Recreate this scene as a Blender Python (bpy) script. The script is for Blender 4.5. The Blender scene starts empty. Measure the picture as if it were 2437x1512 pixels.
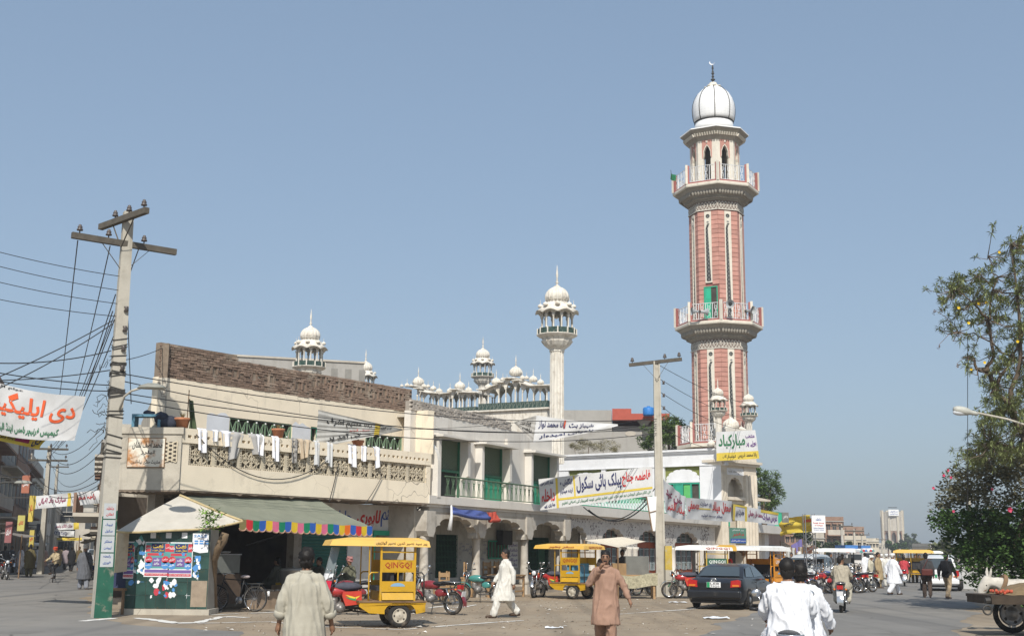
import bpy,bmesh,math,random
from mathutils import Vector,Matrix,noise
from math import sin,cos,pi,radians,atan2,sqrt
random.seed(7)
SC = bpy.context.scene
COL = SC.collection

# ------------------------------------------------------------------ camera
FPX,CX,CY,CAMH = 2900.0,1218.0,756.0,1.68      # focal length and centre in a 2436-wide picture
PITCH = math.atan(552/FPX); ROLL = 0.009
_f = Vector((0,cos(PITCH),sin(PITCH))); _u = Vector((0,-sin(PITCH),cos(PITCH))); _r = Vector((1,0,0))
CAMO = Vector((0,0,CAMH))
_cr = _r*cos(ROLL) + _u*sin(ROLL); _cu = _u*cos(ROLL) - _r*sin(ROLL)
cam_d = bpy.data.cameras.new('camera'); cam = bpy.data.objects.new('camera',cam_d); COL.objects.link(cam)
cam_d.sensor_width = 36; cam_d.lens = 36*FPX/2436; cam_d.clip_end = 6000; cam_d.clip_start = 0.1
cam.matrix_world = Matrix(((_cr.x,_cu.x,-_f.x,CAMO.x),(_cr.y,_cu.y,-_f.y,CAMO.y),(_cr.z,_cu.z,-_f.z,CAMO.z),(0,0,0,1)))
SC.camera = cam

# ------------------------------------------------------------------ sky, sun, exposure
SUN_EL,SUN_AZ = 44.0,3.0           # light travels towards +Y, 3 degrees to the right
world = bpy.data.worlds.new('World'); SC.world = world; world.use_nodes = True
wn = world.node_tree
sky = wn.nodes.new('ShaderNodeTexSky'); sky.sky_type = 'NISHITA'; sky.sun_disc = False
sky.sun_elevation = radians(SUN_EL); sky.sun_rotation = radians(180 - SUN_AZ)
sky.air_density = 1.0; sky.dust_density = 2.5; sky.ozone_density = 1.0; sky.altitude = 100
bg = wn.nodes['Background']; bg.inputs[1].default_value = 0.1
gm = wn.nodes.new('ShaderNodeGamma'); gm.inputs[1].default_value = .47          # a hazy day: an even, milky sky
tn = wn.nodes.new('ShaderNodeMix'); tn.data_type = 'RGBA'; tn.blend_type = 'MULTIPLY'; tn.inputs[0].default_value = 1; tn.inputs[7].default_value = (2.02,2.36,2.72,1)
wn.links.new(sky.outputs[0],gm.inputs[0]); wn.links.new(gm.outputs[0],tn.inputs[6]); wn.links.new(tn.outputs[2],bg.inputs[0])
sl = bpy.data.lights.new('sun','SUN'); sl.energy = 4.4; sl.angle = radians(0.6); sl.color = (1.0,0.95,0.86)
sun = bpy.data.objects.new('sun',sl); COL.objects.link(sun)
_ld = Vector((sin(radians(SUN_AZ))*cos(radians(SUN_EL)),cos(radians(SUN_AZ))*cos(radians(SUN_EL)),-sin(radians(SUN_EL))))
sun.rotation_euler = _ld.to_track_quat('-Z','Y').to_euler(); sun.location = (-20,-40,60)
vs = SC.view_settings; vs.view_transform = 'Standard'; vs.look = 'None'; vs.gamma = 1; vs.exposure = 0.13; vs.use_curve_mapping = False
SC.cycles.max_bounces = 6; SC.cycles.transparent_max_bounces = 12; SC.cycles.volume_bounces = 0

# ------------------------------------------------------------------ measuring helpers
def ray(x,y):
    dx,dy = x - CX,y - CY
    d = _f*FPX + _cr*dx - _cu*dy
    return d/d.y
def at(x,y,Y): return CAMO + ray(x,y)*Y
def gp(x,y,z=0.0):
    d = ray(x,y); return CAMO + d*((z - CAMH)/d.z)
class Facade:
    """a vertical plane: u metres along it, z up, w metres out of it towards the street"""
    def __init__(s,p,ang):
        a = radians(ang); s.p = Vector((p[0],p[1],0)); s.d = Vector((sin(a),cos(a),0)); s.n = Vector((cos(a),-sin(a),0)); s.ang = ang
    def P(s,u,z,w=0.0): return s.p + s.d*u + s.n*w + Vector((0,0,z))
    def h(s,x,y,w=0.0):
        d = ray(x,y); q = s.p + s.n*w
        t = (Vector((q.x,q.y,0)).dot(s.n))/d.dot(s.n); h = CAMO + d*t
        return (h - q).dot(s.d),h.z
    def rz(s): return pi/2 - radians(s.ang)       # rotation that takes local +x along the facade (and -y to the street)

# ------------------------------------------------------------------ materials
MATS = {}
def mat(name,col,rough=.8,var=.12,scale=2.0,bump=0.0,bscale=30.0,stain=None,rnd=0.0,metal=0.0,streak=None,emis=0.0,alpha=1.0,trans=0.0,spec=.3,obj=False,dust=None,coat=0.0,crack=None,track=None):
    if name in MATS: return MATS[name]
    m = bpy.data.materials.new(name); m.use_nodes = True; nt = m.node_tree; N = nt.nodes; L = nt.links
    b = N['Principled BSDF']
    b.inputs['Roughness'].default_value = rough; b.inputs['Metallic'].default_value = metal
    b.inputs['Specular IOR Level'].default_value = spec
    if coat: b.inputs['Coat Weight'].default_value = coat; b.inputs['Coat Roughness'].default_value = .08
    if alpha < 1: b.inputs['Alpha'].default_value = alpha
    if trans: b.inputs['Transmission Weight'].default_value = trans
    if obj:
        tc = N.new('ShaderNodeTexCoord'); vec = tc.outputs['Object']
    else:
        tc = N.new('ShaderNodeNewGeometry'); vec = tc.outputs['Position']
    def mix(fac,a,c,mode='MIX'):
        x = N.new('ShaderNodeMix'); x.data_type = 'RGBA'; x.blend_type = mode
        for k,v in ((0,fac),(6,a),(7,c)):
            if hasattr(v,'is_linked') or hasattr(v,'links'): L.new(v,x.inputs[k])
            else: x.inputs[k].default_value = v if k == 0 else (*v,1)
        return x.outputs[2]
    def ns(sc,det=4,stretch=None,rgh=.55):
        n = N.new('ShaderNodeTexNoise'); n.inputs['Scale'].default_value = sc; n.inputs['Detail'].default_value = det; n.inputs['Roughness'].default_value = rgh
        if stretch:
            mp = N.new('ShaderNodeMapping'); mp.inputs['Scale'].default_value = stretch; L.new(vec,mp.inputs[0]); L.new(mp.outputs[0],n.inputs['Vector'])
        else: L.new(vec,n.inputs['Vector'])
        return n.outputs['Fac']
    def ramp(f,a,c):
        r = N.new('ShaderNodeMapRange'); r.inputs[1].default_value = a; r.inputs[2].default_value = c; L.new(f,r.inputs[0]); r.clamp = True
        return r.outputs[0]
    lo = tuple(max(0,c*(1 - var)) for c in col[:3]); hi = tuple(min(1,c*(1 + var)) for c in col[:3])
    out = None
    if var > 0: out = mix(ramp(ns(scale,5),.3,.7),lo,hi)
    else:
        rgbn = N.new('ShaderNodeRGB'); rgbn.outputs[0].default_value = (*col[:3],1); out = rgbn.outputs[0]
    if stain:                                     # (colour, low edge, high edge, noise scale)
        sc_,a_,c_,s_ = stain; out = mix(ramp(ns(s_,6,None,.65),a_,c_),out,sc_)
    if streak:                                    # run-down marks: noise stretched along z
        sc_,a_,c_,s_ = streak; out = mix(ramp(ns(s_,5,(1,1,.12),.6),a_,c_),out,sc_)
    if dust:
        sc_,a_,c_,s_ = dust; out = mix(ramp(ns(s_,8,None,.7),a_,c_),out,sc_)
    if track:                                     # wheel-worn streaks along a direction (angle, colour, low, high)
        an_,sc_,a_,c_ = track; mp = N.new('ShaderNodeMapping'); mp.inputs['Rotation'].default_value = (0,0,radians(an_)); mp.inputs['Scale'].default_value = (1.1,.035,1); L.new(vec,mp.inputs[0])
        n = N.new('ShaderNodeTexNoise'); n.inputs['Scale'].default_value = 1.0; n.inputs['Detail'].default_value = 5; L.new(mp.outputs[0],n.inputs['Vector']); out = mix(ramp(n.outputs['Fac'],a_,c_),out,sc_)
    if crack:                                     # hairline cracks (scale, width, colour)
        s_,w_,sc_ = crack; wp_ = N.new('ShaderNodeTexNoise'); wp_.inputs['Scale'].default_value = s_*2.5; L.new(vec,wp_.inputs['Vector'])
        va = N.new('ShaderNodeVectorMath'); va.operation = 'MULTIPLY_ADD'; va.inputs[1].default_value = (.9,.9,.9); L.new(wp_.outputs['Color'],va.inputs[0]); L.new(vec,va.inputs[2])
        vo = N.new('ShaderNodeTexVoronoi'); vo.feature = 'DISTANCE_TO_EDGE'; vo.inputs['Scale'].default_value = s_; L.new(va.outputs[0],vo.inputs['Vector'])
        mm_ = N.new('ShaderNodeMath'); mm_.operation = 'MULTIPLY'; L.new(ramp(vo.outputs['Distance'],w_,0.0),mm_.inputs[0]); L.new(ramp(ns(s_*.6,2),.48,.6),mm_.inputs[1]); out = mix(mm_.outputs[0],out,sc_)
    if rnd:
        oi = N.new('ShaderNodeObjectInfo')
        r = N.new('ShaderNodeMapRange'); r.inputs[3].default_value = 1 - rnd; r.inputs[4].default_value = 1 + rnd; L.new(oi.outputs['Random'],r.inputs[0])
        hv = N.new('ShaderNodeHueSaturation'); L.new(out,hv.inputs['Color']); L.new(r.outputs[0],hv.inputs['Value']); out = hv.outputs[0]
    L.new(out,b.inputs['Base Color'])
    if bump:
        bp = N.new('ShaderNodeBump'); bp.inputs['Strength'].default_value = bump; bp.inputs['Distance'].default_value = .02
        L.new(ns(bscale,6),bp.inputs['Height']); L.new(bp.outputs[0],b.inputs['Normal'])
    if emis:
        b.inputs['Emission Color'].default_value = (*col[:3],1); b.inputs['Emission Strength'].default_value = emis
    MATS[name] = m; return m
def C(name,*rgb,**k): return mat(name,rgb,**k)

# ------------------------------------------------------------------ mesh builder
class MB:
    def __init__(s): s.v = []; s.f = []
    def add(s,vs,fs):
        b = len(s.v); s.v.extend([(p[0],p[1],p[2]) for p in vs]); s.f.extend([[i + b for i in f] for f in fs]); return s
    def hexa(s,p):      # 8 points: bottom loop 0-3, top loop 4-7
        return s.add(p,[(0,3,2,1),(4,5,6,7),(0,1,5,4),(1,2,6,5),(2,3,7,6),(3,0,4,7)])
    def box(s,c,d,rz=0.0,rx=0.0,ry=0.0):
        x,y,z = d[0]/2,d[1]/2,d[2]/2
        ps = [Vector(q) for q in ((-x,-y,-z),(x,-y,-z),(x,y,-z),(-x,y,-z),(-x,-y,z),(x,-y,z),(x,y,z),(-x,y,z))]
        if rz or rx or ry:
            M = Matrix.Rotation(rz,3,'Z') @ Matrix.Rotation(ry,3,'Y') @ Matrix.Rotation(rx,3,'X'); ps = [M @ q for q in ps]
        c = Vector(c); return s.hexa([q + c for q in ps])
    def bar(s,a,b,w,h=None,up=(0,0,1)):     # rectangular bar between two points
        a,b = Vector(a),Vector(b); h = h or w; t = (b - a).normalized(); up = Vector(up)
        if abs(t.dot(up)) > .97: up = Vector((1,0,0)) if abs(t.x) < .9 else Vector((0,1,0))
        sd = t.cross(up).normalized(); uu = sd.cross(t)
        o = [sd*(-w/2) + uu*(-h/2),sd*(w/2) + uu*(-h/2),sd*(w/2) + uu*(h/2),sd*(-w/2) + uu*(h/2)]
        return s.hexa([a + q for q in o] + [b + q for q in o])
    def prism(s,poly,fn,w0,w1):                # poly: 2D outline, fn(a,b,w)->point
        n = len(poly)
        vs = [fn(a,b,w0) for a,b in poly] + [fn(a,b,w1) for a,b in poly]
        fs = [list(range(n))[::-1],list(range(n,2*n))] + [(i,(i + 1) % n,n + (i + 1) % n,n + i) for i in range(n)]
        return s.add(vs,fs)
    def tube(s,pts,r,n=6,cap=True):
        pts = [Vector(p) for p in pts]; m = len(pts); rs = r if isinstance(r,(list,tuple)) else [r]*m
        vs = []; prev = None
        for i,p in enumerate(pts):
            t = (pts[min(i + 1,m - 1)] - pts[max(i - 1,0)])
            t = t.normalized() if t.length > 1e-9 else Vector((0,0,1))
            if prev is None:
                a = Vector((0,0,1)) if abs(t.z) < .9 else Vector((1,0,0)); sd = t.cross(a).normalized()
            else:
                sd = prev - t*prev.dot(t); sd = sd.normalized() if sd.length > 1e-6 else t.orthogonal().normalized()
            prev = sd; uu = sd.cross(t)
            for k in range(n):
                an = 2*pi*k/n; vs.append(p + (sd*cos(an) + uu*sin(an))*rs[i])
        fs = [(i*n + k,i*n + (k + 1) % n,(i + 1)*n + (k + 1) % n,(i + 1)*n + k) for i in range(m - 1) for k in range(n)]
        if cap: fs += [list(range(n))[::-1],list(range((m - 1)*n,m*n))]
        return s.add(vs,fs)
    def lathe(s,prof,c=(0,0,0),n=16,flute=0,amp=0.0,rot=0.0,sx=1.0,sy=1.0):   # prof: (radius, z)
        vs = []; c = Vector(c)
        for r,z in prof:
            for k in range(n):
                an = rot + 2*pi*k/n; rr = r*(1 + (amp*(abs(cos(flute*an/2)) - .6) if flute else 0))
                vs.append(c + Vector((rr*cos(an)*sx,rr*sin(an)*sy,z)))
        m = len(prof)
        fs = [(i*n + k,i*n + (k + 1) % n,(i + 1)*n + (k + 1) % n,(i + 1)*n + k) for i in range(m - 1) for k in range(n)]
        fs += [list(range(n))[::-1],list(range((m - 1)*n,m*n))]
        return s.add(vs,fs)
    def ell(s,c,r,nu=12,nv=8,M=None):
        c = Vector(c); r = r if isinstance(r,(list,tuple)) else (r,r,r); vs = []
        for j in range(1,nv):
            ph = pi*j/nv
            for k in range(nu):
                an = 2*pi*k/nu; q = Vector((r[0]*sin(ph)*cos(an),r[1]*sin(ph)*sin(an),r[2]*cos(ph)))
                vs.append(c + (M @ q if M else q))
        a = Vector((0,0,r[2])); a = M @ a if M else a
        vs += [c + a,c - a]; T_,B_ = len(vs) - 2,len(vs) - 1
        fs = [(j*nu + k,(j + 1)*nu + k,(j + 1)*nu + (k + 1) % nu,j*nu + (k + 1) % nu) for j in range(nv - 2) for k in range(nu)]
        fs += [(T_,k,(k + 1) % nu) for k in range(nu)] + [(B_,(nv - 2)*nu + (k + 1) % nu,(nv - 2)*nu + k) for k in range(nu)]
        return s.add(vs,fs)
    def grid(s,fn,nu,nv):
        vs = [fn(i/nu,j/nv) for j in range(nv + 1) for i in range(nu + 1)]
        return s.add(vs,[(j*(nu + 1) + i,j*(nu + 1) + i + 1,(j + 1)*(nu + 1) + i + 1,(j + 1)*(nu + 1) + i) for j in range(nv) for i in range(nu)])
    def quad(s,a,b,c,d): return s.add([a,b,c,d],[(0,1,2,3)])
    def mesh(s,name,m=None,smooth=False):
        me = bpy.data.meshes.new(name); me.from_pydata(s.v,[],s.f)
        if m: me.materials.append(m)
        if smooth: me.polygons.foreach_set('use_smooth',[True]*len(me.polygons))
        me.update(); return me
    def build(s,name,m,parent=None,world=True,smooth=False,fix=True):
        """one mesh object; with world=True the builder's points are world points and are moved into the parent's frame"""
        if parent is not None and world:
            q = parent; inv = q.matrix_basis.inverted()
            while q.parent: q = q.parent; inv = inv @ q.matrix_basis.inverted()
            s.v = [tuple(inv @ Vector(p)) for p in s.v]
        me = s.mesh(name,m,smooth)
        if fix:
            bm = bmesh.new(); bm.from_mesh(me); bmesh.ops.recalc_face_normals(bm,faces=bm.faces); bm.to_mesh(me); bm.free()
        return link(name,me,parent)
def link(name,me,parent=None,loc=None,rz=None):
    o = bpy.data.objects.new(name,me); COL.objects.link(o)
    if parent is not None: o.parent = parent
    if loc is not None: o.location = loc
    if rz is not None: o.rotation_euler = (0,0,rz)
    return o
def tag(o,label,cat=None,group=None,kind=None):
    if label: o['label'] = label
    if cat: o['category'] = cat
    if group: o['group'] = group
    if kind: o['kind'] = kind
    return o
def thing(name,label,cat,loc=(0,0,0),rz=0.0,group=None):
    o = bpy.data.objects.new(name,None); COL.objects.link(o); o.empty_display_size = .2
    o.location = loc; o.rotation_euler = (0,0,rz); o.matrix_basis = Matrix.Translation(Vector(loc)) @ Matrix.Rotation(rz,4,'Z')
    return tag(o,label,cat,group)
def dup(o,parent=None):
    c = o.copy(); COL.objects.link(c); c.parent = parent
    for ch in [q for q in bpy.data.objects if q.parent == o]: dup(ch,c)
    return c
def smooth_ang(o,deg=40):
    me = o.data; me.polygons.foreach_set('use_smooth',[True]*len(me.polygons))
    try: me.set_sharp_from_angle(angle=radians(deg))
    except Exception: pass
    return o
def sag(a,b,drop,n=14):
    a,b = Vector(a),Vector(b); return [a.lerp(b,i/n) - Vector((0,0,drop*4*(i/n)*(1 - i/n))) for i in range(n + 1)]

# ------------------------------------------------------------------ lettering
_AR = {'ا': (0xFE8D,2),'آ': (0xFE81,2),'ب': (0xFE8F,4),'پ': (0xFB56,4),'ت': (0xFE95,4),'ٹ': (0xFB66,4),'ث': (0xFE99,4),'ج': (0xFE9D,4),'چ': (0xFB7A,4),'ح': (0xFEA1,4),'خ': (0xFEA5,4),'د': (0xFEA9,2),'ڈ': (0xFB88,2),'ذ': (0xFEAB,2),'ر': (0xFEAD,2),'ڑ': (0xFB8C,2),'ز': (0xFEAF,2),'س': (0xFEB1,4),'ش': (0xFEB5,4),'ص': (0xFEB9,4),'ض': (0xFEBD,4),'ط': (0xFEC1,4),'ظ': (0xFEC5,4),'ع': (0xFEC9,4),'غ': (0xFECD,4),'ف': (0xFED1,4),'ق': (0xFED5,4),'ک': (0xFB8E,4),'گ': (0xFB92,4),'ل': (0xFEDD,4),'م': (0xFEE1,4),'ن': (0xFEE5,4),'ں': (0xFB9E,2),'و': (0xFEED,2),'ہ': (0xFBA6,4),'ھ': (0xFBAA,4),'ی': (0xFBFC,4),'ے': (0xFBAE,2),'ئ': (0xFE89,4)}
def shape_urdu(t):
    out = []
    for i,ch in enumerate(t):
        if ch not in _AR: out.append(ch); continue
        base,k = _AR[ch]
        pj = i > 0 and t[i - 1] in _AR and _AR[t[i - 1]][1] == 4
        nj = k == 4 and i + 1 < len(t) and t[i + 1] in _AR
        out.append(chr(base + (3 if pj and nj else 1 if pj else 2 if nj else 0)))
    return ''.join(out[::-1])
_TX = {}
_WS = bpy.data.scenes.new('workbench'); _WV = _WS.view_layers[0]          # scratch scene so that shaping a word or a cloth does not re-evaluate the whole place
def evaluated_mesh(o):
    _WS.collection.objects.link(o); _WV.update(); dg = _WV.depsgraph
    me = bpy.data.meshes.new_from_object(o.evaluated_get(dg),depsgraph=dg); _WS.collection.objects.unlink(o); return me
def glyphs(t,bold=0.0):
    """2D outline mesh of a word: points normalised to a box 1 high, with its aspect ratio"""
    if (t,bold) in _TX: return _TX[(t,bold)]
    s = shape_urdu(t) if any(ch in _AR for ch in t) else t
    cu = bpy.data.curves.new('lettering','FONT'); cu.body = s; cu.resolution_u = 1; cu.fill_mode = 'FRONT'; cu.offset = bold
    o = bpy.data.objects.new('lettering',cu)
    me = evaluated_mesh(o)
    vs = [(v.co.x,v.co.y) for v in me.vertices]; fs = [list(p.vertices) for p in me.polygons]
    bpy.data.objects.remove(o); bpy.data.curves.remove(cu); bpy.data.meshes.remove(me)
    x0,x1 = min(v[0] for v in vs),max(v[0] for v in vs); y0,y1 = min(v[1] for v in vs),max(v[1] for v in vs); h = max(y1 - y0,1e-6)
    r = ([((x - x0)/h,(y - y0)/h) for x,y in vs],fs,(x1 - x0)/h)
    _TX[(t,bold)] = r; return r
def write(mb,t,fn,a0,b0,a1,b1,shear=0.0,bold=0.02):
    """lettering filling the box a0..a1, b0..b1 of the surface fn(a,b)"""
    vs,fs,asp = glyphs(t,bold)
    mb.add([fn(a0 + (a1 - a0)*(x/asp) + shear*(y - .5),b0 + (b1 - b0)*y) for x,y in vs],fs)
    return mb
# ================================================================== the setting
A = Facade((-2.665,41.977),36.7)       # cream corner house (balcony face)
B = Facade((0.87,49.07),26.5)          # arcaded house and mosque front
K = Facade((-10.85,33.38),90)          # cut-off corner of the cream house
def fbox(mb,F,u0,u1,z0,z1,w0,w1):
    return mb.hexa([F.P(u0,z0,w0),F.P(u1,z0,w0),F.P(u1,z0,w1),F.P(u0,z0,w1),F.P(u0,z1,w0),F.P(u1,z1,w0),F.P(u1,z1,w1),F.P(u0,z1,w1)])
def pf(F,w=0.0): return lambda a,b,ww: F.P(a,b,w + ww)

m_dirt = mat('packed_dirt',(.29,.232,.168),.95,.16,.35,.5,9,stain=((.335,.29,.23),.45,.75,.12),dust=((.15,.12,.095),.54,.72,1.1),spec=.1,track=(-40,(.2,.165,.125),.52,.75))
m_road = mat('worn_asphalt',(.2,.192,.18),.9,.12,.5,.25,25,stain=((.265,.245,.215),.45,.72,.09),dust=((.15,.143,.133),.55,.72,.7),spec=.15,crack=(.28,.012,(.08,.075,.07)),track=(-18,(.15,.145,.138),.5,.72))
m_chalk = mat('white_chalk',(.66,.64,.6),.95,.08,6,.3,20)
def ragged(pts,amp,step=.5,seed=0):
    out = []; n = len(pts)
    for i in range(n):
        a,b = Vector((*pts[i],0)),Vector((*pts[(i + 1) % n],0)); k = max(1,min(120,int((b - a).length/step)))
        nn = Vector((-(b - a).y,(b - a).x,0)).normalized() if (b - a).length else Vector()
        for j in range(k):
            p = a.lerp(b,j/k); d = noise.noise(Vector((p.x*.45,p.y*.45,seed)))*amp + noise.noise(Vector((p.x*2.2,p.y*2.2,seed + 5)))*amp*.4
            out.append((p.x + nn.x*d,p.y + nn.y*d))
    return out
def sheet(name,poly,z,m,kind='structure',label=None):
    mb = MB().add([(x,y,z) for x,y in poly],[list(range(len(poly)))])
    return tag(mb.build(name,m),label,None,None,kind)
g = MB().grid(lambda a,b: Vector((-800 + 1600*a,-100 + 1400*b,0)),4,4).build('ground',m_dirt); tag(g,None,None,None,'structure')
def P2(x,y): q = gp(x,y); return (q.x,q.y)
# right-hand road, its near mouth and the road on the left
sheet('road',ragged([P2(1500,1560),P2(1730,1482),P2(1835,1440),P2(1960,1404),(17.5,64),(40,130),(95,290),(108,290),(60,130),(30,64),P2(2330,1400),P2(2330,1448),P2(2290,1512),(10,20),(9,-5),(2,-5),(2.2,16)],.5,.5,3),.004,m_road)
sheet('side_road',ragged([P2(560,1580),P2(560,1502),P2(300,1483),P2(216,1468),P2(212,1420),(-19.5,60),(-26,80),(-60,180),(-74,180),(-34,80),(-28,60),(-22,40),(-16,22),(-12,-4),(-2,-4),(-2.2,14)],.45,.5,9),.004,m_road)
# whitewash powder lines marked out on the earth
def chalk(pix,wid,seed,label):
    pts = [gp(x,y) for x,y in pix]; L_ = []
    for i in range(len(pts) - 1):
        n = max(2,int((pts[i + 1] - pts[i]).length/.12)); L_ += [pts[i].lerp(pts[i + 1],k/n) for k in range(n)]
    L_.append(pts[-1]); mb = MB(); 
    for i in range(len(L_) - 1):
        p,q = L_[i],L_[i + 1]; v = noise.noise(Vector((p.x*.9,p.y*.9,seed)))
        if v < -.28: continue
        t = (q - p).normalized(); nn = Vector((-t.y,t.x,0))
        w = lambda r: wid*.78*(.4 + .75*abs(noise.noise(Vector((r.x*3.1,r.y*3.1,seed + 3)))) + .5*max(0,noise.noise(Vector((r.x*.5,r.y*.5,seed + 8)))))
        j = lambda r,s_: r + nn*(s_*w(r) + .05*noise.noise(Vector((r.x*5,r.y*5,seed + s_)))) + Vector((0,0,.009))
        mb.quad(j(p,-.5),j(q,-.5),j(q,.5),j(p,.5))
    return tag(mb.build('chalk_line',m_chalk),label,None,None,'structure')
chalk([(195,1477),(300,1467),(370,1474),(420,1482),(470,1480),(530,1466),(590,1468)],.55,1,'white powder line curving round the foot of the tiled kiosk wall')
chalk([(470,1482),(640,1478),(760,1490),(960,1497),(1060,1488),(1170,1480),(1260,1474)],.26,2,'white powder line across the foreground earth')
chalk([(500,1462),(640,1456),(800,1448),(1010,1447),(1060,1440)],.28,4,'faint white powder line behind the cart')
chalk([(1400,1466),(1500,1458),(1620,1450),(1720,1442),(1800,1440)],.22,6,'white powder line reaching the dark car')
chalk([(1040,1443),(1100,1444),(1130,1438)],.25,7,'short white powder line behind the cart')
# scattered rubbish nobody could count
mb = MB()
for i in range(260):
    x,y = random.uniform(480,1900),random.uniform(1418,1508); p = gp(x,y)
    if random.random() < .35: p = gp(random.uniform(1050,1700),random.uniform(1422,1455))
    s_ = random.uniform(.015,.07)*(1.6 if random.random() < .08 else 1); a = random.uniform(0,pi); h_ = random.uniform(.008,.03)
    d = Vector((cos(a),sin(a),0))*s_; e = Vector((-sin(a),cos(a),0))*s_*random.uniform(.4,1)
    mb.add([p + d + Vector((0,0,.012)),p + e + Vector((0,0,h_)),p - d + Vector((0,0,.012)),p - e + Vector((0,0,h_*1.5))],[(0,1,2),(0,2,3)])
tag(mb.build('litter',mat('litter_paper',(.55,.52,.47),.8,.6,3)),'scraps of paper and plastic strewn over the bare earth','litter',None,'stuff')
mb = MB()
for i in range(1100):
    p = gp(random.uniform(560,1700),1412 + 85*random.random() ** .8); s_ = random.uniform(.008,.03)
    mb.ell((p.x,p.y,.3*s_),(s_,s_*.8,s_*.6),5,4)
tag(mb.build('pebbles',mat('pebble',(.24,.195,.15),.95,.3,5)),'small stones and clods on the bare earth','stones',None,'stuff')
for x,y,s_,lb in ((1703,1471,.32,'clear plastic bag lying flat on the road edge'),(1612,1433,.3,'crumpled white plastic bag on earth left of the dark car'),(1318,1494,.2,'torn scrap of paper at the foreground edge'),(735,1451,.18,'crumpled pale rag on earth behind the bearded foreground line')):
    p = gp(x,y); mb = MB()
    mb.grid(lambda a,b: p + Vector(((a - .5)*s_*2,(b - .5)*s_*1.3,.02 + .09*s_*3*abs(noise.noise(Vector((a*4,b*4,x)))))),7,6)
    tag(mb.build('plastic_bag',mat('bag_film',(.7,.72,.75),.35,.15,5)),lb.replace(' behind the bearded foreground line',' left of the yellow cart'),'bag')
# ================================================================== cream corner house
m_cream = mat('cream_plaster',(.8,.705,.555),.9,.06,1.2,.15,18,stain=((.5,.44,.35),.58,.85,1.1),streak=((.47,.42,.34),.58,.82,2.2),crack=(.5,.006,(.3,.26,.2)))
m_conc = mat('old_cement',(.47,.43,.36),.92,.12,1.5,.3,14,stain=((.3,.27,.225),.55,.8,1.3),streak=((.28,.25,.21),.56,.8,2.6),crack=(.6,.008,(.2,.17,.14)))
m_jali = mat('cement_lattice',(.56,.49,.37),.9,.1,3,.2,25)
m_white = mat('whitewash',(.74,.74,.74),.9,.05,2,.1,20)
m_brick = mat('old_brick',(.21,.148,.112),.95,.25,9,.5,30,stain=((.34,.29,.23),.5,.74,1.7),rnd=.28)
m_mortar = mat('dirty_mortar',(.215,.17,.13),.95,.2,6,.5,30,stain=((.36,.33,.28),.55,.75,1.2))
m_dark = mat('shop_shadow',(.06,.052,.045),.9,.3,2)
m_green = mat('green_paint',(.035,.33,.2),.55,.12,4,stain=((.02,.2,.13),.6,.8,3))
m_grgrill = mat('grill_paint',(.2,.3,.19),.6,.15,6)
m_iron = mat('dark_iron',(.05,.047,.043),.6,.2,8)
m_wood = mat('old_wood',(.2,.125,.07),.8,.25,6,.3,30)
m_yellowish = mat('stained_marble',(.7,.66,.56),.5,.1,3,stain=((.48,.22,.08),.5,.66,2.6))
m_black = mat('black_paint',(.025,.022,.02),.6,0)
m_red = mat('red_paint',(.5,.03,.03),.6,.1,4)
m_blue = mat('blue_paint',(.04,.09,.33),.6,.1,4)
m_terra = mat('terracotta',(.45,.19,.1),.85,.15,8)
m_leaf = mat('leaf_green',(.06,.13,.03),.7,.35,5,rnd=.1)
m_glass = mat('dark_glass',(.03,.035,.04),.1,0,spec=.6)

hA = thing('corner_house','cream plaster corner house with brick parapet and lattice balcony','house',A.P(-5,0,-2))
WB = -1.3                                           # upper wall stands this far behind the balcony face
U0,U1 = -10.7,-0.12
# --- the balcony front
mb = MB()
fbox(mb,A,U0,U1,3.22,3.9,-.14,0)
fbox(mb,A,U0,-10.36,3.9,4.5,-.14,0); fbox(mb,A,-.34,U1,3.9,4.5,-.14,0)
zz = 4.6
fbox(mb,A,U0,U1,4.5,4.64,-.14,.03); fbox(mb,A,U0,U1,4.72,4.9,-.14,.03)
us = U0
for k in range(48):                                  # little slots under the coping
    a = U0 + .25 + k*(U1 - U0 - .3)/48; fbox(mb,A,us,a,4.64,4.72,-.14,.03); us = a + .1 if k % 3 else a + .13
fbox(mb,A,us,U1,4.64,4.72,-.14,.03)
mb.build('balcony_wall',m_cream,hA)
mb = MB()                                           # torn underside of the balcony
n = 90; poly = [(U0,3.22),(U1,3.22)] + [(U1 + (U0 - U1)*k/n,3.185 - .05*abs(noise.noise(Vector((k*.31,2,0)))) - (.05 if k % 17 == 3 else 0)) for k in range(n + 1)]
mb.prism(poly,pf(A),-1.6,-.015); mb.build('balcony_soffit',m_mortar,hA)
MB().add([],[]); mb = MB(); fbox(mb,A,U0,U1,3.3,3.42,WB,-.15); mb.build('balcony_floor',m_conc,hA)
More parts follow.
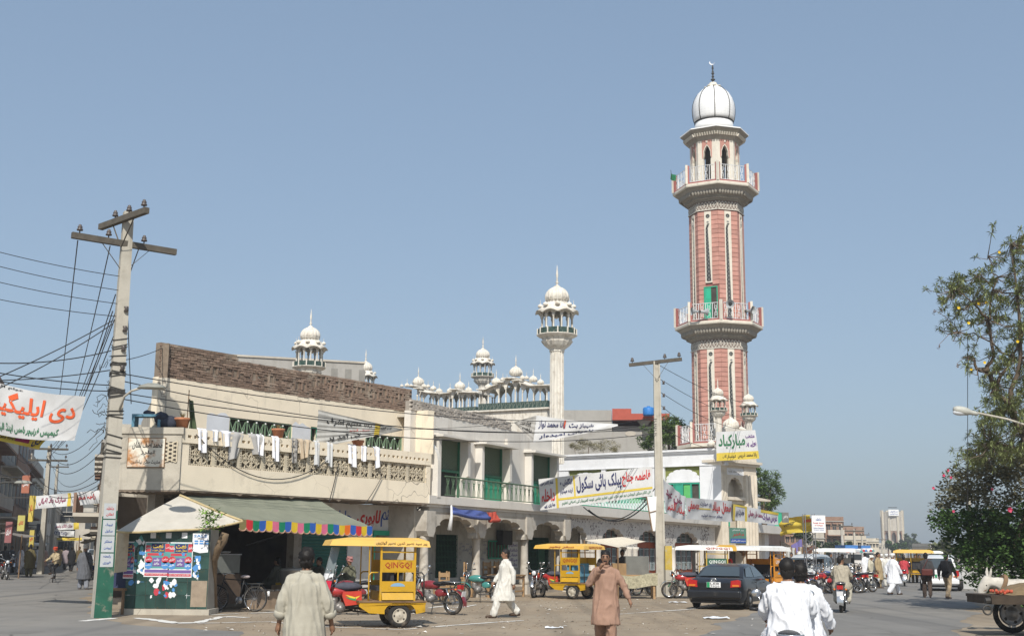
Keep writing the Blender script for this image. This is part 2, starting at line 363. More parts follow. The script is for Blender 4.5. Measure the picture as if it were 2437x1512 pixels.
# --- pierced lattice panels (one mesh, shared)
PW,PH = (10.36 - .34)/11,.6
def jali_mesh():
    mb = MB(); f = lambda a,b,w: Vector((a,-w,b)); t = .022
    def r(a0,a1,b0,b1,w): mb.hexa([f(a0,b0,0),f(a1,b0,0),f(a1,b0,w),f(a0,b0,w),f(a0,b1,0),f(a1,b1,0),f(a1,b1,w),f(a0,b1,w)])
    bw,bh = .085,.055
    r(0,bw,0,PH,.05); r(PW - bw,PW,0,PH,.05); r(bw,PW - bw,0,bh,.05); r(bw,PW - bw,PH - bh,PH,.05)
    cx_,cz_ = PW/2,PH/2; rx,rz_ = PW/2 - bw,PH/2 - bh
    def ring(R,w,th,n=14,off=(0,0)):
        pts = [f(cx_ + off[0] + R*cos(2*pi*k/n),cz_ + off[1] + R*sin(2*pi*k/n),w) for k in range(n + 1)]
        for k in range(n): mb.bar(pts[k],pts[k + 1],th,.03,up=(0,1,0))
    ring(.24,.030,t); ring(.12,.033,t); 
    for k in range(8):
        a = pi*k/8*2; mb.bar(f(cx_,cz_,.036 + .001*k),f(cx_ + .33*cos(a),cz_ + .24*sin(a),.036 + .001*k),t,.03,up=(0,1,0))
        a += pi/8; ring(.07,.027 + .0005*k,.018,8,(.2*cos(a)*1.3,.17*sin(a)))
    for sx in (-1,1):
        for sz in (-1,1): ring(.1,.024,.02,8,(sx*(rx - .06),sz*(rz_ - .06)))
    return mb
jm = jali_mesh().mesh('lattice_panel',m_jali)
dots = MB()
for k in range(11):
    o = link('lattice_panel',jm,hA,hA.matrix_basis.inverted() @ A.P(-10.36 + k*PW,3.9,-.08),A.rz())
    for j in range(9):                              # drilled dots along panel joints
        dots.box(A.P(-10.36 + k*PW + .04,3.93 + j*.067,-.028),(.022,.012,.022),A.rz())
    for j in range(10):
        dots.box(A.P(-10.36 + k*PW + .1 + j*.078,3.925,-.028),(.022,.012,.022),A.rz()); dots.box(A.P(-10.36 + k*PW + .1 + j*.078,4.475,-.028),(.022,.012,.022),A.rz())
o = dots.build('lattice_hole',m_dark,hA); o['kind'] = 'stuff'
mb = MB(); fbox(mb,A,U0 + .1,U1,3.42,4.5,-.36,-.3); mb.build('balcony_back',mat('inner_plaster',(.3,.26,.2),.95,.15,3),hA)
# --- cut-off corner with the name plaque
mb = MB(); fbox(mb,K,0,1.85,3.2,4.72,-.15,0); fbox(mb,K,-.03,1.9,4.72,4.9,-.15,.04)
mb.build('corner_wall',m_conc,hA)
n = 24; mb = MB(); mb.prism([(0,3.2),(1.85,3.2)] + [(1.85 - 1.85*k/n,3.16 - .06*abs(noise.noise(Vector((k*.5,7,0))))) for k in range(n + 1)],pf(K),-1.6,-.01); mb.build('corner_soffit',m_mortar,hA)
u0,z1 = K.h(308,1042); u1,z0 = K.h(390,1110)
pq = MB(); fbox(pq,K,u0,u1,z0,z1,.003,.05); pq = pq.build('name_plaque',m_yellowish,hA)
pq['label'] = 'rust-stained marble name plaque with painted script'
mb = MB(); fbox(mb,K,u0 - .02,u1 + .02,z0 - .02,z1 + .02,.001,.04); mb.build('plaque_frame',m_wood,hA)
mb = MB(); fk = lambda a,b: K.P(a,b,.054)
write(mb,'محمد آصف نشان',fk,u0 + .12,z1 - .3,u1 - .06,z1 - .05,.03); write(mb,'ٹیلرز',fk,u0 + .35,z0 + .33,u1 - .25,z0 + .45); write(mb,'سٹریٹ منڈی بہاوالدین',fk,u0 + .1,z0 + .06,u1 - .1,z0 + .2)
mb.build('plaque_lettering',m_black,pq)
u2,z2 = K.h(392,1050); u3,z3 = K.h(420,1098)
mb = MB(); fbox(mb,K,u2,u3,z3,z2,.004,.012); mb.build('lattice_recess',m_dark,hA)
mb = MB()
for k in range(5):
    for s_ in (-1,1):
        zc = z3 + (z2 - z3)*(k + .5)/5; mb.bar(K.P(u2,zc - s_*.07,.02 + .002*s_),K.P(u3,zc + s_*.07,.02 + .002*s_),.03,.015,up=K.n)
for k in range(4): mb.bar(K.P(u2 + (u3 - u2)*k/3,z3,.026),K.P(u2 + (u3 - u2)*k/3,z2,.026),.03,.02,up=K.n)
mb.build('corner_lattice',m_jali,hA)
# --- side street flank
SD = Facade((-10.87,33.45),-19.0)                  # along the left street (w negative is inside)
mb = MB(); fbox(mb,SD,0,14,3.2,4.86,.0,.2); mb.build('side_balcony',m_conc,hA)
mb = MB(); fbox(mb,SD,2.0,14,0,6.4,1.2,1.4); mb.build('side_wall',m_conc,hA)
# --- upper wall: window openings cut between wall pieces
W = lambda x,y: A.h(x,y,WB)
wl = [(W(547,990)[0],W(695,1003)[0]),(W(740,1015)[0],W(757,1020)[0]),(W(870,1028)[0],W(957,1040)[0])]
ZT,ZS = 5.52,4.7
UL,UR = -10.55,.35
mb = MB(); fbox(mb,A,UL,UR,ZT,6.43,WB - .25,WB); fbox(mb,A,UL,UR,3.42,ZS,WB - .25,WB)
cuts = [UL] + [q for ab in wl for q in ab] + [UR]
for k in range(0,len(cuts),2): fbox(mb,A,cuts[k],cuts[k + 1],ZS,ZT,WB - .25,WB)
mb.build('upper_wall',m_cream,hA)
mb = MB(); wp = Facade(A.P(UL,0,WB),-12)
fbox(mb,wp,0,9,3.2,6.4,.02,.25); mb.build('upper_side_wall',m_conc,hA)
mb = MB(); 
for z in (3.3,6.3):
    q = [A.P(UL + .05,z,WB - .25),A.P(UR,z,WB - .25),A.P(UR,z,-6),wp.P(8.5,z,.3)]; mb.hexa(q + [p + Vector((0,0,.1)) for p in q])
mb.build('roof_slab',m_conc,hA)
for (a,b) in ((-8.75,wl[0][0] - .02),(wl[0][1] + .02,wl[1][0] - .02)):
    mb = MB(); n = 14; poly = [(a,4.6),(b,4.6)] + [(b + (a - b)*k/n,5.5 + .12*noise.noise(Vector((k*.3,a,1))) + .12*sin(pi*k/n)) for k in range(n + 1)]
    mb.prism(poly,pf(A,WB),.003,.006)
    mb.build('whitewash_patch',mat('pale_whitewash',(.62,.64,.68),.9,.06,2,.1,20),hA)
for i,(a,b) in enumerate(wl):                     # grilled windows
    wn_ = MB(); fbox(wn_,A,a,b,ZS,ZT,WB - .2,WB - .17); wn_ = wn_.build('window',mat('window_shade',(.07,.075,.055),.5,.2,3),hA)
    gr = MB(); 
    fbox(gr,A,a,a + .04,ZS,ZT,WB - .06,WB - .02); fbox(gr,A,b - .04,b,ZS,ZT,WB - .06,WB - .02); fbox(gr,A,a + .04,b - .04,ZT - .04,ZT,WB - .06,WB - .02)
    if i != 1:
        nn = max(2,int((b - a)/.36)); st = (b - a)/nn
        for k in range(nn):
            c0 = a + k*st
            gr.bar(A.P(c0,ZS,WB - .05),A.P(c0 + st,ZT,WB - .05),.022,.012,up=A.n); gr.bar(A.P(c0,ZT,WB - .045),A.P(c0 + st,ZS,WB - .045),.022,.012,up=A.n)
            gr.bar(A.P(c0,ZS,WB - .04),A.P(c0,ZT,WB - .04),.03,.014,up=A.n)
            for sg in (-1,1):
                pts = [A.P(c0 + st*(.5 + .5*(q/8) - .25 + sg*.13*sin(pi*q/8) - .0),ZS + .1 + (ZT - ZS - .2)*q/8,WB - .034 - .004*sg) for q in range(9)]
                for q in range(8): gr.bar(pts[q],pts[q + 1],.024,.01,up=A.n)
    gr.build('window_grill',m_grgrill if i != 1 else m_green,wn_)
    if i != 1:
        dt = MB()
        for k in range(nn):
            for zq in (.12,.5,.9): dt.ell(A.P(a + (k + (.5 if zq == .5 else 0))*st,ZS + (ZT - ZS)*zq,WB - .025),.03,6,4)
        dt.build('grill_knob',m_white,wn_)
# --- brick parapet, brick by brick
mb = MB(); fbox(mb,A,UL + .03,UR - .02,6.43,7.22,WB - .24,WB - .03); fbox(mb,A,UL + .03,-7.7,7.22,7.42,WB - .24,WB - .03); mb.build('parapet_core',m_mortar,hA)
def brick_mesh(l,h,d,seed):
    r = random.Random(seed); mb = MB(); j = lambda: r.uniform(-.006,.006)
    return mb.hexa([(-l/2 + j(),-d/2 + j(),-h/2 + j()),(l/2 + j(),-d/2 + j(),-h/2 + j()),(l/2,d/2,-h/2),(-l/2,d/2,-h/2),(-l/2 + j(),-d/2 + j(),h/2 + j()),(l/2 + j(),-d/2 + j(),h/2 + j()),(l/2,d/2,h/2),(-l/2,d/2,h/2)]).mesh('brick',m_brick)
bms = [brick_mesh(.22,.064,.1,k) for k in range(5)]
inv = hA.matrix_basis.inverted(); rows = []
rest = MB()
slots = [(-8.55,4),(-7.75,4),(-7.0,4),(-6.3,4),(-5.2,3),(-4.55,3),(-3.9,3),(-3.3,3),(-2.5,5),(-2.15,3),(-1.75,5),(-1.4,3),(-1.0,4)]
slots = [(u,r0) for u,r0 in slots if u < -5] + [(-4.9 + .42*k,3 + (k*7) % 5) for k in range(12)]
bl = []
for r_ in range(13):
    z = 6.47 + r_*.0745
    if r_ == 11 or r_ == 12: ue = -7.75 - .3*(r_ - 11)
    else: ue = UR - .1
    u = UL + .08 + (.06 if r_ % 2 else 0.17)
    while u < ue:
        if not any(abs(u - s_) < .2 and r0 <= r_ < r0 + 3 for s_,r0 in slots): bl.append((u,z,0))
        u += .238
for s_,r0 in slots:
    for q in (-.13,0,.13): 
        if q: bl.append((s_ + q*.8,6.47 + (r0 + 1)*.0745,1))
random.seed(3)
for k,(u,z,vert) in enumerate(sorted(bl,key=lambda q: q[0])):
    p = A.P(u,z + random.uniform(-.006,.006),WB - .045 + random.uniform(-.012,.02)); 
    ry = random.uniform(-.03,.03) + (pi/2 if vert else 0)
    if k < 300:
        o = bpy.data.objects.new('brick',bms[k % 5]); COL.objects.link(o); o.parent = hA; o.location = inv @ p; o.rotation_euler = (0,ry,A.rz() + random.uniform(-.02,.02))
    else: rest.box(p,(.22,.1,.064),A.rz(),0,ry)
o = rest.build('bricks',m_brick,hA); o['kind'] = 'stuff'
# side parapet of brick running back from the corner
mb = MB(); fbox(mb,wp,.02,9,6.4,7.4,.03,.24); mb.build('side_parapet',m_mortar,hA)
rest = MB()
for r_ in range(13):
    for k in range(30): rest.box(wp.P(.12 + k*.24 + (.12 if r_ % 2 else 0),6.45 + r_*.0745,.02),(.22,.06,.064),wp.rz())
o = rest.build('side_bricks',m_brick,hA); o['kind'] = 'stuff'
# stepped patch of plaster and cracks where the two houses meet
mb = MB(); fbox(mb,A,.02,.36,4.2,6.43,WB,-.3); mb.build('end_pier',m_cream,hA)
mb = MB(); mb.prism([(.0,4.9),(.04,4.9),(.04,5.5),(.0,6.2)],pf(A),-1.3,-.02); mb.build('end_fin',m_cream,hA)
# --- ground floor: open tea shop, rolled shutter, sign wall, door
GW = -1.45
Gh = lambda x,y=1330: A.h(x,y,GW)[0]
mb = MB(); fbox(mb,A,U0 + .1,.1,0,.16,-2.4,-.75); fbox(mb,A,-9.2,.1,0,.158,-5,-2.4); mb.build('shop_floor',mat('shop_plinth',(.3,.25,.19),.95,.2,2),hA)
mb = MB(); fbox(mb,A,-9,.1,.16,3.2,-5.2,-5.05); mb.build('shop_back_wall',mat('shaded_shop_wall',(.12,.1,.085),.95,.25,2),hA)  # dark wall colour stands in for shade deep inside the shop
ub = Gh(716); uc = Gh(826); ud0,ud1 = Gh(890,1300),Gh(950,1300); ue = Gh(985,1250)
mb = MB()
for pa,pb in ((ub - .35,ub - .02),(-10.3,-10.0)):
    mb = MB(); fbox(mb,A,pa,pb,.16,3.15,GW - .3,GW + .02); mb.build('shop_pillar',mat('grimy_plaster',(.36,.32,.27),.95,.2,3,stain=((.2,.17,.14),.5,.7,3)),hA)
mb = MB(); fbox(mb,A,ub - .03,uc,.16,2.5,GW - .1,GW - .06)
for k in range(24): mb.tube([A.P(ub - .03,.2 + k*.096,GW - .055),A.P(uc,.2 + k*.096,GW - .055)],.028,5)
mb.build('roller_shutter',mat('teal_shutter',(.03,.13,.105),.5,.15,5),hA)
mb = MB()
fbox(mb,A,ub - .02,.1,2.28,3.15,GW - .3,GW); fbox(mb,A,uc,ud0,.16,2.28,GW - .3,GW); fbox(mb,A,ud1,ue,.16,2.28,GW - .3,GW); fbox(mb,A,ue,.1,.16,2.28,GW - .3,GW + .05)
mb.build('sign_wall',mat('limewash',(.6,.59,.57),.9,.08,3,stain=((.42,.38,.32),.52,.75,2.5)),hA)
mb = MB(); fbox(mb,A,ud0 - .08,ud1 + .08,2.14,2.3,GW,GW + .06); fbox(mb,A,ud0 - .08,ud0,.16,2.14,GW,GW + .05); fbox(mb,A,ud1,ud1 + .08,.16,2.14,GW,GW + .05)
mb.build('door_frame',m_green,hA)
fs_ = lambda a,b: A.P(a,b,GW + .004)
s0,s1 = Gh(843,1240),Gh(955,1240)
mb = MB(); write(mb,'رستم',fs_,s0 + .55*(s1 - s0),2.42,s1 - .1,3.02,.1,.04); mb.build('sign_lettering',m_blue,hA)
mb = MB(); write(mb,'لاہوری',fs_,s0 + .05*(s1 - s0),2.4,s0 + .53*(s1 - s0),2.98,.1,.04); mb.build('sign_lettering',m_red,hA)
mb = MB(); write(mb,'چاول',fs_,ub + 1.4,2.48,s0 - .15,2.92,.05,.03); mb.build('sign_lettering',m_blue,hA)
mb = MB()
for x in (945,985):
    u = Gh(x,1240); mb.tube([A.P(u - .3,2.35,GW + .02),A.P(u + .1,3.15,-.4)],.03,6)
mb.build('awning_stay',m_iron,hA)
# ================================================================== arcaded house next door
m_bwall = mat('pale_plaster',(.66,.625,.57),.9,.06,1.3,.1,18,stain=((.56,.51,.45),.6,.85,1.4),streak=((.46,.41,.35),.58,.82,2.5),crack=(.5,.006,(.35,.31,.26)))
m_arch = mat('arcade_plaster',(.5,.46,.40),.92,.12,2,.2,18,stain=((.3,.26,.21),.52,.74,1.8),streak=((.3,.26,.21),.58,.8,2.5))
m_bbrick = mat('whitewashed_brick',(.43,.39,.345),.95,.16,8,.4,30,stain=((.28,.24,.2),.55,.75,2),rnd=.14)
m_shut = mat('green_shutter',(.03,.29,.165),.55,.1,4,stain=((.02,.2,.12),.55,.8,4))
m_mesh = mat('green_wire_mesh',(.075,.08,.05),.7,.2,6)
m_gate = mat('green_gate',(.035,.11,.06),.6,.2,5)
m_rail = mat('green_rail',(.085,.145,.085),.6,.15,8)
def cusp(u0,u1,zs,zt,lobes=5,n=5):
    """outline of a many-lobed arch from (u0,zs) over the crown to (u1,zs)"""
    out = [(u0,zs)]; cu_,R,Hh = (u0 + u1)/2,(u1 - u0)/2,zt - zs
    ang = [pi - pi*k/lobes for k in range(lobes + 1)]
    for k in range(lobes):
        a,b = ang[k],ang[k + 1]; p0 = Vector((cos(a),sin(a))); p1 = Vector((cos(b),sin(b)))
        c = (p0 + p1)/2; r = (p1 - p0).length/2; nn = c.normalized(); t = (p1 - p0).normalized()
        for j in range(1,n + 1):
            th = pi - pi*j/n; q = c*.93 + t*(r*cos(th)) + nn*(r*sin(th)*.62)
            out.append((cu_ + q.x*R*.97,zs + max(0,q.y)*Hh*.9))
    out[-1] = (u1,zs); return out
hB = thing('arcaded_house','pale house with green shutters over a row of lobed arches','house',B.P(-2,0,-1.5))
BU0,BU1 = -8.15,3.62; WW = -.8
# --- slab and fascia of the balcony, arcade below
mb = MB(); fbox(mb,B,BU0 + .05,BU1,3.22,3.5,-1.1,0); fbox(mb,B,BU0 + .05,BU1,3.12,3.22,-1.1,-.1); mb.build('balcony_slab',m_bwall,hB)
cols = [-7.85,-4.09,-.03,3.69]
for i in range(3):
    a,b = cols[i],cols[i + 1]
    mb = MB(); arch = cusp(a + .36,b - .36,2.15,2.86,5)
    poly = [(a,2.1),(a + .36,2.1)] + arch + [(b - .36,2.1),(b,2.1),(b,3.118),(a,3.118)]
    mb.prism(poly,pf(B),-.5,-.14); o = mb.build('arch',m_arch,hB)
    mb = MB(); mb.prism([(a + .3,2.95),(b - .3,2.95),(b - .3,3.0),(a + .3,3.0)],pf(B),-.14,-.115); mb.build('moulding',m_arch,o)
for c in cols:
    col = MB(); col.lathe([(.2,.35),(.2,.5),(.165,.6),(.155,1.2),(.14,2.0),(.17,2.06),(.17,2.12)],B.P(c,0,-.32),14); col = col.build('column',m_arch,hB,smooth=True)
    mb = MB(); mb.prism([(c - .16,2.12),(c + .16,2.12),(c + .3,2.3),(c + .3,2.98),(c - .3,2.98),(c - .3,2.3)],pf(B),-.52,-.06); mb.build('capital',m_arch,col)
    mb = MB(); fbox(mb,B,c - .27,c + .27,0,.36,-.6,-.05); mb.build('column_base',m_arch,col)
mb = MB(); fbox(mb,B,BU0,BU1 + 22,0,.3,-4.5,-.2); mb.build('plinth',mat('plinth_cement',(.36,.31,.25),.95,.2,1.5,.3,14),hB)
BKW = -2.5; bh = lambda x,y=1300: B.h(x,y,BKW)[0]
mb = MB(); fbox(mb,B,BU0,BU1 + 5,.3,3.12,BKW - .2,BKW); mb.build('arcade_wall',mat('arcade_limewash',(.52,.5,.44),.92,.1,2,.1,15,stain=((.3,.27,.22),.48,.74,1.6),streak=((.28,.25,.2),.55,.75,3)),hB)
mb = MB(); fbox(mb,B,BU0 - .1,BU0 + .1,0,3.2,-2.6,-.5); mb.build('end_wall',m_arch,hB)
for x0,x1 in ((1037,1085),(1257,1303)):          # folding iron gates
    a,b = bh(x0),bh(x1); gt = MB(); fbox(gt,B,a,b,.62,2.25,BKW + .003,BKW + .02); gt = gt.build('gate',mat('gate_dark',(.012,.04,.02),.7,.2,4),hB)
    mb = MB()
    for k in range(15): mb.bar(B.P(a + (b - a)*k/14,.62,BKW + .05),B.P(a + (b - a)*k/14,2.25,BKW + .05),.03,.02)
    for k in range(14):
        for j in range(7):
            z = .7 + j*.22; q = a + (b - a)*k/14; r_ = a + (b - a)*(k + 1)/14
            mb.bar(B.P(q,z,BKW + .065),B.P(r_,z + .14,BKW + .065),.012,.008)
    mb.build('gate_bar',m_gate,gt)
    mb = MB(); fbox(mb,B,a - .15,b + .15,.3,.62,BKW,BKW + .06); mb.build('gate_step',m_bwall,gt)
a,b = bh(1160),bh(1205); wv = MB(); fbox(wv,B,a,b,1.35,2.05,BKW + .01,BKW + .03); wv = wv.build('arcade_window',m_mesh,hB)
mb = MB()
for k in range(7): mb.bar(B.P(a + (b - a)*k/6,1.35,BKW + .05),B.P(a + (b - a)*k/6,2.05,BKW + .05),.05 if k in (0,3,6) else .016,.03)
for z in (1.35,2.05): mb.bar(B.P(a - .03,z,BKW + .07),B.P(b + .03,z,BKW + .07),.03,.06)
mb.build('window_frame',m_green,wv)
ps = MB(); a,b = bh(1208),bh(1232); fbox(ps,B,a,b,.95,2.05,BKW + .003,BKW + .008); ps = ps.build('wall_poster',m_white,hB)
mb = MB()
for k in range(5): write(mb,['جلسہ','میلاد','خطاب','شاندار','تعلیم'][k],lambda q,z: B.P(q,z,BKW + .012),a + .06,1.0 + k*.2,b - .06,1.16 + k*.2)
mb.build('poster_lettering',mat('violet_ink',(.12,.07,.3),.7,0),ps)
mb = MB()
for k in range(26):
    u = random.uniform(bh(1090),bh(1160)); z = random.uniform(1.1,2.0); fn = lambda q,zz: B.P(q,zz,BKW + .004)
    write(mb,random.choice(['نعرہ','ووٹ','زندہ','باد','آزاد']),fn,u,z,u + random.uniform(.15,.35),z + random.uniform(.06,.14))
mb.build('graffiti',mat('graffiti_paint',(.16,.17,.27),.8,.5,3),hB)
# dark ceiling and far doorway of the arcade
mb = MB(); fbox(mb,B,1.7,2.6,1.9,2.5,BKW + .05,BKW + .35); mb.build('meter_box',m_iron,hB)
# --- upper wall with three tall windows under sloping hoods
wh = lambda x,y: B.h(x,y,WW)
wins = [(wh(1034,1045)[0],wh(1097,1050)[0]),(wh(1137,1062)[0],wh(1197,1068)[0]),(wh(1254,1074)[0],wh(1310,1080)[0])]
BT = 5.62; BS = 3.5; top = 6.42
mb = MB(); fbox(mb,B,BU0,BU1,BT,top,WW - .25,WW)
ed = [BU0] + [q for w_ in wins for q in w_] + [BU1]
for k in range(0,8,2): fbox(mb,B,ed[k],ed[k + 1],BS,BT,WW - .25,WW)
mb.build('upper_wall',m_bwall,hB)
mb = MB(); bp = B.P(BU1,0,WW); fbox(mb,Facade(B.P(BU1 - .25,0,WW - .26),26.5),0,.25,3.2,top,-6,0); mb.build('right_flank',m_bwall,hB)
mb = MB(); fbox(mb,B,BU0,BU1 - .3,6.2,6.3,-8,WW - .26); mb.build('roof',m_conc,hB)
# buttress fins between windows
mb = MB()
for u in (ed[3] + 1.05,ed[5] + 1.1):
    pass
for i,(a,b) in enumerate(wins):
    wd = MB(); fbox(wd,B,a,b,BS,BT,WW - .24,WW - .2); wd = wd.build('window',mat('window_void',(.03,.035,.03),.8,0),hB)
    mb = MB(); fbox(mb,B,a,b,4.52,BT,WW - .14,WW - .12)
    mb.build('insect_screen',m_mesh,wd)
    mb = MB(); nn = 9
    for k in range(nn):
        for j in range(9):
            c0 = a + (b - a)*k/nn; c1 = a + (b - a)*(k + 1)/nn; z = 4.55 + j*(BT - 4.55)/9; z2_ = z + (BT - 4.55)/9
            mb.bar(B.P(c0,z,WW - .115),B.P(c1,z2_,WW - .115),.012,.006,up=B.n); mb.bar(B.P(c0,z2_,WW - .112),B.P(c1,z,WW - .112),.012,.006,up=B.n)
    mb.build('screen_wire',m_grgrill,wd)
    fr = MB()
    fbox(fr,B,a,a + .06,BS,BT,WW - .12,WW - .04); fbox(fr,B,b - .06,b,BS,BT,WW - .12,WW - .04); fbox(fr,B,a + .06,b - .06,4.45,4.53,WW - .12,WW - .04)
    fr.build('window_frame',mat('dark_green_frame',(.03,.14,.075),.6,.15,5),wd)
    if i > 0:
        for s_ in range(2):
            c0,c1 = (a + .06,(a + b)/2 - .02) if s_ == 0 else ((a + b)/2 + .02,b - .06)
            lf = MB(); 
            if i == 2 and s_ == 1:
                for k in range(8): fbox(lf,B,c0 + (c1 - c0)*k/8,c0 + (c1 - c0)*k/8 + .05,BS,4.44,WW - .13,WW - .1)
            else: fbox(lf,B,c0,c1,BS,4.44,WW - .13,WW - .08)
            lf = lf.build('shutter_leaf',m_shut,wd)
            if not (i == 2 and s_ == 1):
                mb = MB()
                for zb in (3.56,4.02):
                    for q in range(2):
                        cc = c0 + (c1 - c0)*(.06 + .47*q); fbox(mb,B,cc,cc + (c1 - c0)*.4,zb,zb + .38,WW - .085,WW - .065)
                mb.build('shutter_panel',mat('green_shutter_panel',(.025,.29,.17),.55,.1,4),lf)
    hd = MB()                                         # sloping concrete hood with side cheeks
    for u in (a - .2,b + .02):
        hd.prism([(0,BT - .02),(.3,BT - .02),(.3,3.52 if u < a else 4.35),(0.0,3.52 if u < a else 4.2)],(lambda uu: (lambda w,z,t: B.P(uu + t,z,WW + .002 + w)))(u),0,.18)
    fbox(hd,B,a - .34,b + .4,BT,BT + .08,WW + .002,WW + .55); fbox(hd,B,a - .3,b + .36,BT + .08,BT + .13,WW + .002,WW + .35)
    hd.build('window_hood',m_bwall,hB)
mb = MB(); fbox(mb,B,.02 - .9,.25 - .9,3.5,BT + .4,WW,WW + .12); mb.build('pilaster',m_bwall,hB)
# curved side screen at the left end of the balcony
mb = MB(); poly = [(-.1,3.45),(.82,3.45),(.82,4.55)] + [(.82*cos(t_) ,4.55 + .95*sin(t_)) for t_ in [pi/2*k/10 for k in range(1,11)]] + [(-.1,5.5)]
mb.prism(poly,lambda w,z,t: B.P(-7.25 + t - .35,z,WW + w),0,.22); mb.build('side_screen',m_bwall,hB)
# --- green wrought-iron railing
a,b = -6.95,BU1 - .1
rl = MB(); rl.tube([B.P(a,4.2,-.06),B.P(b,4.2,-.06)],.03,6); rl.tube([B.P(a,3.56,-.06),B.P(b,3.56,-.06)],.018,5); rl = rl.build('balcony_railing',m_rail,hB)
def baluster():
    mb = MB(); f = lambda x,z: Vector((x,0,z))
    mb.tube([f(0,0),f(0,.64)],.012,5)
    for s_ in (-1,1):
        mb.tube([f(s_*.1,0),f(s_*.09,.2),f(s_*.03,.36),f(s_*.1,.52),f(s_*.08,.64)],.01,5)
        mb.tube([f(0,.3),f(s_*.07,.42),f(s_*.06,.5),f(s_*.02,.46)],.009,4)
    mb.ell((0,0,.36),(.03,.02,.035),6,4); return mb.mesh('baluster',m_rail)
bm_ = baluster(); n = 27; iv = rl.parent.matrix_basis.inverted()
for k in range(n):
    o = link('baluster',bm_,rl,iv @ B.P(a + (b - a)*(k + .5)/n,3.56,-.06),B.rz())
# --- grey brick parapet, brick by brick
mb = MB(); fbox(mb,B,BU0,-.3,6.42,6.75,WW - .22,WW - .03); mb.build('parapet_core',mat('pale_mortar',(.3,.27,.235),.95,.15,6),hB)
bb = [brick_mesh(.22,.066,.1,50 + k) for k in range(4)]
for me in bb: me.materials[0] = m_bbrick
inv = hB.matrix_basis.inverted(); random.seed(5)
for r_ in range(5):
    u = BU0 + .1 + (.12 if r_ % 2 else 0); e = -.4 - .5*max(0,r_ - 3)
    while u < e:
        o = bpy.data.objects.new('brick',random.choice(bb)); COL.objects.link(o); o.parent = hB
        o.location = inv @ B.P(u,6.46 + r_*.075,WW - .03 + random.uniform(-.015,.02)); o.rotation_euler = (0,random.uniform(-.05,.05),B.rz() + random.uniform(-.03,.03)); u += .245
# rolled blue and red cloth tied under the balcony
p0,p1 = B.P(-6.85,3.2,.05),B.P(-3.3,3.12,.05)
def cloth(mb,a,b,s0,s1,hang):
    mb.grid(lambda u,v: a.lerp(b,s0 + (s1 - s0)*u) + B.n*(.05 + .1*v + .03*sin(16*u + 5*v)) + Vector((0,0,-hang*v - .1*sin(pi*(s0 + (s1 - s0)*u)) - .04*sin(9*(s0 + u*(s1 - s0))))),18,6)
    mb.tube([a.lerp(b,s0 + (s1 - s0)*k/10) + B.n*.17 + Vector((0,0,-hang - .04 - .1*sin(pi*(s0 + (s1 - s0)*k/10)))) for k in range(11)],.07,8)
cl = thing('rolled_cloth','blue and red awning cloth rolled up under the green railing','cloth',B.P(-5,3,.1))
mb = MB(); cloth(mb,p0,p1,0,.78,.2); mb.build('blue_cloth',mat('blue_canvas',(.07,.1,.28),.9,.15,6,.3,30),cl,smooth=True)
mb = MB(); cloth(mb,p0,p1,.78,1.0,.3); mb.build('red_cloth',mat('red_canvas',(.42,.07,.045),.9,.15,6,.3,30),cl,smooth=True)
mb = MB(); mb.tube([p0 + B.n*.1,p0 + B.n*.12 + Vector((0,0,-.35)),p0 + B.n*.1 + Vector((-.05,0,-.85))],[.03,.05,.09],7); mb.build('cloth_tie',m_white,cl,smooth=True)
# ================================================================== the mosque and its tall pink minaret
m_mos = mat('mosque_white',(.68,.685,.70),.85,.06,1.5,.05,18,streak=((.52,.51,.5),.58,.84,2),stain=((.56,.55,.53),.58,.8,1))
m_stone = mat('gate_stone',(.63,.565,.47),.88,.1,2,.2,20,stain=((.47,.40,.32),.55,.8,2.2),streak=((.45,.385,.31),.6,.82,3))
m_dome = mat('old_white_dome',(.66,.62,.55),.88,.1,2.5,.2,20,stain=((.4,.335,.26),.52,.76,3.5),streak=((.34,.29,.23),.55,.78,5))
m_pink = mat('pink_tile',(.46,.235,.19),.7,.1,3,rnd=.13,stain=((.54,.32,.27),.52,.8,.8),streak=((.36,.18,.15),.56,.82,1.2))
m_pinkd = mat('pink_trim',(.34,.125,.11),.6,.08,3)
m_ivory = mat('ivory_trim',(.64,.595,.51),.75,.07,4,streak=((.42,.375,.31),.58,.8,2.5))
m_corb = mat('shaded_grey_ornament',(.3,.275,.235),.8,.14,5)  # grey lowered so the colour carries the shade under the corbels
m_gjali = mat('dark_green_lattice',(.03,.062,.052),.8,.3,8,stain=((.2,.2,.17),.55,.68,9))
m_tilew = mat('white_dome_tile',(.80,.80,.80),.35,.035,8)
m_olive = mat('olive_paint',(.18,.2,.055),.85,.08,3)
m_rdoor = mat('oxide_red_door',(.30,.07,.03),.65,.15,4)
m_cyan = mat('pale_iron',(.42,.5,.52),.6,.1,4)
MC = Vector((13.45,78.0,0))
PH0 = atan2(-78,-13.45) + radians(3.5)             # a corner of the octagon looks at the square
class Face:                                         # one side of an octagonal storey
    def __init__(s,k,R,c=MC):
        a = PH0 + pi/4*k + pi/8; s.n = Vector((cos(a),sin(a),0)); s.d = Vector((-sin(a),cos(a),0)); s.ap = R*cos(pi/8); s.s = 2*R*sin(pi/8); s.c = c; s.a = a
    def P(s,u,z,w=0.0): return s.c + s.n*(s.ap + w) + s.d*u + Vector((0,0,z))
def octa(mb,prof,c=MC): return mb.lathe(prof,c,8,rot=PH0)
mn = thing('minaret','tall pink octagonal minaret with white dome and two railed balconies','minaret',MC)
inv = mn.matrix_basis.inverted()
R0 = 1.77
mb = MB(); octa(mb,[(R0 - .05,0),(R0 - .05,14.6)]); octa(mb,[(R0 - .05,15.9),(R0 - .05,23.6)]); mb.build('shaft',m_pinkd,mn)
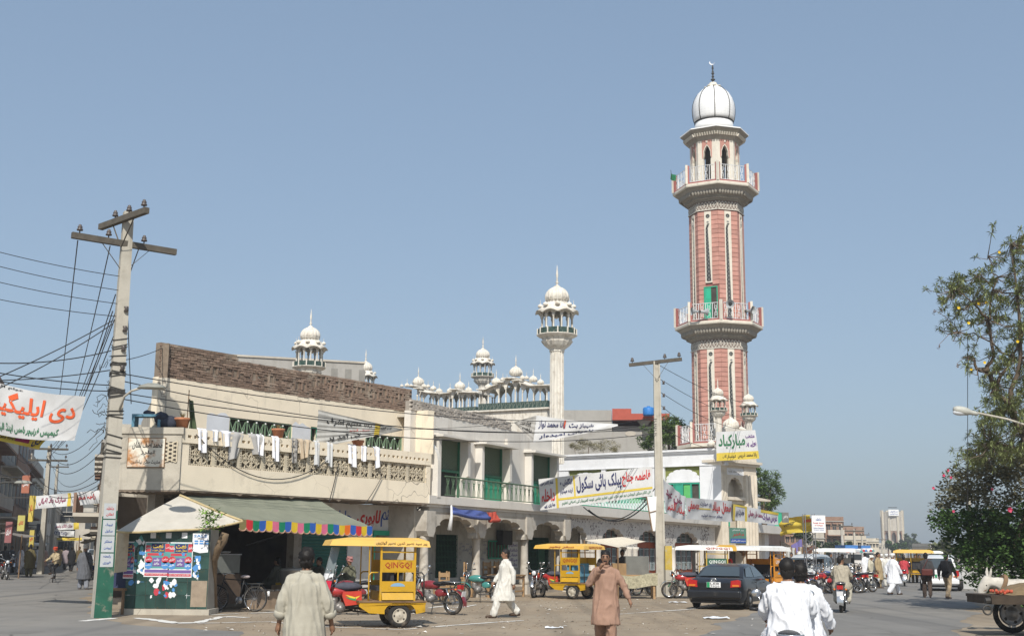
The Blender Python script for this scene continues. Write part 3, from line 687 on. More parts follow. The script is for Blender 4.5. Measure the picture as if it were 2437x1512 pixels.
# --- pink tile courses either side of the window strips
fw = 2*R0*sin(pi/8); STR = .46; pw = (fw - STR)/2
pm = MB().hexa([(-pw/2,-.03,-.138),(pw/2,-.03,-.138),(pw/2,.03,-.138),(-pw/2,.03,-.138),(-pw/2,-.03,.138),(pw/2,-.03,.138),(pw/2,.03,.138),(-pw/2,.03,.138)]).mesh('wall_tile',m_pink)
cour = [8.3 + .305*k for k in range(20)] + [16.1 + .305*k for k in range(24)]
rest = MB(); cnt = 0
DOOR = (-1,16.0,18.35)
for k in (-1,0,-2,1,2,-3):
    F_ = Face(k,R0)
    for z in cour:
        for s_ in (-1,1):
            p = F_.P(s_*(STR/2 + pw/2),z + .15,-.012)
            if k == DOOR[0] and z < DOOR[2] and z > 15 and s_ == 1: 
                continue
            if cnt < 300 and k in (-1,0,-2,1):
                o = bpy.data.objects.new('wall_tile',pm); COL.objects.link(o); o.parent = mn; o.location = inv @ p; o.rotation_euler = (0,0,F_.a + pi/2); cnt += 1
            else: rest.box(p,(pw,.06,.29),F_.a + pi/2)
o = rest.build('wall_tiles',m_pink,mn); o['kind'] = 'stuff'
# --- window strips: ivory frame, dark pane, pierced screen
for k in (-2,-1,0,1):
    F_ = Face(k,R0)
    for z0,z1 in ((8.3,14.35),(16.1 if k != DOOR[0] else 18.75,23.4)):
        fr = MB(); f3 = lambda a,b,w: F_.P(a,b,w)
        za = z1 - 1.15                               # spring of the pointed head
        hd = [(-.16,za)] + [(-.16 + .16*q/5,za + .34*sin(pi/2*q/5) ** .9) for q in range(1,6)] + [(.16 - .16*q/5,za + .34*sin(pi/2*(5 - q)/5) ** .9) for q in range(1,6)]
        fr.prism([(-STR/2,z0),(-.16,z0),] + hd + [(.16,z0),(STR/2,z0),(STR/2,z1 - .62),(-STR/2,z1 - .62)],f3,-.04,.05)
        # roundel above
        circ = [(.14*cos(t_),z1 - .32 + .14*sin(t_)) for t_ in [pi*q/10 for q in range(11)]]
        fr.prism([(-STR/2,z1 - .32),(-.14,z1 - .32)] + circ[::-1][1:-1] + [(.14,z1 - .32),(STR/2,z1 - .32),(STR/2,z1),(-STR/2,z1)],f3,-.04,.05)
        circ = [(.14*cos(t_),z1 - .32 + .14*sin(t_)) for t_ in [pi + pi*q/10 for q in range(11)]]
        fr.prism([(-STR/2,z1 - .62),(STR/2,z1 - .62),(STR/2,z1 - .32),(.14,z1 - .32)] + circ[::-1][1:-1] + [(-.14,z1 - .32),(-STR/2,z1 - .32)],f3,-.04,.05)
        fr.prism([(-STR/2,z0 - .08),(STR/2,z0 - .08),(STR/2,z0),(-STR/2,z0)],f3,-.04,.06)
        fr = fr.build('window_strip',m_ivory,mn)
        mb = MB(); mb.prism([(-.19,z0),(.19,z0),(.19,z1 - .1),(-.19,z1 - .1)],f3,-.03,-.02); mb.build('pane',mat('minaret_pane',(.035,.038,.04),.4,.2,4),fr)
        mb = MB(); z = z0 + .02; q = 0
        while z < za + .2:
            mb.bar(F_.P(-.16,z,.0),F_.P(.16,z,.0),.018,.01,up=F_.n)
            for s_ in (-1,1): mb.bar(F_.P(-.15*s_,z,.003 + .002*s_),F_.P(.15*s_,z + .26,.003 + .002*s_),.016,.01,up=F_.n)
            mb.add([F_.P(.05*cos(t_) ,z + .13 + .07*sin(t_),.008) for t_ in [pi/2*j for j in range(4)]],[(0,1,2,3)])
            z += .26
        for t_ in range(4): mb.bar(F_.P(.13*cos(pi/4*t_),z1 - .32 + .13*sin(pi/4*t_),.002*t_),F_.P(-.13*cos(pi/4*t_),z1 - .32 - .13*sin(pi/4*t_),.002*t_),.02,.01,up=F_.n)
        mb.prism([(-.06,z1 - .76),(.06,z1 - .76),(.09,z1 - .7),(0,z1 - .64),(-.09,z1 - .7)],f3,.05,.06)
        mb.build('pierced_screen',mat('screen_grey',(.22,.22,.21),.7,.1,5),fr)
# --- green door standing open on the upper balcony
F_ = Face(DOOR[0],R0)
dr = MB(); dr.prism([(-.3,16.0),(.5,16.0),(.5,18.35),(-.3,18.35)],F_.P,-.03,.012); dr = dr.build('doorway',m_dark,mn)
mb = MB(); mb.prism([(-.36,16.0),(-.3,16.0),(-.3,18.35),(.5,18.35),(.5,16),(.56,16),(.56,18.42),(-.36,18.42)],F_.P,0,.06); mb.build('door_frame',m_green,dr)
m_dgreen = mat('bright_green_door',(.035,.38,.23),.5,.08,4)
mb = MB(); mb.prism([(-.29,16.02),(.12,16.02),(.12,18.33),(-.29,18.33)],F_.P,.02,.05); lf = mb.build('door_leaf',m_dgreen,dr)
mb = MB()
for z in (16.15,16.85,17.6): mb.prism([(-.2,z),(.04,z),(.04,z + .55),(-.2,z + .55)],F_.P,.05,.062)
mb.build('door_panel',mat('green_door_panel',(.03,.42,.25),.5,.08,4),lf)
# --- balconies: corbel, slab, posts, railings
def rail_mesh(wd,ht):
    mb = MB(); f = lambda a,b: Vector((a,0,b))
    for z in (.06,ht): mb.tube([f(-wd/2,z),f(wd/2,z)],.022,4)
    for q in range(3): mb.tube([f(-wd/4 + q*wd/4,0),f(-wd/4 + q*wd/4,ht)],.022,4)
    n = 4
    for q in range(n):
        x = -wd/2 + wd*(q + .5)/n
        for zc in (.35*ht,.7*ht):
            ring = [f(x + .1*cos(2*pi*j/8),zc + .14*sin(2*pi*j/8)) for j in range(9)]
            mb.tube(ring,.011,3,False)
        mb.tube([f(x - .12,.06),f(x,.5*ht),f(x - .12,ht)],.012,3,False); mb.tube([f(x + .12,.06),f(x,.5*ht),f(x + .12,ht)],.012,3,False)
    return mb
def balcony(zs,RB,rail=1.15,corbel=True,faces=(-2,-1,0,1,-3,2)):
    if corbel:
        mb = MB(); octa(mb,[(R0 + .02,zs - 1.6),(R0 + .02,zs - 1.0)]); bd = mb.build('ornament_band',mat('band_dark',(.2,.15,.13),.8,.1,4),mn)
        for k in faces:
            F_ = Face(k,R0 + .02); mb = MB(); n = 6
            for q in range(n):
                x = -F_.s/2 + F_.s*(q + .5)/n
                for s_ in (-1,1):
                    pts = [F_.P(x + s_*.1*sin(pi*j/6) ,zs - 1.55 + .5*j/6,.015) for j in range(7)]
                    for j in range(6): mb.bar(pts[j],pts[j + 1],.035,.03,up=F_.n)
                mb.ell(F_.P(x,zs - 1.3,.01),(.035,.035,.06),5,4)
            mb.prism([(-F_.s/2,zs - 1.62),(F_.s/2,zs - 1.62),(F_.s/2,zs - 1.56),(-F_.s/2,zs - 1.56)],F_.P,0,.06)
            mb.build('ornament',mat('ornament_pale',(.56,.53,.47),.8,.08,4),bd)
        mb = MB(); octa(mb,[(R0 + .02,zs - 1.0),(R0 + .14,zs - .98),(R0 + .14,zs - .9),(R0 + .26,zs - .84),(R0 + .36,zs - .78),(R0 + .36,zs - .7),(R0 + .42,zs - .66),(RB - .22,zs - .3),(RB - .1,zs - .22),(RB - .1,zs - .18)]); cb = mb.build('corbel',m_corb,mn)
        for k in faces:
            F_ = Face(k,RB - .34); mb = MB(); n = 9
            for q in range(n):
                x = (-F_.s/2 + F_.s*(q + .5)/n)*.93
                mb.ell(F_.P(x,zs - .48,-.06),(.1,.1,.22),8,6); 
            F2 = Face(k,R0 + .3)
            for q in range(10): mb.box(F2.P(-F2.s/2 + F2.s*(q + .5)/10,zs - .86,.02),(.08,.06,.06),F2.a + pi/2)
            mb.build('bracket_leaf',m_corb,cb)
    mb = MB()
    if corbel: octa(mb,[(RB,zs - .18),(RB + .03,zs - .12),(RB + .03,zs),(RB,zs + .03)])
    else:
        q_ = [MC + Vector((cos(PH0 - pi/4*j),sin(PH0 - pi/4*j),0))*(RB + .02) for j in range(4)] + [MC + Vector((.3,0,0)),MC + Vector((.6,-1.6,0))]
        mb.add([p + Vector((0,0,zs - .18)) for p in q_] + [p + Vector((0,0,zs + .03)) for p in q_],[list(range(6)),list(range(6,12))] + [(i,(i + 1) % 6,6 + (i + 1) % 6,6 + i) for i in range(6)])
    mb.build('balcony_slab',m_ivory,mn)
    wd = 2*RB*sin(pi/8) - .3; rm = rail_mesh(wd,rail - .1).mesh('railing',mat('white_iron',(.72,.73,.74),.5,.05,4))
    kb = MB(); pb = MB()
    for k in faces:
        F_ = Face(k,RB - .12)
        o = bpy.data.objects.new('railing',rm); COL.objects.link(o); o.parent = mn; o.location = inv @ F_.P(0,zs + .12,-.02); o.rotation_euler = (0,0,F_.a + pi/2)
        fb = MB(); fb.prism([(-wd/2,zs + .02),(wd/2,zs + .02),(wd/2,zs + .13),(-wd/2,zs + .13)],F_.P,-.08,.06); fb.build('railing_kerb',m_pinkd,mn)
        a = PH0 + pi/4*k; p = MC + Vector((cos(a),sin(a),0))*(RB - .12)
        q = MB(); q.box(p + Vector((0,0,zs + .03 + (rail + .1)/2)),(.24,.24,rail + .1),a + pi/4); q = q.build('post',m_pinkd,mn)
        q2 = MB(); q2.box(p + Vector((cos(a),sin(a),0))*.1 + Vector((0,0,zs + .03 + (rail + .14)/2)),(.15,.15,rail + .14),a + pi/4); q2.build('post_face',m_ivory,q)
RB = 2.8
balcony(8.3,RB,1.2,False,(-1,-2,-3)); balcony(16.0,RB); balcony(25.1,RB)
# --- lantern storey with open arches, eave, dome
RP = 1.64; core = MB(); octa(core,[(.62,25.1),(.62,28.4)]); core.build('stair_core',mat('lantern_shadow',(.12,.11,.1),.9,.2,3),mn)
for k in range(8):
    F_ = Face(k,RP); s2 = F_.s/2; o_ = .24
    hd = [(-o_,27.0),(-o_ - .04,27.05),(-o_ + .02,27.25),(-o_ + .02,27.5),(-.12,27.78),(0,27.95),(.12,27.78),(o_ - .02,27.5),(o_ - .02,27.25),(o_ + .04,27.05),(o_,27.0)]
    wl_ = MB(); wl_.prism([(-s2,25.1),(-o_,25.1)] + hd + [(o_,25.1),(s2,25.1),(s2,28.5),(-s2,28.5)],F_.P,-.22,0); wl_ = wl_.build('lantern_wall',m_ivory,mn)
    mb = MB(); pk = [(-.34,27.05),(-.3,27.08)] + [(x*1.16,z + .05 + .03*(z > 27.3)) for x,z in hd[2:9]] + [(.3,27.08),(.34,27.05),(.34,28.38),(-.34,28.38)]
    mb.prism(pk,F_.P,.0,.015); mb.build('pink_spandrel',m_pink,wl_)
    mb = MB(); mb.ell(F_.P(0,28.18,.02),(.08,.08,.1),6,4); mb.build('rosette',m_ivory,wl_)
    mb = MB(); mb.prism([(-o_,25.12),(o_,25.12),(o_,25.5),(-o_,25.5)],F_.P,-.15,-.05); mb.build('parapet_panel',m_pink,wl_)
mb = MB(); octa(mb,[(RP + .02,28.3),(RP + .1,28.42),(2.0,28.75),(2.22,28.92),(2.26,28.96),(2.26,29.06),(1.4,29.25)]); ev = mb.build('eave',m_corb,mn)
for k in range(8):
    F_ = Face(k,2.0); mb = MB()
    for q in range(9): mb.box(F_.P(-F_.s/2 + F_.s*(q + .5)/9,28.68,-.06),(.07,.3,.2),F_.a + pi/2,.5)
    mb.build('eave_bracket',m_ivory,ev)
mb = MB(); octa(mb,[(2.27,28.975),(2.285,28.98),(2.285,29.05),(2.27,29.055)]); mb.build('eave_trim',m_tilew,mn)
prof = [(1.26,29.2),(1.28,29.9)] 
mb = MB(); mb.lathe(prof,MC,32); mb.build('dome_drum',m_tilew,mn,smooth=True)
dp = [(1.29,29.98),(1.36,30.2),(1.41,30.55),(1.42,30.9),(1.38,31.25),(1.27,31.6),(1.08,31.95),(.8,32.25),(.42,32.48),(.2,32.55)]
mb = MB(); mb.lathe(dp,MC,48); dm = mb.build('dome',m_tilew,mn,smooth=True)
mb = MB(); mb.lathe([(1.285,29.9),(1.31,29.9),(1.31,29.98),(1.285,29.98)],MC,32); mb.build('dome_band',m_black,dm)
for k in range(8):
    a = PH0 + pi/4*k; pts = [MC + Vector((r*cos(a),r*sin(a),z)) for r,z in dp[:-1]]
    mb = MB(); mb.tube(pts,.035,5); mb.build('dome_rib',m_black,dm)
grout = MB()
for r,z in [(dp[i][0] + (dp[i + 1][0] - dp[i][0])*t_,dp[i][1] + (dp[i + 1][1] - dp[i][1])*t_) for i in range(7) for t_ in (0,.5)]: grout.lathe([(r + .004,z - .006),(r + .004,z + .006)],MC,32)
grout.build('tile_joint',mat('tile_grout',(.62,.63,.65),.8,0),dm)
mb = MB(); mb.lathe([(.55,32.42),(.5,32.5),(.3,32.62),(.26,32.75),(.2,32.82),(.08,32.86)],MC,16,8,.2)
for k in range(8):
    a = 2*pi*k/8; mb.ell(MC + Vector((.5*cos(a),.5*sin(a),32.48)),(.13,.13,.05),6,4)
mb.build('lotus_cap',m_ivory,mn,smooth=True)
mb = MB(); mb.lathe([(.05,32.8),(.05,32.95),(.14,33.0),(.15,33.06),(.05,33.12),(.05,33.2),(.1,33.25),(.05,33.32),(.05,33.4),(.1,33.46),(.11,33.5),(.04,33.56),(.08,33.62),(.04,33.68),(.03,33.75),(.07,33.82),(.05,34.0),(.02,34.1)],MC,10); fi = mb.build('finial',m_iron,mn,smooth=True)
mb = MB(); cr_ = [(.17*cos(t_),.17*sin(t_)) for t_ in [radians(-200 + 200*q/12) for q in range(13)]]; cr2 = [(.05 + .16*cos(t_),.035 + .135*sin(t_)) for t_ in [radians(-200 + 195*q/12) for q in range(13)]]
mb.prism(cr_ + cr2[::-1],lambda a,b,w: MC + Vector((a - .06,w,34.26 + b)),-.015,.015); mb.build('crescent',mat('silver_metal',(.7,.7,.7),.3,0,metal=.6),fi)
# --- horn loudspeakers and a flag on the balconies
def horn(p,yaw,label,both=False):
    t = thing('loudspeaker',label,'loudspeaker',p,yaw)
    for s_ in ((1,-1) if both else (1,)):
        mb = MB(); pts = [(s_*.06,0,0),(s_*.25,0,0),(s_*.4,0,0),(s_*.5,0,0),(s_*.52,0,0)]; mb.tube(pts,[.07,.09,.15,.25,.27],14,False)
        mb.build('horn',mat('horn_grey',(.33,.35,.36),.5,.12,6),t,False,True)
        mb = MB(); mb.ell((s_*.34,0,0),(.1,.07,.07),8,6); mb.build('horn_core',m_iron,t,False,True)
    mb = MB(); mb.box((0,0,0),(.14,.14,.16)); mb.tube([(0,0,-.05),(0,0,-.5)],.02,5); mb.build('driver',m_iron,t,False)
horn(at(1664,741,75.4),radians(8),'double horn loudspeaker beside the green minaret door',True)
horn(at(1737,726,75.2),radians(-100),'single horn loudspeaker facing the square on the minaret balcony')
horn(at(1775,740,75.8),radians(-40),'grey horn loudspeaker at the right end of the minaret balcony')
fl = thing('flag','small green flag at the upper minaret balcony corner','flag',at(1599,430,77.2))
mb = MB(); p = at(1599,430,77.2); mb.tube([p,p + Vector((-.08,0,.75))],.015,5); mb.build('flag_pole',m_iron,fl)
mb = MB(); mb.grid(lambda a,b: p + Vector((-.12 + .33*a + .05*b,.08*sin(5*a),.1 + .42*b - .15*a)),6,4); mb.build('flag_cloth',mat('flag_green',(.02,.16,.07),.8,.1,4),fl)

# ================================================================== mosque front, terrace wall, gate
GC = Vector((12.386,72.163,0)); MQ = Facade(GC,126.0)
mq = thing('mosque','white two-storey mosque front with red arched doors and olive panels','mosque',B.P(16,0,-2))
uL,zt = MQ.h(1330,1090); zt = 7.75
def mh(x,y,w=0): return MQ.h(x,y,w)
piers = [(mh(1330,1120)[0],mh(1352,1120)[0]),(mh(1430,1120)[0],mh(1440,1120)[0]),(mh(1551,1115)[0],mh(1580,1115)[0]),(mh(1664,1110)[0],0.0)]
mb = MB(); fbox(mb,MQ,uL,0.3,6.72,7.5,-.4,0); fbox(mb,MQ,uL,.3,7.5,7.6,-.5,.12); fbox(mb,MQ,uL,.3,7.6,7.72,-.5,.2); fbox(mb,MQ,uL,.3,6.72,6.78,0,.05)
for a,b in piers: fbox(mb,MQ,a,b,3.5,6.72,-.4,0)
mb.build('terrace_wall',m_mos,mq)
for i in range(3):
    a,b = piers[i][1],piers[i + 1][0]
    mb = MB(); fbox(mb,MQ,a,b,3.5,6.718,-.3,-.16); bay = mb.build('bay',m_olive,mq)
    mb = MB(); c_ = cusp(a + .08,b - .08,5.95,6.62,7); mb.prism([(a + .08,5.86)] + c_ + [(b - .08,5.86)],MQ.P,-.16,-.1); mb.build('lobed_panel',m_mos,bay)
    mb = MB(); fbox(mb,MQ,a,b,5.76,5.86,-.16,-.02); fbox(mb,MQ,a,b,3.5,4.6,-.16,-.06); mb.build('bay_wall',m_mos,bay)
    wd = MB(); fbox(wd,MQ,a + .05,b - .05,4.6,5.76,-.16,-.14); wd = wd.build('window',m_dark,mq)
    mb = MB(); fbox(mb,MQ,a + .05,b - .05,5.66,5.75,-.139,-.04)
    n = 4
    for q in range(n + 1): c0 = a + .05 + (b - a - .1)*q/n; fbox(mb,MQ,c0 - .04,c0 + .04,4.6,5.66,-.139,-.04)
    fbox(mb,MQ,a + .09 + (b - a)/n,a + .05 + 2*(b - a)/n - .06,4.6,5.66,-.12,-.07)
    mb.build('window_frame',mat('bay_green',(.035,.3,.2),.55,.08,4),wd)
    mb = MB(); fbox(mb,MQ,a + .09 + 2*(b - a)/n,a + .05 + 2.95*(b - a)/n - .06,4.6,5.6,-.1,-.05); mb.build('shutter_leaf',mat('light_green_shutter',(.1,.4,.12),.55,.08,4),wd)
mb = MB(); q = [MQ.P(uL,7.4,-.5),MQ.P(.3,7.4,-.5),MQ.P(-2.5,7.4,-6),MQ.P(uL,7.4,-9)]; mb.hexa(q + [p + Vector((0,0,.2)) for p in q]); mb.build('mosque_roof',m_conc,mq)
mb = MB(); fbox(mb,MQ,uL,-6,0,7.4,-9,-8.8); mb.build('mosque_back_wall',m_mos,mq)
# ground floor along the street
u4 = BU1 + .3; UE = 25.7
mb = MB(); fbox(mb,B,BU1 + .02,UE,3.22,3.62,-6,-.05); fbox(mb,B,BU1 + .02,UE,3.12,3.22,-6,-.25); mb.build('terrace_slab',m_bwall,mq)
m_tilewall = mat('figured_tile_wall',(.56,.53,.49),.6,.1,3,stain=((.2,.14,.13),.6,.66,9),dust=((.4,.36,.31),.6,.8,1.2))
doors = [(4.1,6.9,0),(7.9,11.5,1),(12.6,16.9,1),(18.2,22.9,1)]
e = BU1 + .3
for a,b,k in doors:
    mb = MB(); ar = cusp(a + .2,b - .2,1.85,2.82,7); mb.prism([(e,.3),(a + .05,.3),(a + .05,1.85),(a + .2,1.85)] + ar + [(b - .2,1.85),(b - .05,1.85),(b - .05,.3),(b + .05,.3),(b + .05,3.118),(e,3.118)],pf(B),-.7,-.4); mb.build('tiled_arch',m_tilewall,mq); e = b + .05
    for u in (a - .15,b + .15): pl = MB(); pl.lathe([(.2,.3),(.2,.5),(.15,.58),(.14,1.7),(.2,1.8),(.2,1.88)],B.P(u,0,-.38),10); pl.build('pilaster',m_bwall,mq,smooth=True)
    if k:
        dr = MB(); fbox(dr,B,a - .1,b + .1,.3,3.0,-1.0,-.95); dr = dr.build('red_door',m_rdoor,mq)
        gl = MB(); ir = MB(); n = 5
        for q in range(n):
            c0,c1 = a + .1 + (b - a - .2)*q/n + .1,a + .1 + (b - a - .2)*(q + 1)/n - .1
            fbox(gl,B,c0,c1,.75,1.85,-.95,-.935); fbox(gl,B,c0,c1,2.15,2.75,-.95,-.935)
            for z in (.75,1.1,1.45,1.8,2.2,2.4,2.6): ir.bar(B.P(c0,z,-.92),B.P(c1,z,-.92),.035,.02)
            for r_ in (0,.33,.66,1): ir.bar(B.P(c0 + (c1 - c0)*r_,.75,-.915),B.P(c0 + (c1 - c0)*r_,1.85,-.915),.035,.02); ir.bar(B.P(c0 + (c1 - c0)*r_,2.15,-.915),B.P(c0 + (c1 - c0)*r_,2.75,-.915),.03,.02)
        gl.build('door_glass',m_glass,dr); ir.build('door_grille',m_cyan,dr)
    else: mb = MB(); fbox(mb,B,b + .3,b + .5,.3,3.0,-2.49,-1.1); mb.build('arcade_back',m_bwall,mq); mb = MB(); fbox(mb,B,b - 1.2,b - .5,.3,2.0,-2.49,-2.4); mb.build('dark_door',m_gate,mq)
mb = MB(); fbox(mb,B,e,UE,.3,3.118,-.7,-.42); mb.build('tiled_wall',m_tilewall,mq)
dt = MB(); random.seed(11)
for k in range(900):                                  # dark mosaic flecks on the tiled wall
    u,z = random.uniform(4,24.5),random.uniform(1.9,3.08)
    if any(a + .1 < u < b - .1 and z < 2.9 for a,b,_ in doors): continue
    dt.box(B.P(u,z,-.398),(.05,.01,.05),B.rz(),0,pi/4)
o = dt.build('mosaic_fleck',mat('mosaic_dark',(.1,.06,.06),.5,0),mq); o['kind'] = 'stuff'
# terrace railing of green and white ironwork
a,b = 4.2,25.2; rl = MB(); rl.tube([B.P(a,4.25,-.25),B.P(b,4.25,-.25)],.03,5); rl.tube([B.P(a,3.66,-.25),B.P(b,3.66,-.25)],.025,5); rl = rl.build('terrace_railing',m_shut,mq)
def scroll():
    mb = MB(); f = lambda x,z: Vector((x,0,z))
    mb.tube([f(0,0),f(0,.6)],.015,4)
    for s_ in (-1,1): mb.tube([f(0,.05),f(s_*.14,.2),f(s_*.05,.32),f(s_*.15,.45),f(0,.58)],.016,4)
    return mb.mesh('scroll',mat('mint_iron',(.45,.62,.55),.6,.1,4))
sm = scroll(); iv = mq.matrix_basis.inverted()
for k in range(54): link('scroll',sm,rl,iv @ B.P(a + (b - a)*(k + .5)/54,3.66,-.25),B.rz())
# --- corner gate with two slender minarets
GT = Facade(GC + Vector((0,0,0)),46.0)
gt = thing('mosque_gate','carved stone corner gate with two slender domed turrets','gate',GC)
gh = lambda x,y=1200,w=0: GT.h(x,y,w)
gw = gh(1801)[0]; gz = 6.75
p1 = gh(1731)[0]; p2 = gh(1772)[0]
mb = MB(); 
for a,b in ((0,p1),(p2,gw)):
    fbox(mb,GT,a,b,0,gz,-1.2,0)
    for q in range(4): uu = a + (b - a)*(q + .5)/4; mb.tube([GT.P(uu,.4,.0),GT.P(uu,gz - .5,.0)],(b - a)/9,8)
mb.build('pier',m_stone,gt)
mb = MB(); fbox(mb,GT,-.15,gw + .15,gz,gz + .15,-1.2,.18); fbox(mb,GT,-.25,gw + .25,gz + .15,gz + .3,-1.2,.3); fbox(mb,GT,0,gw,gz + .3,7.7,-1.2,.05); mb.build('cornice',m_stone,gt)
arc = cusp(p1 + .06,p2 - .06,5.0,6.15,7)
mb = MB(); mb.prism([(p1,4.9),(p1 + .06,4.9)] + arc + [(p2 - .06,4.9),(p2,4.9),(p2,gz),(p1,gz)],GT.P,-.3,-.05); mb.build('arch_panel',m_stone,gt)
mb = MB(); fbox(mb,GT,p1,p2,0,gz,-1.0,-.75); fbox(mb,GT,p1,p2,4.72,4.9,-.75,.1); fbox(mb,GT,p1,p2,4.5,4.72,-.75,-.1); mb.build('niche',m_stone,gt)
fg = lambda a,b: GT.P(a,b,.053)
mb = MB(); fbox(mb,GT,p1,p2,6.2,6.6,-.048,-.03); tx = mb.build('inscription_panel',m_mos,gt)
mb = MB(); write(mb,'جامع مسجد غوثیہ',lambda a,b: GT.P(a,b,-.026),p1 + .2,6.26,p2 - .2,6.54); mb.build('inscription',m_corb,tx)
mb = MB(); fbox(mb,GT,p1 + .15,p1 + .62*(p2 - p1),3.2,4.5,-.74,-.68); gs = mb.build('gate_shutter',m_dgreen,gt)
mb = MB()
for q in range(6): uu = p1 + .2 + .6*(p2 - p1)*q/6; mb.bar(GT.P(uu,3.2,-.66),GT.P(uu,4.5,-.66),.05,.03)
mb.build('shutter_bar',mat('green_door_panel',(.03,.42,.25),.5,.08,4),gs)
for uu in (p2 - .25,p2 - .02):
    mb = MB(); mb.lathe([(.12,2.6),(.12,2.8),(.09,2.9),(.09,4.2),(.14,4.3),(.14,4.45)],GT.P(uu,0,-.35),10); mb.build('colonnette',m_stone,gt,smooth=True)
mb = MB(); fbox(mb,GT,p1 + .05,p2 - .05,2.2,3.1,.02,.08); sg = mb.build('signboard',mat('sign_green',(.1,.22,.17),.6,.1,4),gt)
mb = MB(); fbox(mb,GT,p1 + .1,p2 - .1,2.22,2.48,.082,.086); mb.build('sign_band',m_blue,sg)
mb = MB(); write(mb,'دفتر',lambda a,b: GT.P(a,b,.09),p1 + .3,2.6,p2 - .3,2.82); mb.build('sign_lettering',m_red,sg)
mb = MB(); write(mb,'مدرسہ تعلیم القرآن',lambda a,b: GT.P(a,b,.09),p1 + .15,2.27,p2 - .15,2.42); write(mb,'زیر انتظام',lambda a,b: GT.P(a,b,.09),p1 + .3,2.9,p2 - .3,3.02); mb.build('sign_lettering',m_white,sg)
mb = MB(); fbox(mb,GT,p1 - .1,p2 + .1,2.0,2.1,-.3,.3); mb.build('ledge',m_stone,gt)
mb = MB(); fbox(mb,GT,p1 + .1,p2 - .1,0,1.7,-.74,-.7); mb.build('gate_opening',m_dark,gt)
mb = MB(); mb.prism([(p1,1.5),(p1 + .06,1.5)] + cusp(p1 + .06,p2 - .06,1.5,1.85,5) + [(p2 - .06,1.5),(p2,1.5),(p2,2.0),(p1,2.0)],GT.P,-.3,-.02); mb.build('lower_arch',m_wood,gt)
mb = MB(); mb.prism([(gw,4.75),(gw + 1.3,4.75),(gw + 1.3,4.85),(gw,4.95)],GT.P,-.5,.1); mb.build('side_hood',m_stone,gt)

# ---- domes, domed kiosks and turrets, one mesh each, shared
DP = [(.8,0),(.86,.1),(.84,.16),(.96,.26),(1.0,.5),(.97,.75),(.86,1.0),(.68,1.2),(.45,1.36),(.3,1.42)]
mb = MB(); mb.lathe(DP,(0,0,0),64,16,.16)
for k in range(16):
    a = 2*pi*(k + .5)/16
    mb.add([(1.0*cos(a - .19),1.0*sin(a - .19),.22),(1.0*cos(a + .19),1.0*sin(a + .19),.22),(1.1*cos(a),1.1*sin(a),.52)],[(0,1,2)])
DOME = mb.mesh('dome',m_dome,True)
mb = MB(); mb.lathe([(.34,1.36),(.3,1.48),(.16,1.58),(.08,1.64),(.07,1.72),(.15,1.8),(.15,1.86),(.06,1.94),(.11,2.02),(.05,2.2),(.11,2.4),(.1,2.6),(.04,3.05),(.01,3.4)],(0,0,0),10); FIN = mb.mesh('finial',m_dome,True)
def put_dome(parent,p,R,fin=True,squash=1.0):
    d = link('dome',DOME,parent,parent.matrix_basis.inverted() @ p); d.scale = (R,R,R*squash)
    if fin: f_ = link('finial',FIN,d)
    return d
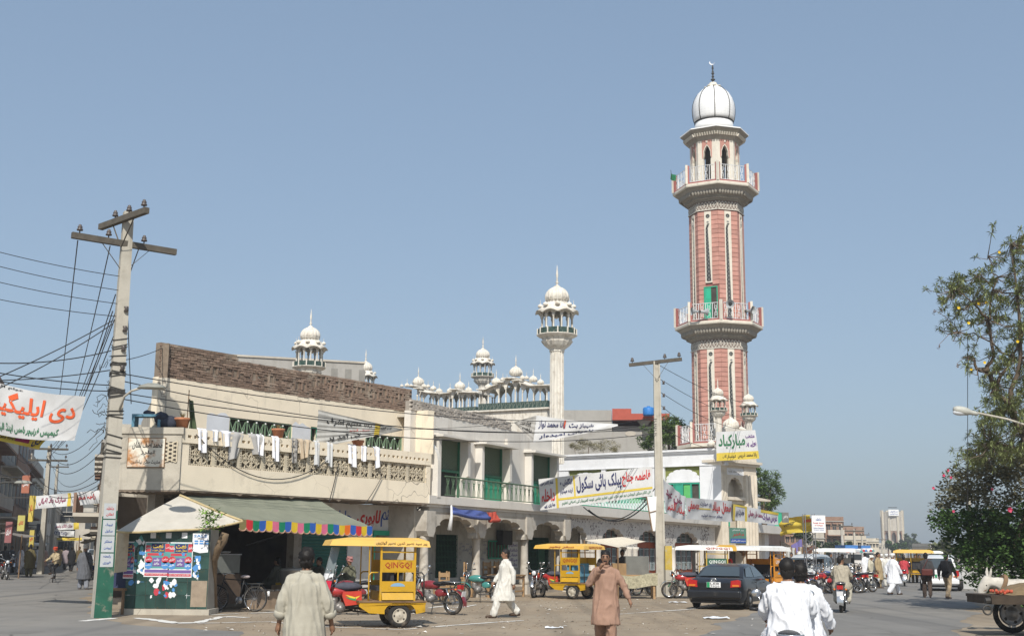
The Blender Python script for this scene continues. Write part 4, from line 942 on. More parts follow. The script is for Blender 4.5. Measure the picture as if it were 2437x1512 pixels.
def turret(t,p,z0,k=1.0,shaft=None,n=12,fins=True):
    """domed kiosk on a lotus bracket; z0 is the underside of its railing, k its size"""
    c = Vector((p.x,p.y,z0)); q = lambda pr: [(r*k,z*k) for r,z in pr]
    if shaft is not None:
        mb = MB(); mb.lathe([(.37*k,shaft - z0),(.34*k,-.72*k)],c,32,16,.1); mb.build('shaft',m_dome,t)
    mb = MB(); mb.lathe(q([(.33,-.85),(.38,-.8),(.36,-.72),(.42,-.66),(.62,-.5),(.76,-.32),(.78,-.24),(.7,-.22)]),c,48,16,.14); mb.build('lotus_bracket',m_dome,t)
    mb = MB(); mb.lathe(q([(.74,-.24),(.8,-.1),(1.03,0),(1.06,.03),(1.06,.07),(.6,.08)]),c,12); mb.build('balcony_slab',m_dome,t)
    mb = MB(); mb.lathe(q([(.99,.07),(1.0,.07),(1.0,.36),(.99,.36)]),c,12); mb.build('lattice_railing',m_gjali,t)
    for j in range(12):
        a = 2*pi*j/12; mb = MB(); mb.box(c + Vector((1.01*k*cos(a),1.01*k*sin(a),.22*k)),(.06*k,.06*k,.34*k),a); mb.build('railing_post',m_dome,t)
    for j in range(n):
        a = 2*pi*(j + .5)/n; mb = MB(); mb.lathe(q([(.065,.08),(.065,.2),(.048,.26),(.045,.9),(.08,.98),(.1,1.06)]),c + Vector((.8*k*cos(a),.8*k*sin(a),0)),8); mb.build('column',m_dome,t,smooth=True)
    ar = MB()
    for j in range(n):
        a0,a1 = 2*pi*(j + .5)/n,2*pi*(j + 1.5)/n; m_ = 6
        for i in range(m_):
            t0,t1 = i/m_,(i + 1)/m_; h = lambda t_: (1.0 + .2*(1 - abs(2*t_ - 1) ** 1.6))*k
            A_ = lambda t_: a0 + (a1 - a0)*t_
            v = [c + Vector((.8*k*cos(A_(t_)),.8*k*sin(A_(t_)),zz)) for t_,zz in ((t0,h(t0)),(t1,h(t1)),(t1,1.32*k),(t0,1.32*k))]; ar.add(v,[(0,1,2,3)])
    ar.build('arch',m_dome,t)
    ev = MB(); nn = 64
    rings = [(.78,1.24,0),(1.1,1.2,.1),(1.13,1.22,.1),(.88,1.42,.06),(.74,1.62,.02),(.62,1.74,0),(.5,1.76,0)]; vs = []
    for r,z,w in rings:
        for j in range(nn):
            a = 2*pi*j/nn; lob = abs(sin(4*a)); vs.append(c + Vector((r*k*cos(a),r*k*sin(a),(z + w*(lob - .6)*1.5)*k)))
    ev.add(vs,[(i*nn + j,i*nn + (j + 1) % nn,(i + 1)*nn + (j + 1) % nn,(i + 1)*nn + j) for i in range(len(rings) - 1) for j in range(nn)]); ev.build('scalloped_eave',m_dome,t,smooth=True)
    d = put_dome(t,c + Vector((0,0,1.74*k)),.6*k)
    if fins:
        for j in range(8):
            a = 2*pi*j/8; put_dome(t,c + Vector((.86*k*cos(a),.86*k*sin(a),1.5*k)),.13*k)
for x,y,Y,lb in ((1709,988,71.6,'left'),(1782,1000,75.0,'right')):
    p = at(x,y,Y); turret(gt,p,at(x,y - 10,Y).z,.52,7.5,8,False)
dmc = GT.P(gw*.52,0,-.55)                         # little vaulted kiosk over the gate
mb = MB(); fbox(mb,GT,.5,gw - .5,8.5,8.6,-1.1,.1); fbox(mb,GT,.7,gw - .7,8.6,9.0,-1,0)
for q in range(6):
    mb.lathe([(.06,7.7),(.05,7.8),(.05,8.3),(.1,8.5)],GT.P(.6 + (gw - 1.2)*q/5,0,0),8)
mb.build('gate_kiosk',m_dome,gt)
put_dome(gt,dmc + Vector((0,0,8.95)),.48)
for du,r in ((-.75,.22),(.75,.22),(-1.15,.16),(1.15,.16),(-.42,.17),(.42,.17)): put_dome(gt,dmc + GT.d*du*gw/4.2 + GT.n*.3 + Vector((0,0,8.85)),r)
put_dome(gt,GT.P(-.35,7.65,.1),.22); put_dome(gt,at(1693,1062,72.3),.25)

# ================================================================== domes on the prayer hall behind
tl = [(1325,800,62.0,'thick white column turret with domed kiosk above the houses',6.0),(735,876,75.4,'white domed kiosk turret rising behind the brick parapet',7.0),(1148,898,109.0,'small white turret between the two roof pavilions',12.0),(868,928,110.0,'white turret dome half hidden behind the brick parapet',12.0)]
for x,y,Y,lb,sh in tl:
    p = at(x,y,Y); t = thing('mosque_turret',lb,'turret',(p.x,p.y,sh)); turret(t,p,p.z,1.0,sh)
def zv(zx,zy): return 932.5 + zx*.16636,777.1 + zy*.16636
def pavilion(name,label,Y,xr,ang,cols_,par,eaves,domes,basewall):
    x,y = zv(xr,par[1]); p = at(x,y,Y); F_ = Facade((p.x,p.y),ang); t = thing(name,label,'pavilion',(p.x,p.y,0))
    H_ = lambda zx,zy,w=0: F_.h(*zv(zx,zy),w)
    uL_,uR_ = H_(par[0],par[1])[0],H_(par[2],par[3])[0]; zp1 = (H_(par[0],par[1])[1] + H_(par[2],par[3])[1])/2; dz = (H_(par[2],par[3])[1] - H_(par[2],par[4])[1])
    D_ = 2.4
    mb = MB(); fbox(mb,F_,uL_,uR_,zp1 - dz,zp1,-D_,0); mb.build('lattice_parapet',m_gjali,t)
    pp = MB(); n = int((uR_ - uL_)/.33)
    for j in range(n):
        c0 = uL_ + (uR_ - uL_)*(j + .5)/n
        for s_ in (-1,1): pp.bar(F_.P(c0 - .12,zp1 - dz + .05,.012 + .004*s_),F_.P(c0 + .12,zp1 - .04,.012 + .004*s_) if s_ > 0 else F_.P(c0 - .12,zp1 - .04,.008),.03,.012,up=F_.n)
    pp.build('parapet_tracery',mat('tracery_green',(.2,.23,.2),.7,.2,6),t)
    mb = MB(); fbox(mb,F_,uL_ - .1,uR_ + .15,zp1 - dz - .12,zp1 - dz - .003,-D_ - .1,.12); fbox(mb,F_,uL_,uR_ - .1,0.5,zp1 - dz - .12,-D_,-.1); mb.build('base_wall',m_dome,t)
    us = [H_(c,1000)[0] for c in cols_]
    def ez(u):
        for a,b,za,zb in es:
            if a <= u <= b: return za + (zb - za)*((u - a)/(b - a) if b > a else 0)
        return es[-1][3] if u > es[-1][1] else es[0][2]
    es = []
    for x0,y0,x1,y1 in eaves:
        a = H_(x0,y0); b = H_(x1,y1); es.append((a[0],b[0],a[1],b[1]))
    for w in (-.18,-D_ + .2):
        for u in us:
            zt_ = ez(u); mb = MB(); h = zt_ - zp1
            mb.lathe([(.085,zp1 - .02),(.085,zp1 + .08),(.06,zp1 + .12),(.05,zp1 + h*.6),(.08,zp1 + h*.66),(.1,zp1 + h*.72)],F_.P(u,0,w),8); mb.build('column',m_dome,t,smooth=True)
        for a,b in zip(us,us[1:]):
            if b - a < .25: continue
            zl,zr = ez(a + .01),ez(b - .01); zc = ez((a + b)/2); n_ = 10; zs_ = zp1 + (min(zl,zr) - zp1)*.7
            arc_ = [(a + .08 + (b - a - .16)*q/n_,zs_ + (zc - .12 - zs_)*(1 - abs(2*q/n_ - 1) ** 1.8)) for q in range(n_ + 1)]
            mb = MB(); mb.prism([(a,zs_ - .05),(a + .08,zs_ - .05)] + arc_ + [(b - .08,zs_ - .05),(b,zs_ - .05),(b,zr),((a + b)/2,zc),(a,zl)],F_.P,w - .06,w + .06); mb.build('arch',m_dome,t)
    rf = MB()
    for a,b,za,zb in es:
        n_ = 6
        for q in range(n_):
            c0,c1 = a + (b - a)*q/n_,a + (b - a)*(q + 1)/n_; f = lambda s_: za + (zb - za)*(s_*s_*(3 - 2*s_))
            z0_,z1_ = f(q/n_),f((q + 1)/n_); v = [F_.P(c0,z0_,.3),F_.P(c1,z1_,.3),F_.P(c1,z1_,-D_ - .2),F_.P(c0,z0_,-D_ - .2)]
            rf.hexa(v + [p_ + Vector((0,0,.07)) for p_ in v])
        rf.hexa([F_.P(a + .1,za + .07,-.2),F_.P(b - .1,zb + .07,-.2),F_.P(b - .1,zb + .07,-D_ + .1),F_.P(a + .1,za + .07,-D_ + .1)] + [F_.P(a + .1,za + .2,-.5),F_.P(b - .1,zb + .2,-.5),F_.P(b - .1,zb + .2,-D_ + .4),F_.P(a + .1,za + .2,-D_ + .4)])
    rf.build('roof',m_dome,t)
    for zx,zy,r,w in domes:
        q = H_(zx,zy,w); sc = (F_.P(q[0],0,w).y)/FPX*.16636; put_dome(t,F_.P(q[0],q[1],w),r*sc)
    return t
pavilion('roof_pavilion','larger domed roof pavilion with green lattice parapet beside the thick column turret',92,2110,118,[1240,1275,1362,1512,1612,1747,1850,2010,2105,2200],(1235,1108,2225,1042,1140),[(1228,905,1330,905),(1330,905,1500,842),(1500,800,1600,800),(1600,745,1735,740),(1735,778,1830,772),(1840,808,2000,850),(2000,850,2250,842)],
         [(1770,700,90,-1.2),(1490,825,66,-1.0),(1375,888,48,-.6),(1585,775,36,-1.6),(1645,765,30,-1.9),(1865,752,38,-.6),(1925,750,33,-1.4),(2020,785,58,-1.0),(2125,822,48,-.5)],True)
pavilion('roof_pavilion','domed roof pavilion behind the grey brick parapet of the arcaded house',98,1200,118,[345,388,435,570,650,725,805,850,950,992,1078,1172],(300,1190,1205,1135,1190),[(210,855,330,850),(330,890,410,885),(412,925,560,950),(560,950,690,955),(690,965,835,950),(835,905,940,900),(945,938,1218,945)],
         [(375,835,80,-1.2),(140,860,26,-.6),(215,858,36,-1),(272,850,22,-1.5),(455,868,36,-.6),(515,870,32,-1.4),(590,905,42,-.8),(675,945,45,-.5),(830,942,45,-.5),(970,892,74,-1.1),(1095,932,48,-.6)],True)
# ================================================================== poles, kiosk, awnings
m_pole = mat('pole_concrete',(.44,.41,.35),.92,.1,2,.25,16,stain=((.32,.29,.24),.55,.75,2.5),streak=((.3,.27,.22),.58,.8,3))
m_timber = mat('grey_timber',(.1,.088,.072),.9,.2,5,.4,20)
m_insul = mat('brown_porcelain',(.09,.075,.07),.35,.15,6)
m_pgreen = mat('pole_green',(.02,.1,.065),.75,.15,4,stain=((.25,.23,.18),.55,.72,5))
m_paper = mat('paper',(.45,.47,.48),.8,.08,6)
INS = [(.015,-.1),(.015,.02),(.075,.03),(.078,.06),(.05,.085),(.062,.105),(.058,.135),(.035,.15),(.042,.17),(.015,.19)]
def pole(name,label,base,top,w0,w1,rz):
    t = thing(name,label,'utility pole',base); mb = MB()
    for i in range(1): 
        d = [Vector((cos(rz + pi/4 + pi/2*k),sin(rz + pi/4 + pi/2*k),0)) for k in range(4)]
        mb.hexa([base + q*w0*.7 for q in d] + [top + q*w1*.7 for q in d])
    mb.build('post',m_pole,t); return t
PB = Vector((-9.84,30.23,0)); PT = Vector((-9.86,30.23,10.1))
pl = pole('electric_pole','leaning concrete electric pole with two wooden crossarms at the street corner',PB,PT,.42,.24,radians(28))
for a,b,ins in (((-10.96,29.6,9.27),(-8.77,31.1,9.22),(.07,.34,.68)),((-10.75,31.0,9.85),(-9.07,29.4,9.87),(.32,.62,.93))):
    a,b = Vector(a) + Vector((0,-.2,0)),Vector(b) + Vector((0,-.2,0)); mb = MB(); mb.bar(a,b,.13,.15); ca = mb.build('crossarm',m_timber,pl)
    for s_ in ins:
        mb = MB(); mb.lathe(INS,a.lerp(b,s_) + Vector((0,0,.12)),12); mb.build('insulator',m_insul,ca,smooth=True)
    mid = a.lerp(b,.5)
    for s_ in (.28,.74):
        mb = MB(); mb.bar(a.lerp(b,s_) - Vector((0,0,.06)),mid + Vector((0,-.02,-.75)),.03,.012); mb.build('brace',m_timber,ca)
for z in (7.55,7.05,6.55,6.05):
    mb = MB(); mb.lathe([(.03,-.07),(.06,-.06),(.035,0),(.06,.06),(.03,.07)],PB + Vector((.13,-.12,z)),10); mb.build('shackle',m_insul,pl,smooth=True)
def face_pt(t_,z,off=.0): # right-hand (green) face of the pole
    rz_ = radians(28); s_ = .42 + (.24 - .42)*z/10.1; c = PB.lerp(PT,z/10.1)
    n = Vector((cos(rz_ - pi/2),sin(rz_ - pi/2),0)); d = Vector((cos(rz_),sin(rz_),0))
    return c + n*(s_/2*.99 + off) + d*(t_*s_/2*.99) + Vector((0,0,0))
mb = MB(); mb.quad(face_pt(-1,0,.004),face_pt(1,0,.004),face_pt(1,2.55,.004),face_pt(-.9,2.4,.004)); mb.build('green_paint',m_pgreen,pl)
for z0,z1,tx,mm in ((2.35,2.72,['اعلان','داخلہ'],m_red),(1.95,2.32,['سکول','کوچنگ'],m_blue),(1.55,1.93,['ٹیوشن','سنٹر'],m_blue),(1.2,1.52,['فوری','رابطہ'],m_blue)):
    q = MB(); q.quad(face_pt(-.75,z0,.012),face_pt(.8,z0,.012),face_pt(.8,z1,.012),face_pt(-.75,z1,.012)); q = q.build('pasted_notice',m_paper,pl)
    mb = MB()
    for k,t_ in enumerate(tx): write(mb,t_,lambda a,b: face_pt(a,b,.018),-.42,z0 + .06 + k*.15,.5,z0 + .14 + k*.15)
    mb.build('notice_lettering',mm,q)
mb = MB(); random.seed(4)
for k in range(34):                                   # turns of wire round the pole
    z = random.choice([6.2,6.3,6.1,5.5,5.45,5.0,4.8,4.4,4.0,3.9,5.9,6.7]) + random.uniform(-.12,.12); s_ = (.42 + (.24 - .42)*z/10.1)*.74; c = PB.lerp(PT,z/10.1); tl_ = random.uniform(-.1,.1)
    pts = [c + Vector((s_*cos(radians(28) + pi/4 + pi/2*q)*1.03,s_*sin(radians(28) + pi/4 + pi/2*q)*1.03,tl_*cos(pi/2*q))) for q in range(5)]; mb.tube(pts,.014,4)
for k in range(16):
    z = random.uniform(4.2,6.4); c = PB.lerp(PT,z/10.1) + Vector((-.2,-.15,0)); pts = [c]
    for q in range(5): pts.append(pts[-1] + Vector((random.uniform(-.13,.09),random.uniform(-.05,.05),random.uniform(-.16,.08))))
    mb.tube(pts,.008,4)
o = mb.build('wire_lashing',m_iron,pl); o['kind'] = 'stuff'
lp = MB(); a = PB + Vector((.15,-.15,5.0)); lp.tube([a,a + Vector((.12,-.1,.32)),a + Vector((.35,-.25,.45)),a + Vector((.6,-.4,.5))],.03,7); lp = lp.build('lamp_arm',m_pole,pl,smooth=True)
mb = MB(); c = a + Vector((.92,-.55,.52)); mb.lathe([(.0,.09),(.12,.08),(.3,.02),(.36,-.04),(.34,-.05),(.0,-.02)],c,14,sx=1.0,sy=.6); mb.build('lamp_shade',mat('enamel_grey',(.25,.25,.22),.5,.12,5),lp,smooth=True)
# --- second pole, H-section, with a stub post beside it
QB = Vector((5.78,47.6,0)); QT = Vector((5.72,47.6,9.05))
p2_ = thing('electric_pole','slim concrete electric pole with a single crossarm before the mosque doors','utility pole',QB)
mb = MB(); 
for dx,w,h in ((-.13,.07,.2),(.13,.07,.2),(0,.2,.07)):
    d = [Vector(q) for q in ((-w/2,-h/2,0),(w/2,-h/2,0),(w/2,h/2,0),(-w/2,h/2,0))]
    mb.hexa([QB + Vector((dx*1.15,0,0)) + q*1.25 for q in d] + [QT + Vector((dx*.75,0,0)) + q*.75 for q in d])
mb.build('post',m_pole,p2_)
a,b = Vector((4.67,47.9,8.94)),Vector((6.68,47.3,9.1)); mb = MB(); mb.bar(a,b,.12,.13); ca = mb.build('crossarm',m_timber,p2_)
for s_ in (.06,.68,.95): mb = MB(); mb.lathe(INS,a.lerp(b,s_) + Vector((0,0,.1)),12); mb.build('insulator',m_insul,ca,smooth=True)
for s_ in (.26,.74): mb = MB(); mb.bar(a.lerp(b,s_) - Vector((0,.05,.05)),QT + Vector((0,-.1,-.75)),.03,.012); mb.build('brace',m_timber,ca)
for z in (8.2,7.7,7.2,6.75): mb = MB(); mb.lathe([(.03,-.07),(.06,-.06),(.035,0),(.06,.06),(.03,.07)],QB + Vector((.2,-.05,z)),10); mb.build('shackle',m_insul,p2_,smooth=True)
st = thing('stub_post','short square post, yellow above and grey below, beside the slim pole','post',(6.02,47.2,0))
mb = MB(); mb.box((6.02,47.2,.5),(.26,.24,1.0)); mb.build('lower_post',m_pole,st)
mb = MB(); mb.box((6.02,47.2,1.45),(.262,.242,.9)); mb.build('yellow_post',mat('flaking_yellow',(.5,.36,.07),.85,.15,5,stain=((.4,.37,.3),.5,.7,6)),st)
bd = thing('hoarding_board','narrow white board leaning on the slim pole','board',at(1548,1210,47.3))
mb = MB(); mb.hexa([at(1552,1262,47.2),at(1559,1262,47.2),at(1559,1262,47.25),at(1552,1262,47.25),at(1538,1180,47.2),at(1562,1180,47.2),at(1562,1180,47.25),at(1538,1180,47.25)]); mb.build('panel',m_white,bd)
mb = MB(); mb.bar(at(1552,1263,47.18),at(1538,1180,47.18),.05,.04); mb.bar(at(1545,1218,47.19),at(1561,1214,47.19),.04,.03); mb.build('batten',m_wood,bd)

# --- tiled kiosk wall with posters
ks = thing('tiled_kiosk','kiosk wall of dark green tiles covered with torn posters','kiosk',(-8.7,31.85,0))
KX0,KX1,KY = -9.78,-7.68,31.78
mb = MB(); mb.box(((KX0 + KX1)/2,KY + .45,1.08),(KX1 - KX0,.88,2.12)); mb.build('core',mat('kiosk_cement',(.33,.3,.25),.95,.15,3),ks)
mb = MB(); mb.box(((KX0 + KX1)/2,KY + .43,.07),(KX1 - KX0 + .16,1.05,.14)); mb.build('footing',m_conc,ks)
m_ktile = mat('green_marbled_tile',(.022,.06,.05),.35,.3,3,stain=((.1,.08,.03),.6,.68,5),rnd=.25,spec=.5)
nx,nz = 8,6; tw,th_ = (KX1 - KX0)/nx,1.98/nz
tm = MB().box((0,0,0),(tw - .008,.02,th_ - .008)).mesh('tile',m_ktile)
iv = ks.matrix_basis.inverted()
for i in range(nx):
    for j in range(nz):
        if (i,j) in ((7,0),(7,1)) and j == 0: pass
        link('tile',tm,ks,iv @ Vector((KX0 + (i + .5)*tw,KY - .002,.15 + (j + .5)*th_)))
mb = MB(); n = 12; poly = [(KX1 - .42 + .1*noise.noise(Vector((k,3,0))),.2 + k*.05) for k in range(14)] + [(KX1 - .02,.85),(KX1 - .02,.2)]
mb.prism(poly,lambda a,b,w: Vector((a,KY - .013 - w,b)),0,.004); mb.build('bare_patch',mat('render_patch',(.3,.24,.18),.9,.2,5),ks)
def kp(a,b,w=.02): return Vector((a,KY - w,b))
def vz(px,py): q = at(900/1.48 + 0,0,1); return None
def kpix(zx,zy):       # where a spot of the wall sits
    x,y = (300 + zx/2.81)*.6757,(1700 + zy/2.81)*.6757; q = at(x,y,KY); return q.x,q.z
pc = dict(red=(.5,.05,.07),blue=(.08,.25,.55),purple=(.16,.1,.3),navy=(.04,.04,.15),yellow=(.7,.5,.05),teal=(.1,.3,.3),white=(.75,.76,.78))
pmts = {k: mat('poster_' + k,v,.6,.08,5) for k,v in pc.items()}
def poster(x0,y0,x1,y1,full=True):
    a0,b1 = kpix(x0,y0); a1,b0 = kpix(x1,y1); t = MB(); t.prism([(a0,b0),(a1,b0),(a1,b1),(a0,b1)],lambda a,b,w: kp(a,b,w),.012,.016); t = t.build('poster',pmts['white'],ks)
    W_,H_ = a1 - a0,b1 - b0; P_ = lambda u,v,w: kp(a0 + W_*u,b0 + H_*v,w)
    def blk(c,u0,v0,u1,v1,w): mb = MB(); mb.quad(P_(u0,v0,w),P_(u1,v0,w),P_(u1,v1,w),P_(u0,v1,w)); mb.build('print_block',pmts[c],t)
    def rd(c,u,v,r,w): mb = MB(); mb.add([P_(u + r*cos(2*pi*k/14),v + r*.72*sin(2*pi*k/14),w) for k in range(14)],[list(range(14))]); mb.build('print_roundel',pmts[c],t)
    blk('teal',.03,.24,.97,.97,.018); blk('red',.03,.03,.97,.1,.019); blk('purple',.03,.12,.97,.21,.019); blk('navy',.25,.7,.78,.95,.02); blk('red',.8,.72,.97,.95,.02); blk('red',.03,.72,.22,.9,.02); blk('red',.1,.61,.75,.68,.021); blk('purple',.33,.3,.68,.55,.02)
    for u,v,c in ((.17,.49,'red'),(.83,.49,'red'),(.17,.33,'blue'),(.83,.33,'blue'),(.62,.66,'blue')): rd(c,u,v,.15 if v < .6 else .07,.022)
    mb = MB(); f = lambda a,b: P_(a,b,.025); write(mb,'نعت',f,.3,.82,.72,.94); write(mb,'محفل حمد و',f,.3,.71,.75,.81); mb.build('print_lettering',pmts['yellow'],t)
    mb = MB()
    for u,v in ((.05,.46),(.71,.46),(.05,.3),(.71,.3),(.38,.45),(.38,.34),(.82,.8),(.05,.79)): write(mb,random.choice(['حافظ','قاری','علامہ','شاہ','صاحب']),f,u,v,u + .22,v + .08)
    write(mb,'بمقام جامع مسجد غوثیہ منڈی',f,.08,.045,.92,.09); mb.build('print_lettering',pmts['white'],t)
poster(600,578,826,925); poster(832,582,1052,932); poster(398,575,474,940)
random.seed(21)
def torn(x0,y0,x1,y1,mats,n):
    for k in range(n):
        cx_,cy_ = random.uniform(x0,x1),random.uniform(y0,y1); a,b = kpix(cx_,cy_); r = random.uniform(.025,.085); m_ = random.randint(6,9)
        pts = [kp(a + r*random.uniform(.35,1.2)*cos(2*pi*q/m_),b + r*1.3*random.uniform(.5,1.1)*sin(2*pi*q/m_),.011 + .0003*k) for q in range(m_)]
        mb = MB(); mb.add(pts,[list(range(m_))]); mb.build('torn_paper',pmts[random.choice(mats)],ks)
torn(480,540,590,900,['white','white','white','blue','teal'],34); torn(1075,700,1130,960,['white','white','blue'],20); torn(650,945,900,1120,['white','white','blue','white','white','red'],34); torn(420,950,570,985,['white','blue'],6); torn(410,1110,440,1125,['white'],2); torn(1000,1110,1030,1130,['white'],2)
a0,b1 = kpix(1068,495); a1,b0 = kpix(1215,690); mb = MB(); mb.prism([(a0,b0 + .05),(a0 + .2,b0),(a1,b0 + .02),(a1,b1),(a0,b1)],lambda a,b,w: kp(a,b,w),.012,.016); q = mb.build('poster',pmts['white'],ks)
mb = MB(); write(mb,'SALE',lambda a,b: kp(a,b,.02),a0 + .03,b1 - .1,a1 - .04,b1 - .03); 
for k in range(6): mb.quad(kp(a0 + .05 + (k % 3)*.13,b0 + .28 - (k // 3)*.06,.02),kp(a0 + .15 + (k % 3)*.13,b0 + .28 - (k // 3)*.06,.02),kp(a0 + .15 + (k % 3)*.13,b0 + .32 - (k // 3)*.06,.02),kp(a0 + .05 + (k % 3)*.13,b0 + .32 - (k // 3)*.06,.02))
mb.build('print_lettering',pmts['blue'],q)
for x in (675,828,985):
    a,b = kpix(x,515); mb = MB(); mb.prism([(a - .07,b - .07),(a + .07,b - .07),(a + .07,b + .07),(a - .07,b + .07)],lambda q,z,w: kp(q,z,w),.012,.015); mb.build('sticker',pmts['white'],ks)
# --- white sheet pitched over the kiosk
sh = thing('canvas_sheet','dirty white canvas sheet pitched over the tiled kiosk','canvas',(-9,32.2,2))
ap,l_,r_ = at(428,1178,33.0),at(275,1262,31.2),at(578,1240,32.2); m1 = at(300,1256,31.4)
mb = MB(); n = 14
def tri(u,v): p = ap.lerp(l_,v).lerp(ap.lerp(r_,v),u); return p + Vector((0,-.1*sin(pi*u)*v,-.12*sin(pi*u)*v + .025*sin(9*u + 4*v)*v))
mb.grid(tri,n,n); o = mb.build('sheet',mat('dirty_canvas',(.47,.44,.385),.9,.08,3,.3,20,stain=((.42,.37,.3),.55,.8,2.5)),sh,smooth=True)
mb = MB(); mb.tube([tri(1,k/10) + Vector((0,-.01,.01)) for k in range(11)],.035,6); mb.build('sheet_rope',mat('straw',(.45,.36,.2),.9,.2,6),sh)
mb = MB(); mb.tube([tri(k/10,1) for k in range(11)],.03,6); mb.build('sheet_hem',mat('straw',(.45,.36,.2)),sh)
# --- long shop awning with coloured scalloped valance
aw = thing('shop_awning','long grey-green awning with rainbow scalloped valance over the tea shop','awning',A.P(-7.5,2.3,1))
wv_ = 1.75; ua,ub_ = A.h(570,1237,wv_)[0],A.h(886,1254,wv_)[0]; za,zb_ = 2.42,2.34; ta,tb = A.h(428,1180,-.2)[0],A.h(757,1184,-.2)[0]
def aws(u,v): return A.P(ta,3.08,-.2).lerp(A.P(tb,3.16,-.2),u).lerp(A.P(ua,za,wv_).lerp(A.P(ub_,zb_,wv_),u),v) + Vector((0,0,-.1*sin(pi*v)*(1 - .3*u) + .012*sin(40*u)))
mb = MB(); mb.grid(aws,24,12); mb.build('awning_cloth',mat('grey_green_canvas',(.2,.21,.16),.9,.08,2,.2,25,streak=((.27,.27,.21),.55,.8,2)),aw,smooth=True)
cols_ = ['ochre','red','green','blue','yellow','pink','green','blue','yellow','pink','green','blue','yellow','pink','green','blue','yellow','orange','blue','red','yellow','blue']
vc = dict(red=(.55,.03,.04),green=(.01,.2,.1),blue=(.03,.11,.42),yellow=(.65,.45,.03),pink=(.6,.14,.24),orange=(.75,.16,.02),ochre=(.2,.17,.07))
nv = len(cols_)
for k,cn in enumerate(cols_):
    mb = MB(); n = 8
    def vp(s_,d): 
        u = (k + s_)/nv; return aws(u,1) + A.n*(.012*sin(30*u)*d*3) + Vector((0,0,-d))
    for i in range(n):
        s0_,s1_ = i/n,(i + 1)/n; h = lambda s_: .21 + .075*sqrt(max(0,1 - (2*s_ - 1) ** 2)); 
        mb.quad(vp(s0_,0),vp(s1_,0),vp(s1_,h(s1_)),vp(s0_,h(s0_)))
    fl_ = mb.build('valance_flap',mat('valance_' + cn,vc[cn],.8,.08,5),aw)
    mb = MB(); pts = [vp(i/n,.225 + .075*sqrt(max(0,1 - (2*i/n - 1) ** 2))) for i in range(n + 1)]; mb.tube(pts,.02,4); mb.build('fringe',mat('dusty_fringe',(.36,.22,.16),.9,.1,5),fl_)
mb = MB(); mb.tube([aws(.02,1),A.P(ua + .3,2.6,-1.3)],.025,5); mb.tube([aws(.55,.98),A.P(ub_ - 2.2,1.75,-1.3)],.028,5); mb.tube([aws(.98,.98),A.P(ub_ + .4,3.0,-1.3)],.02,5); mb.build('awning_arm',m_iron,aw)
# --- stump with a sprouting plant at the kiosk's corner
tr = thing('tree_stump','crooked tree trunk with a few fresh leaves beside the tiled kiosk','tree',(-7.5,31.9,0))
mb = MB(); pts = [(-7.72,32.75,0),(-7.7,32.5,.8),(-7.62,32.1,1.35),(-7.5,31.85,1.62),(-7.36,31.75,1.86),(-7.3,31.75,2.05)]; mb.tube(pts,[.1,.07,.075,.1,.12,.1],9); mb.build('trunk',mat('bark',(.17,.12,.075),.95,.2,6,.6,15),tr,smooth=True)
mb = MB(); random.seed(9)
for k in range(260):
    c = at(499,1234,31.4) + Vector((random.gauss(0,.16),random.gauss(0,.1),random.gauss(.0,.13))); s_ = random.uniform(.035,.07)
    a = random.uniform(0,6.28); t_ = random.uniform(-.8,.8); d = Vector((cos(a),sin(a)*.6,t_)).normalized(); e = d.cross(Vector((.3,.2,1))).normalized()
    mb.add([c,c + d*s_ + e*s_*.5,c + d*s_*2,c + d*s_ - e*s_*.5],[(0,1,2,3)])
mb.build('crown',mat('fresh_leaf',(.15,.27,.04),.6,.3,8),tr)
# --- hanging sack, stand and bench behind the pole
sk = thing('hanging_sack','stained beige sacking hung between pole and kiosk','sacking',(-9.95,31.7,1.2))
mb = MB(); x0 = at(270,1270,31.5).x; x1 = at(305,1270,31.5).x; mb.grid(lambda a,b: Vector((x0 + (x1 - x0)*a,31.55 + .05*sin(7*a),1.02 + 1.08*b + .05*a)),8,8); mb.build('cloth',mat('sacking',(.47,.4,.29),.95,.12,4,stain=((.3,.24,.16),.52,.75,4)),sk,smooth=True)
bn = thing('wooden_stand','low wooden stand behind the corner pole','stand',(-10.05,31.9,0))
mb = MB(); mb.box((-10.05,31.85,.62),(.62,.5,.06)); mb.build('top',m_wood,bn)
for sx in (-1,1):
    for sy in (-1,1): mb = MB(); mb.box((-10.05 + sx*.27,31.85 + sy*.2,.3),(.06,.06,.6)); mb.build('leg',m_wood,bn)
mb = MB(); mb.box((-10.05,32.0,.85),(.5,.2,.4)); mb.build('box',mat('dark_blue_paint',(.03,.04,.09),.6,.1,4),bn)
# --- things on the balcony
def pot(px,py,w,label,Rp=.2):
    q = A.h(px,py,w); p = A.P(q[0],q[1],w); t = thing('flower_pot',label,'flower pot',p); H_ = Rp*1.35
    mb = MB(); mb.lathe([(Rp*.72,0),(Rp*.92,H_*.75),(Rp*1.05,H_*.76),(Rp*1.08,H_),(Rp*.9,H_),(Rp*.85,H_*.8),(.02,H_*.8)],p,18); mb.build('pot',m_terra,t,smooth=True)
    mb = MB(); random.seed(int(px))
    for k in range(60):
        a = random.uniform(0,6.28); l = random.uniform(.1,.26); c = p + Vector((0,0,H_*.9)); d = Vector((cos(a)*.6,sin(a)*.6,1)).normalized()*l; e = Vector((-sin(a),cos(a),0))*.012
        mb.add([c - e,c + e,c + d],[(0,1,2)])
    mb.build('plant',mat('dry_plant',(.2,.17,.08),.8,.3,8),t)
pot(433,1018,-.35,'terracotta pot with dry stalks beside the green flag',.21); pot(661,1040,-.12,'terracotta pot before the long grilled window',.19); pot(851,1066,-.12,'terracotta pot behind the triangular banner',.19)
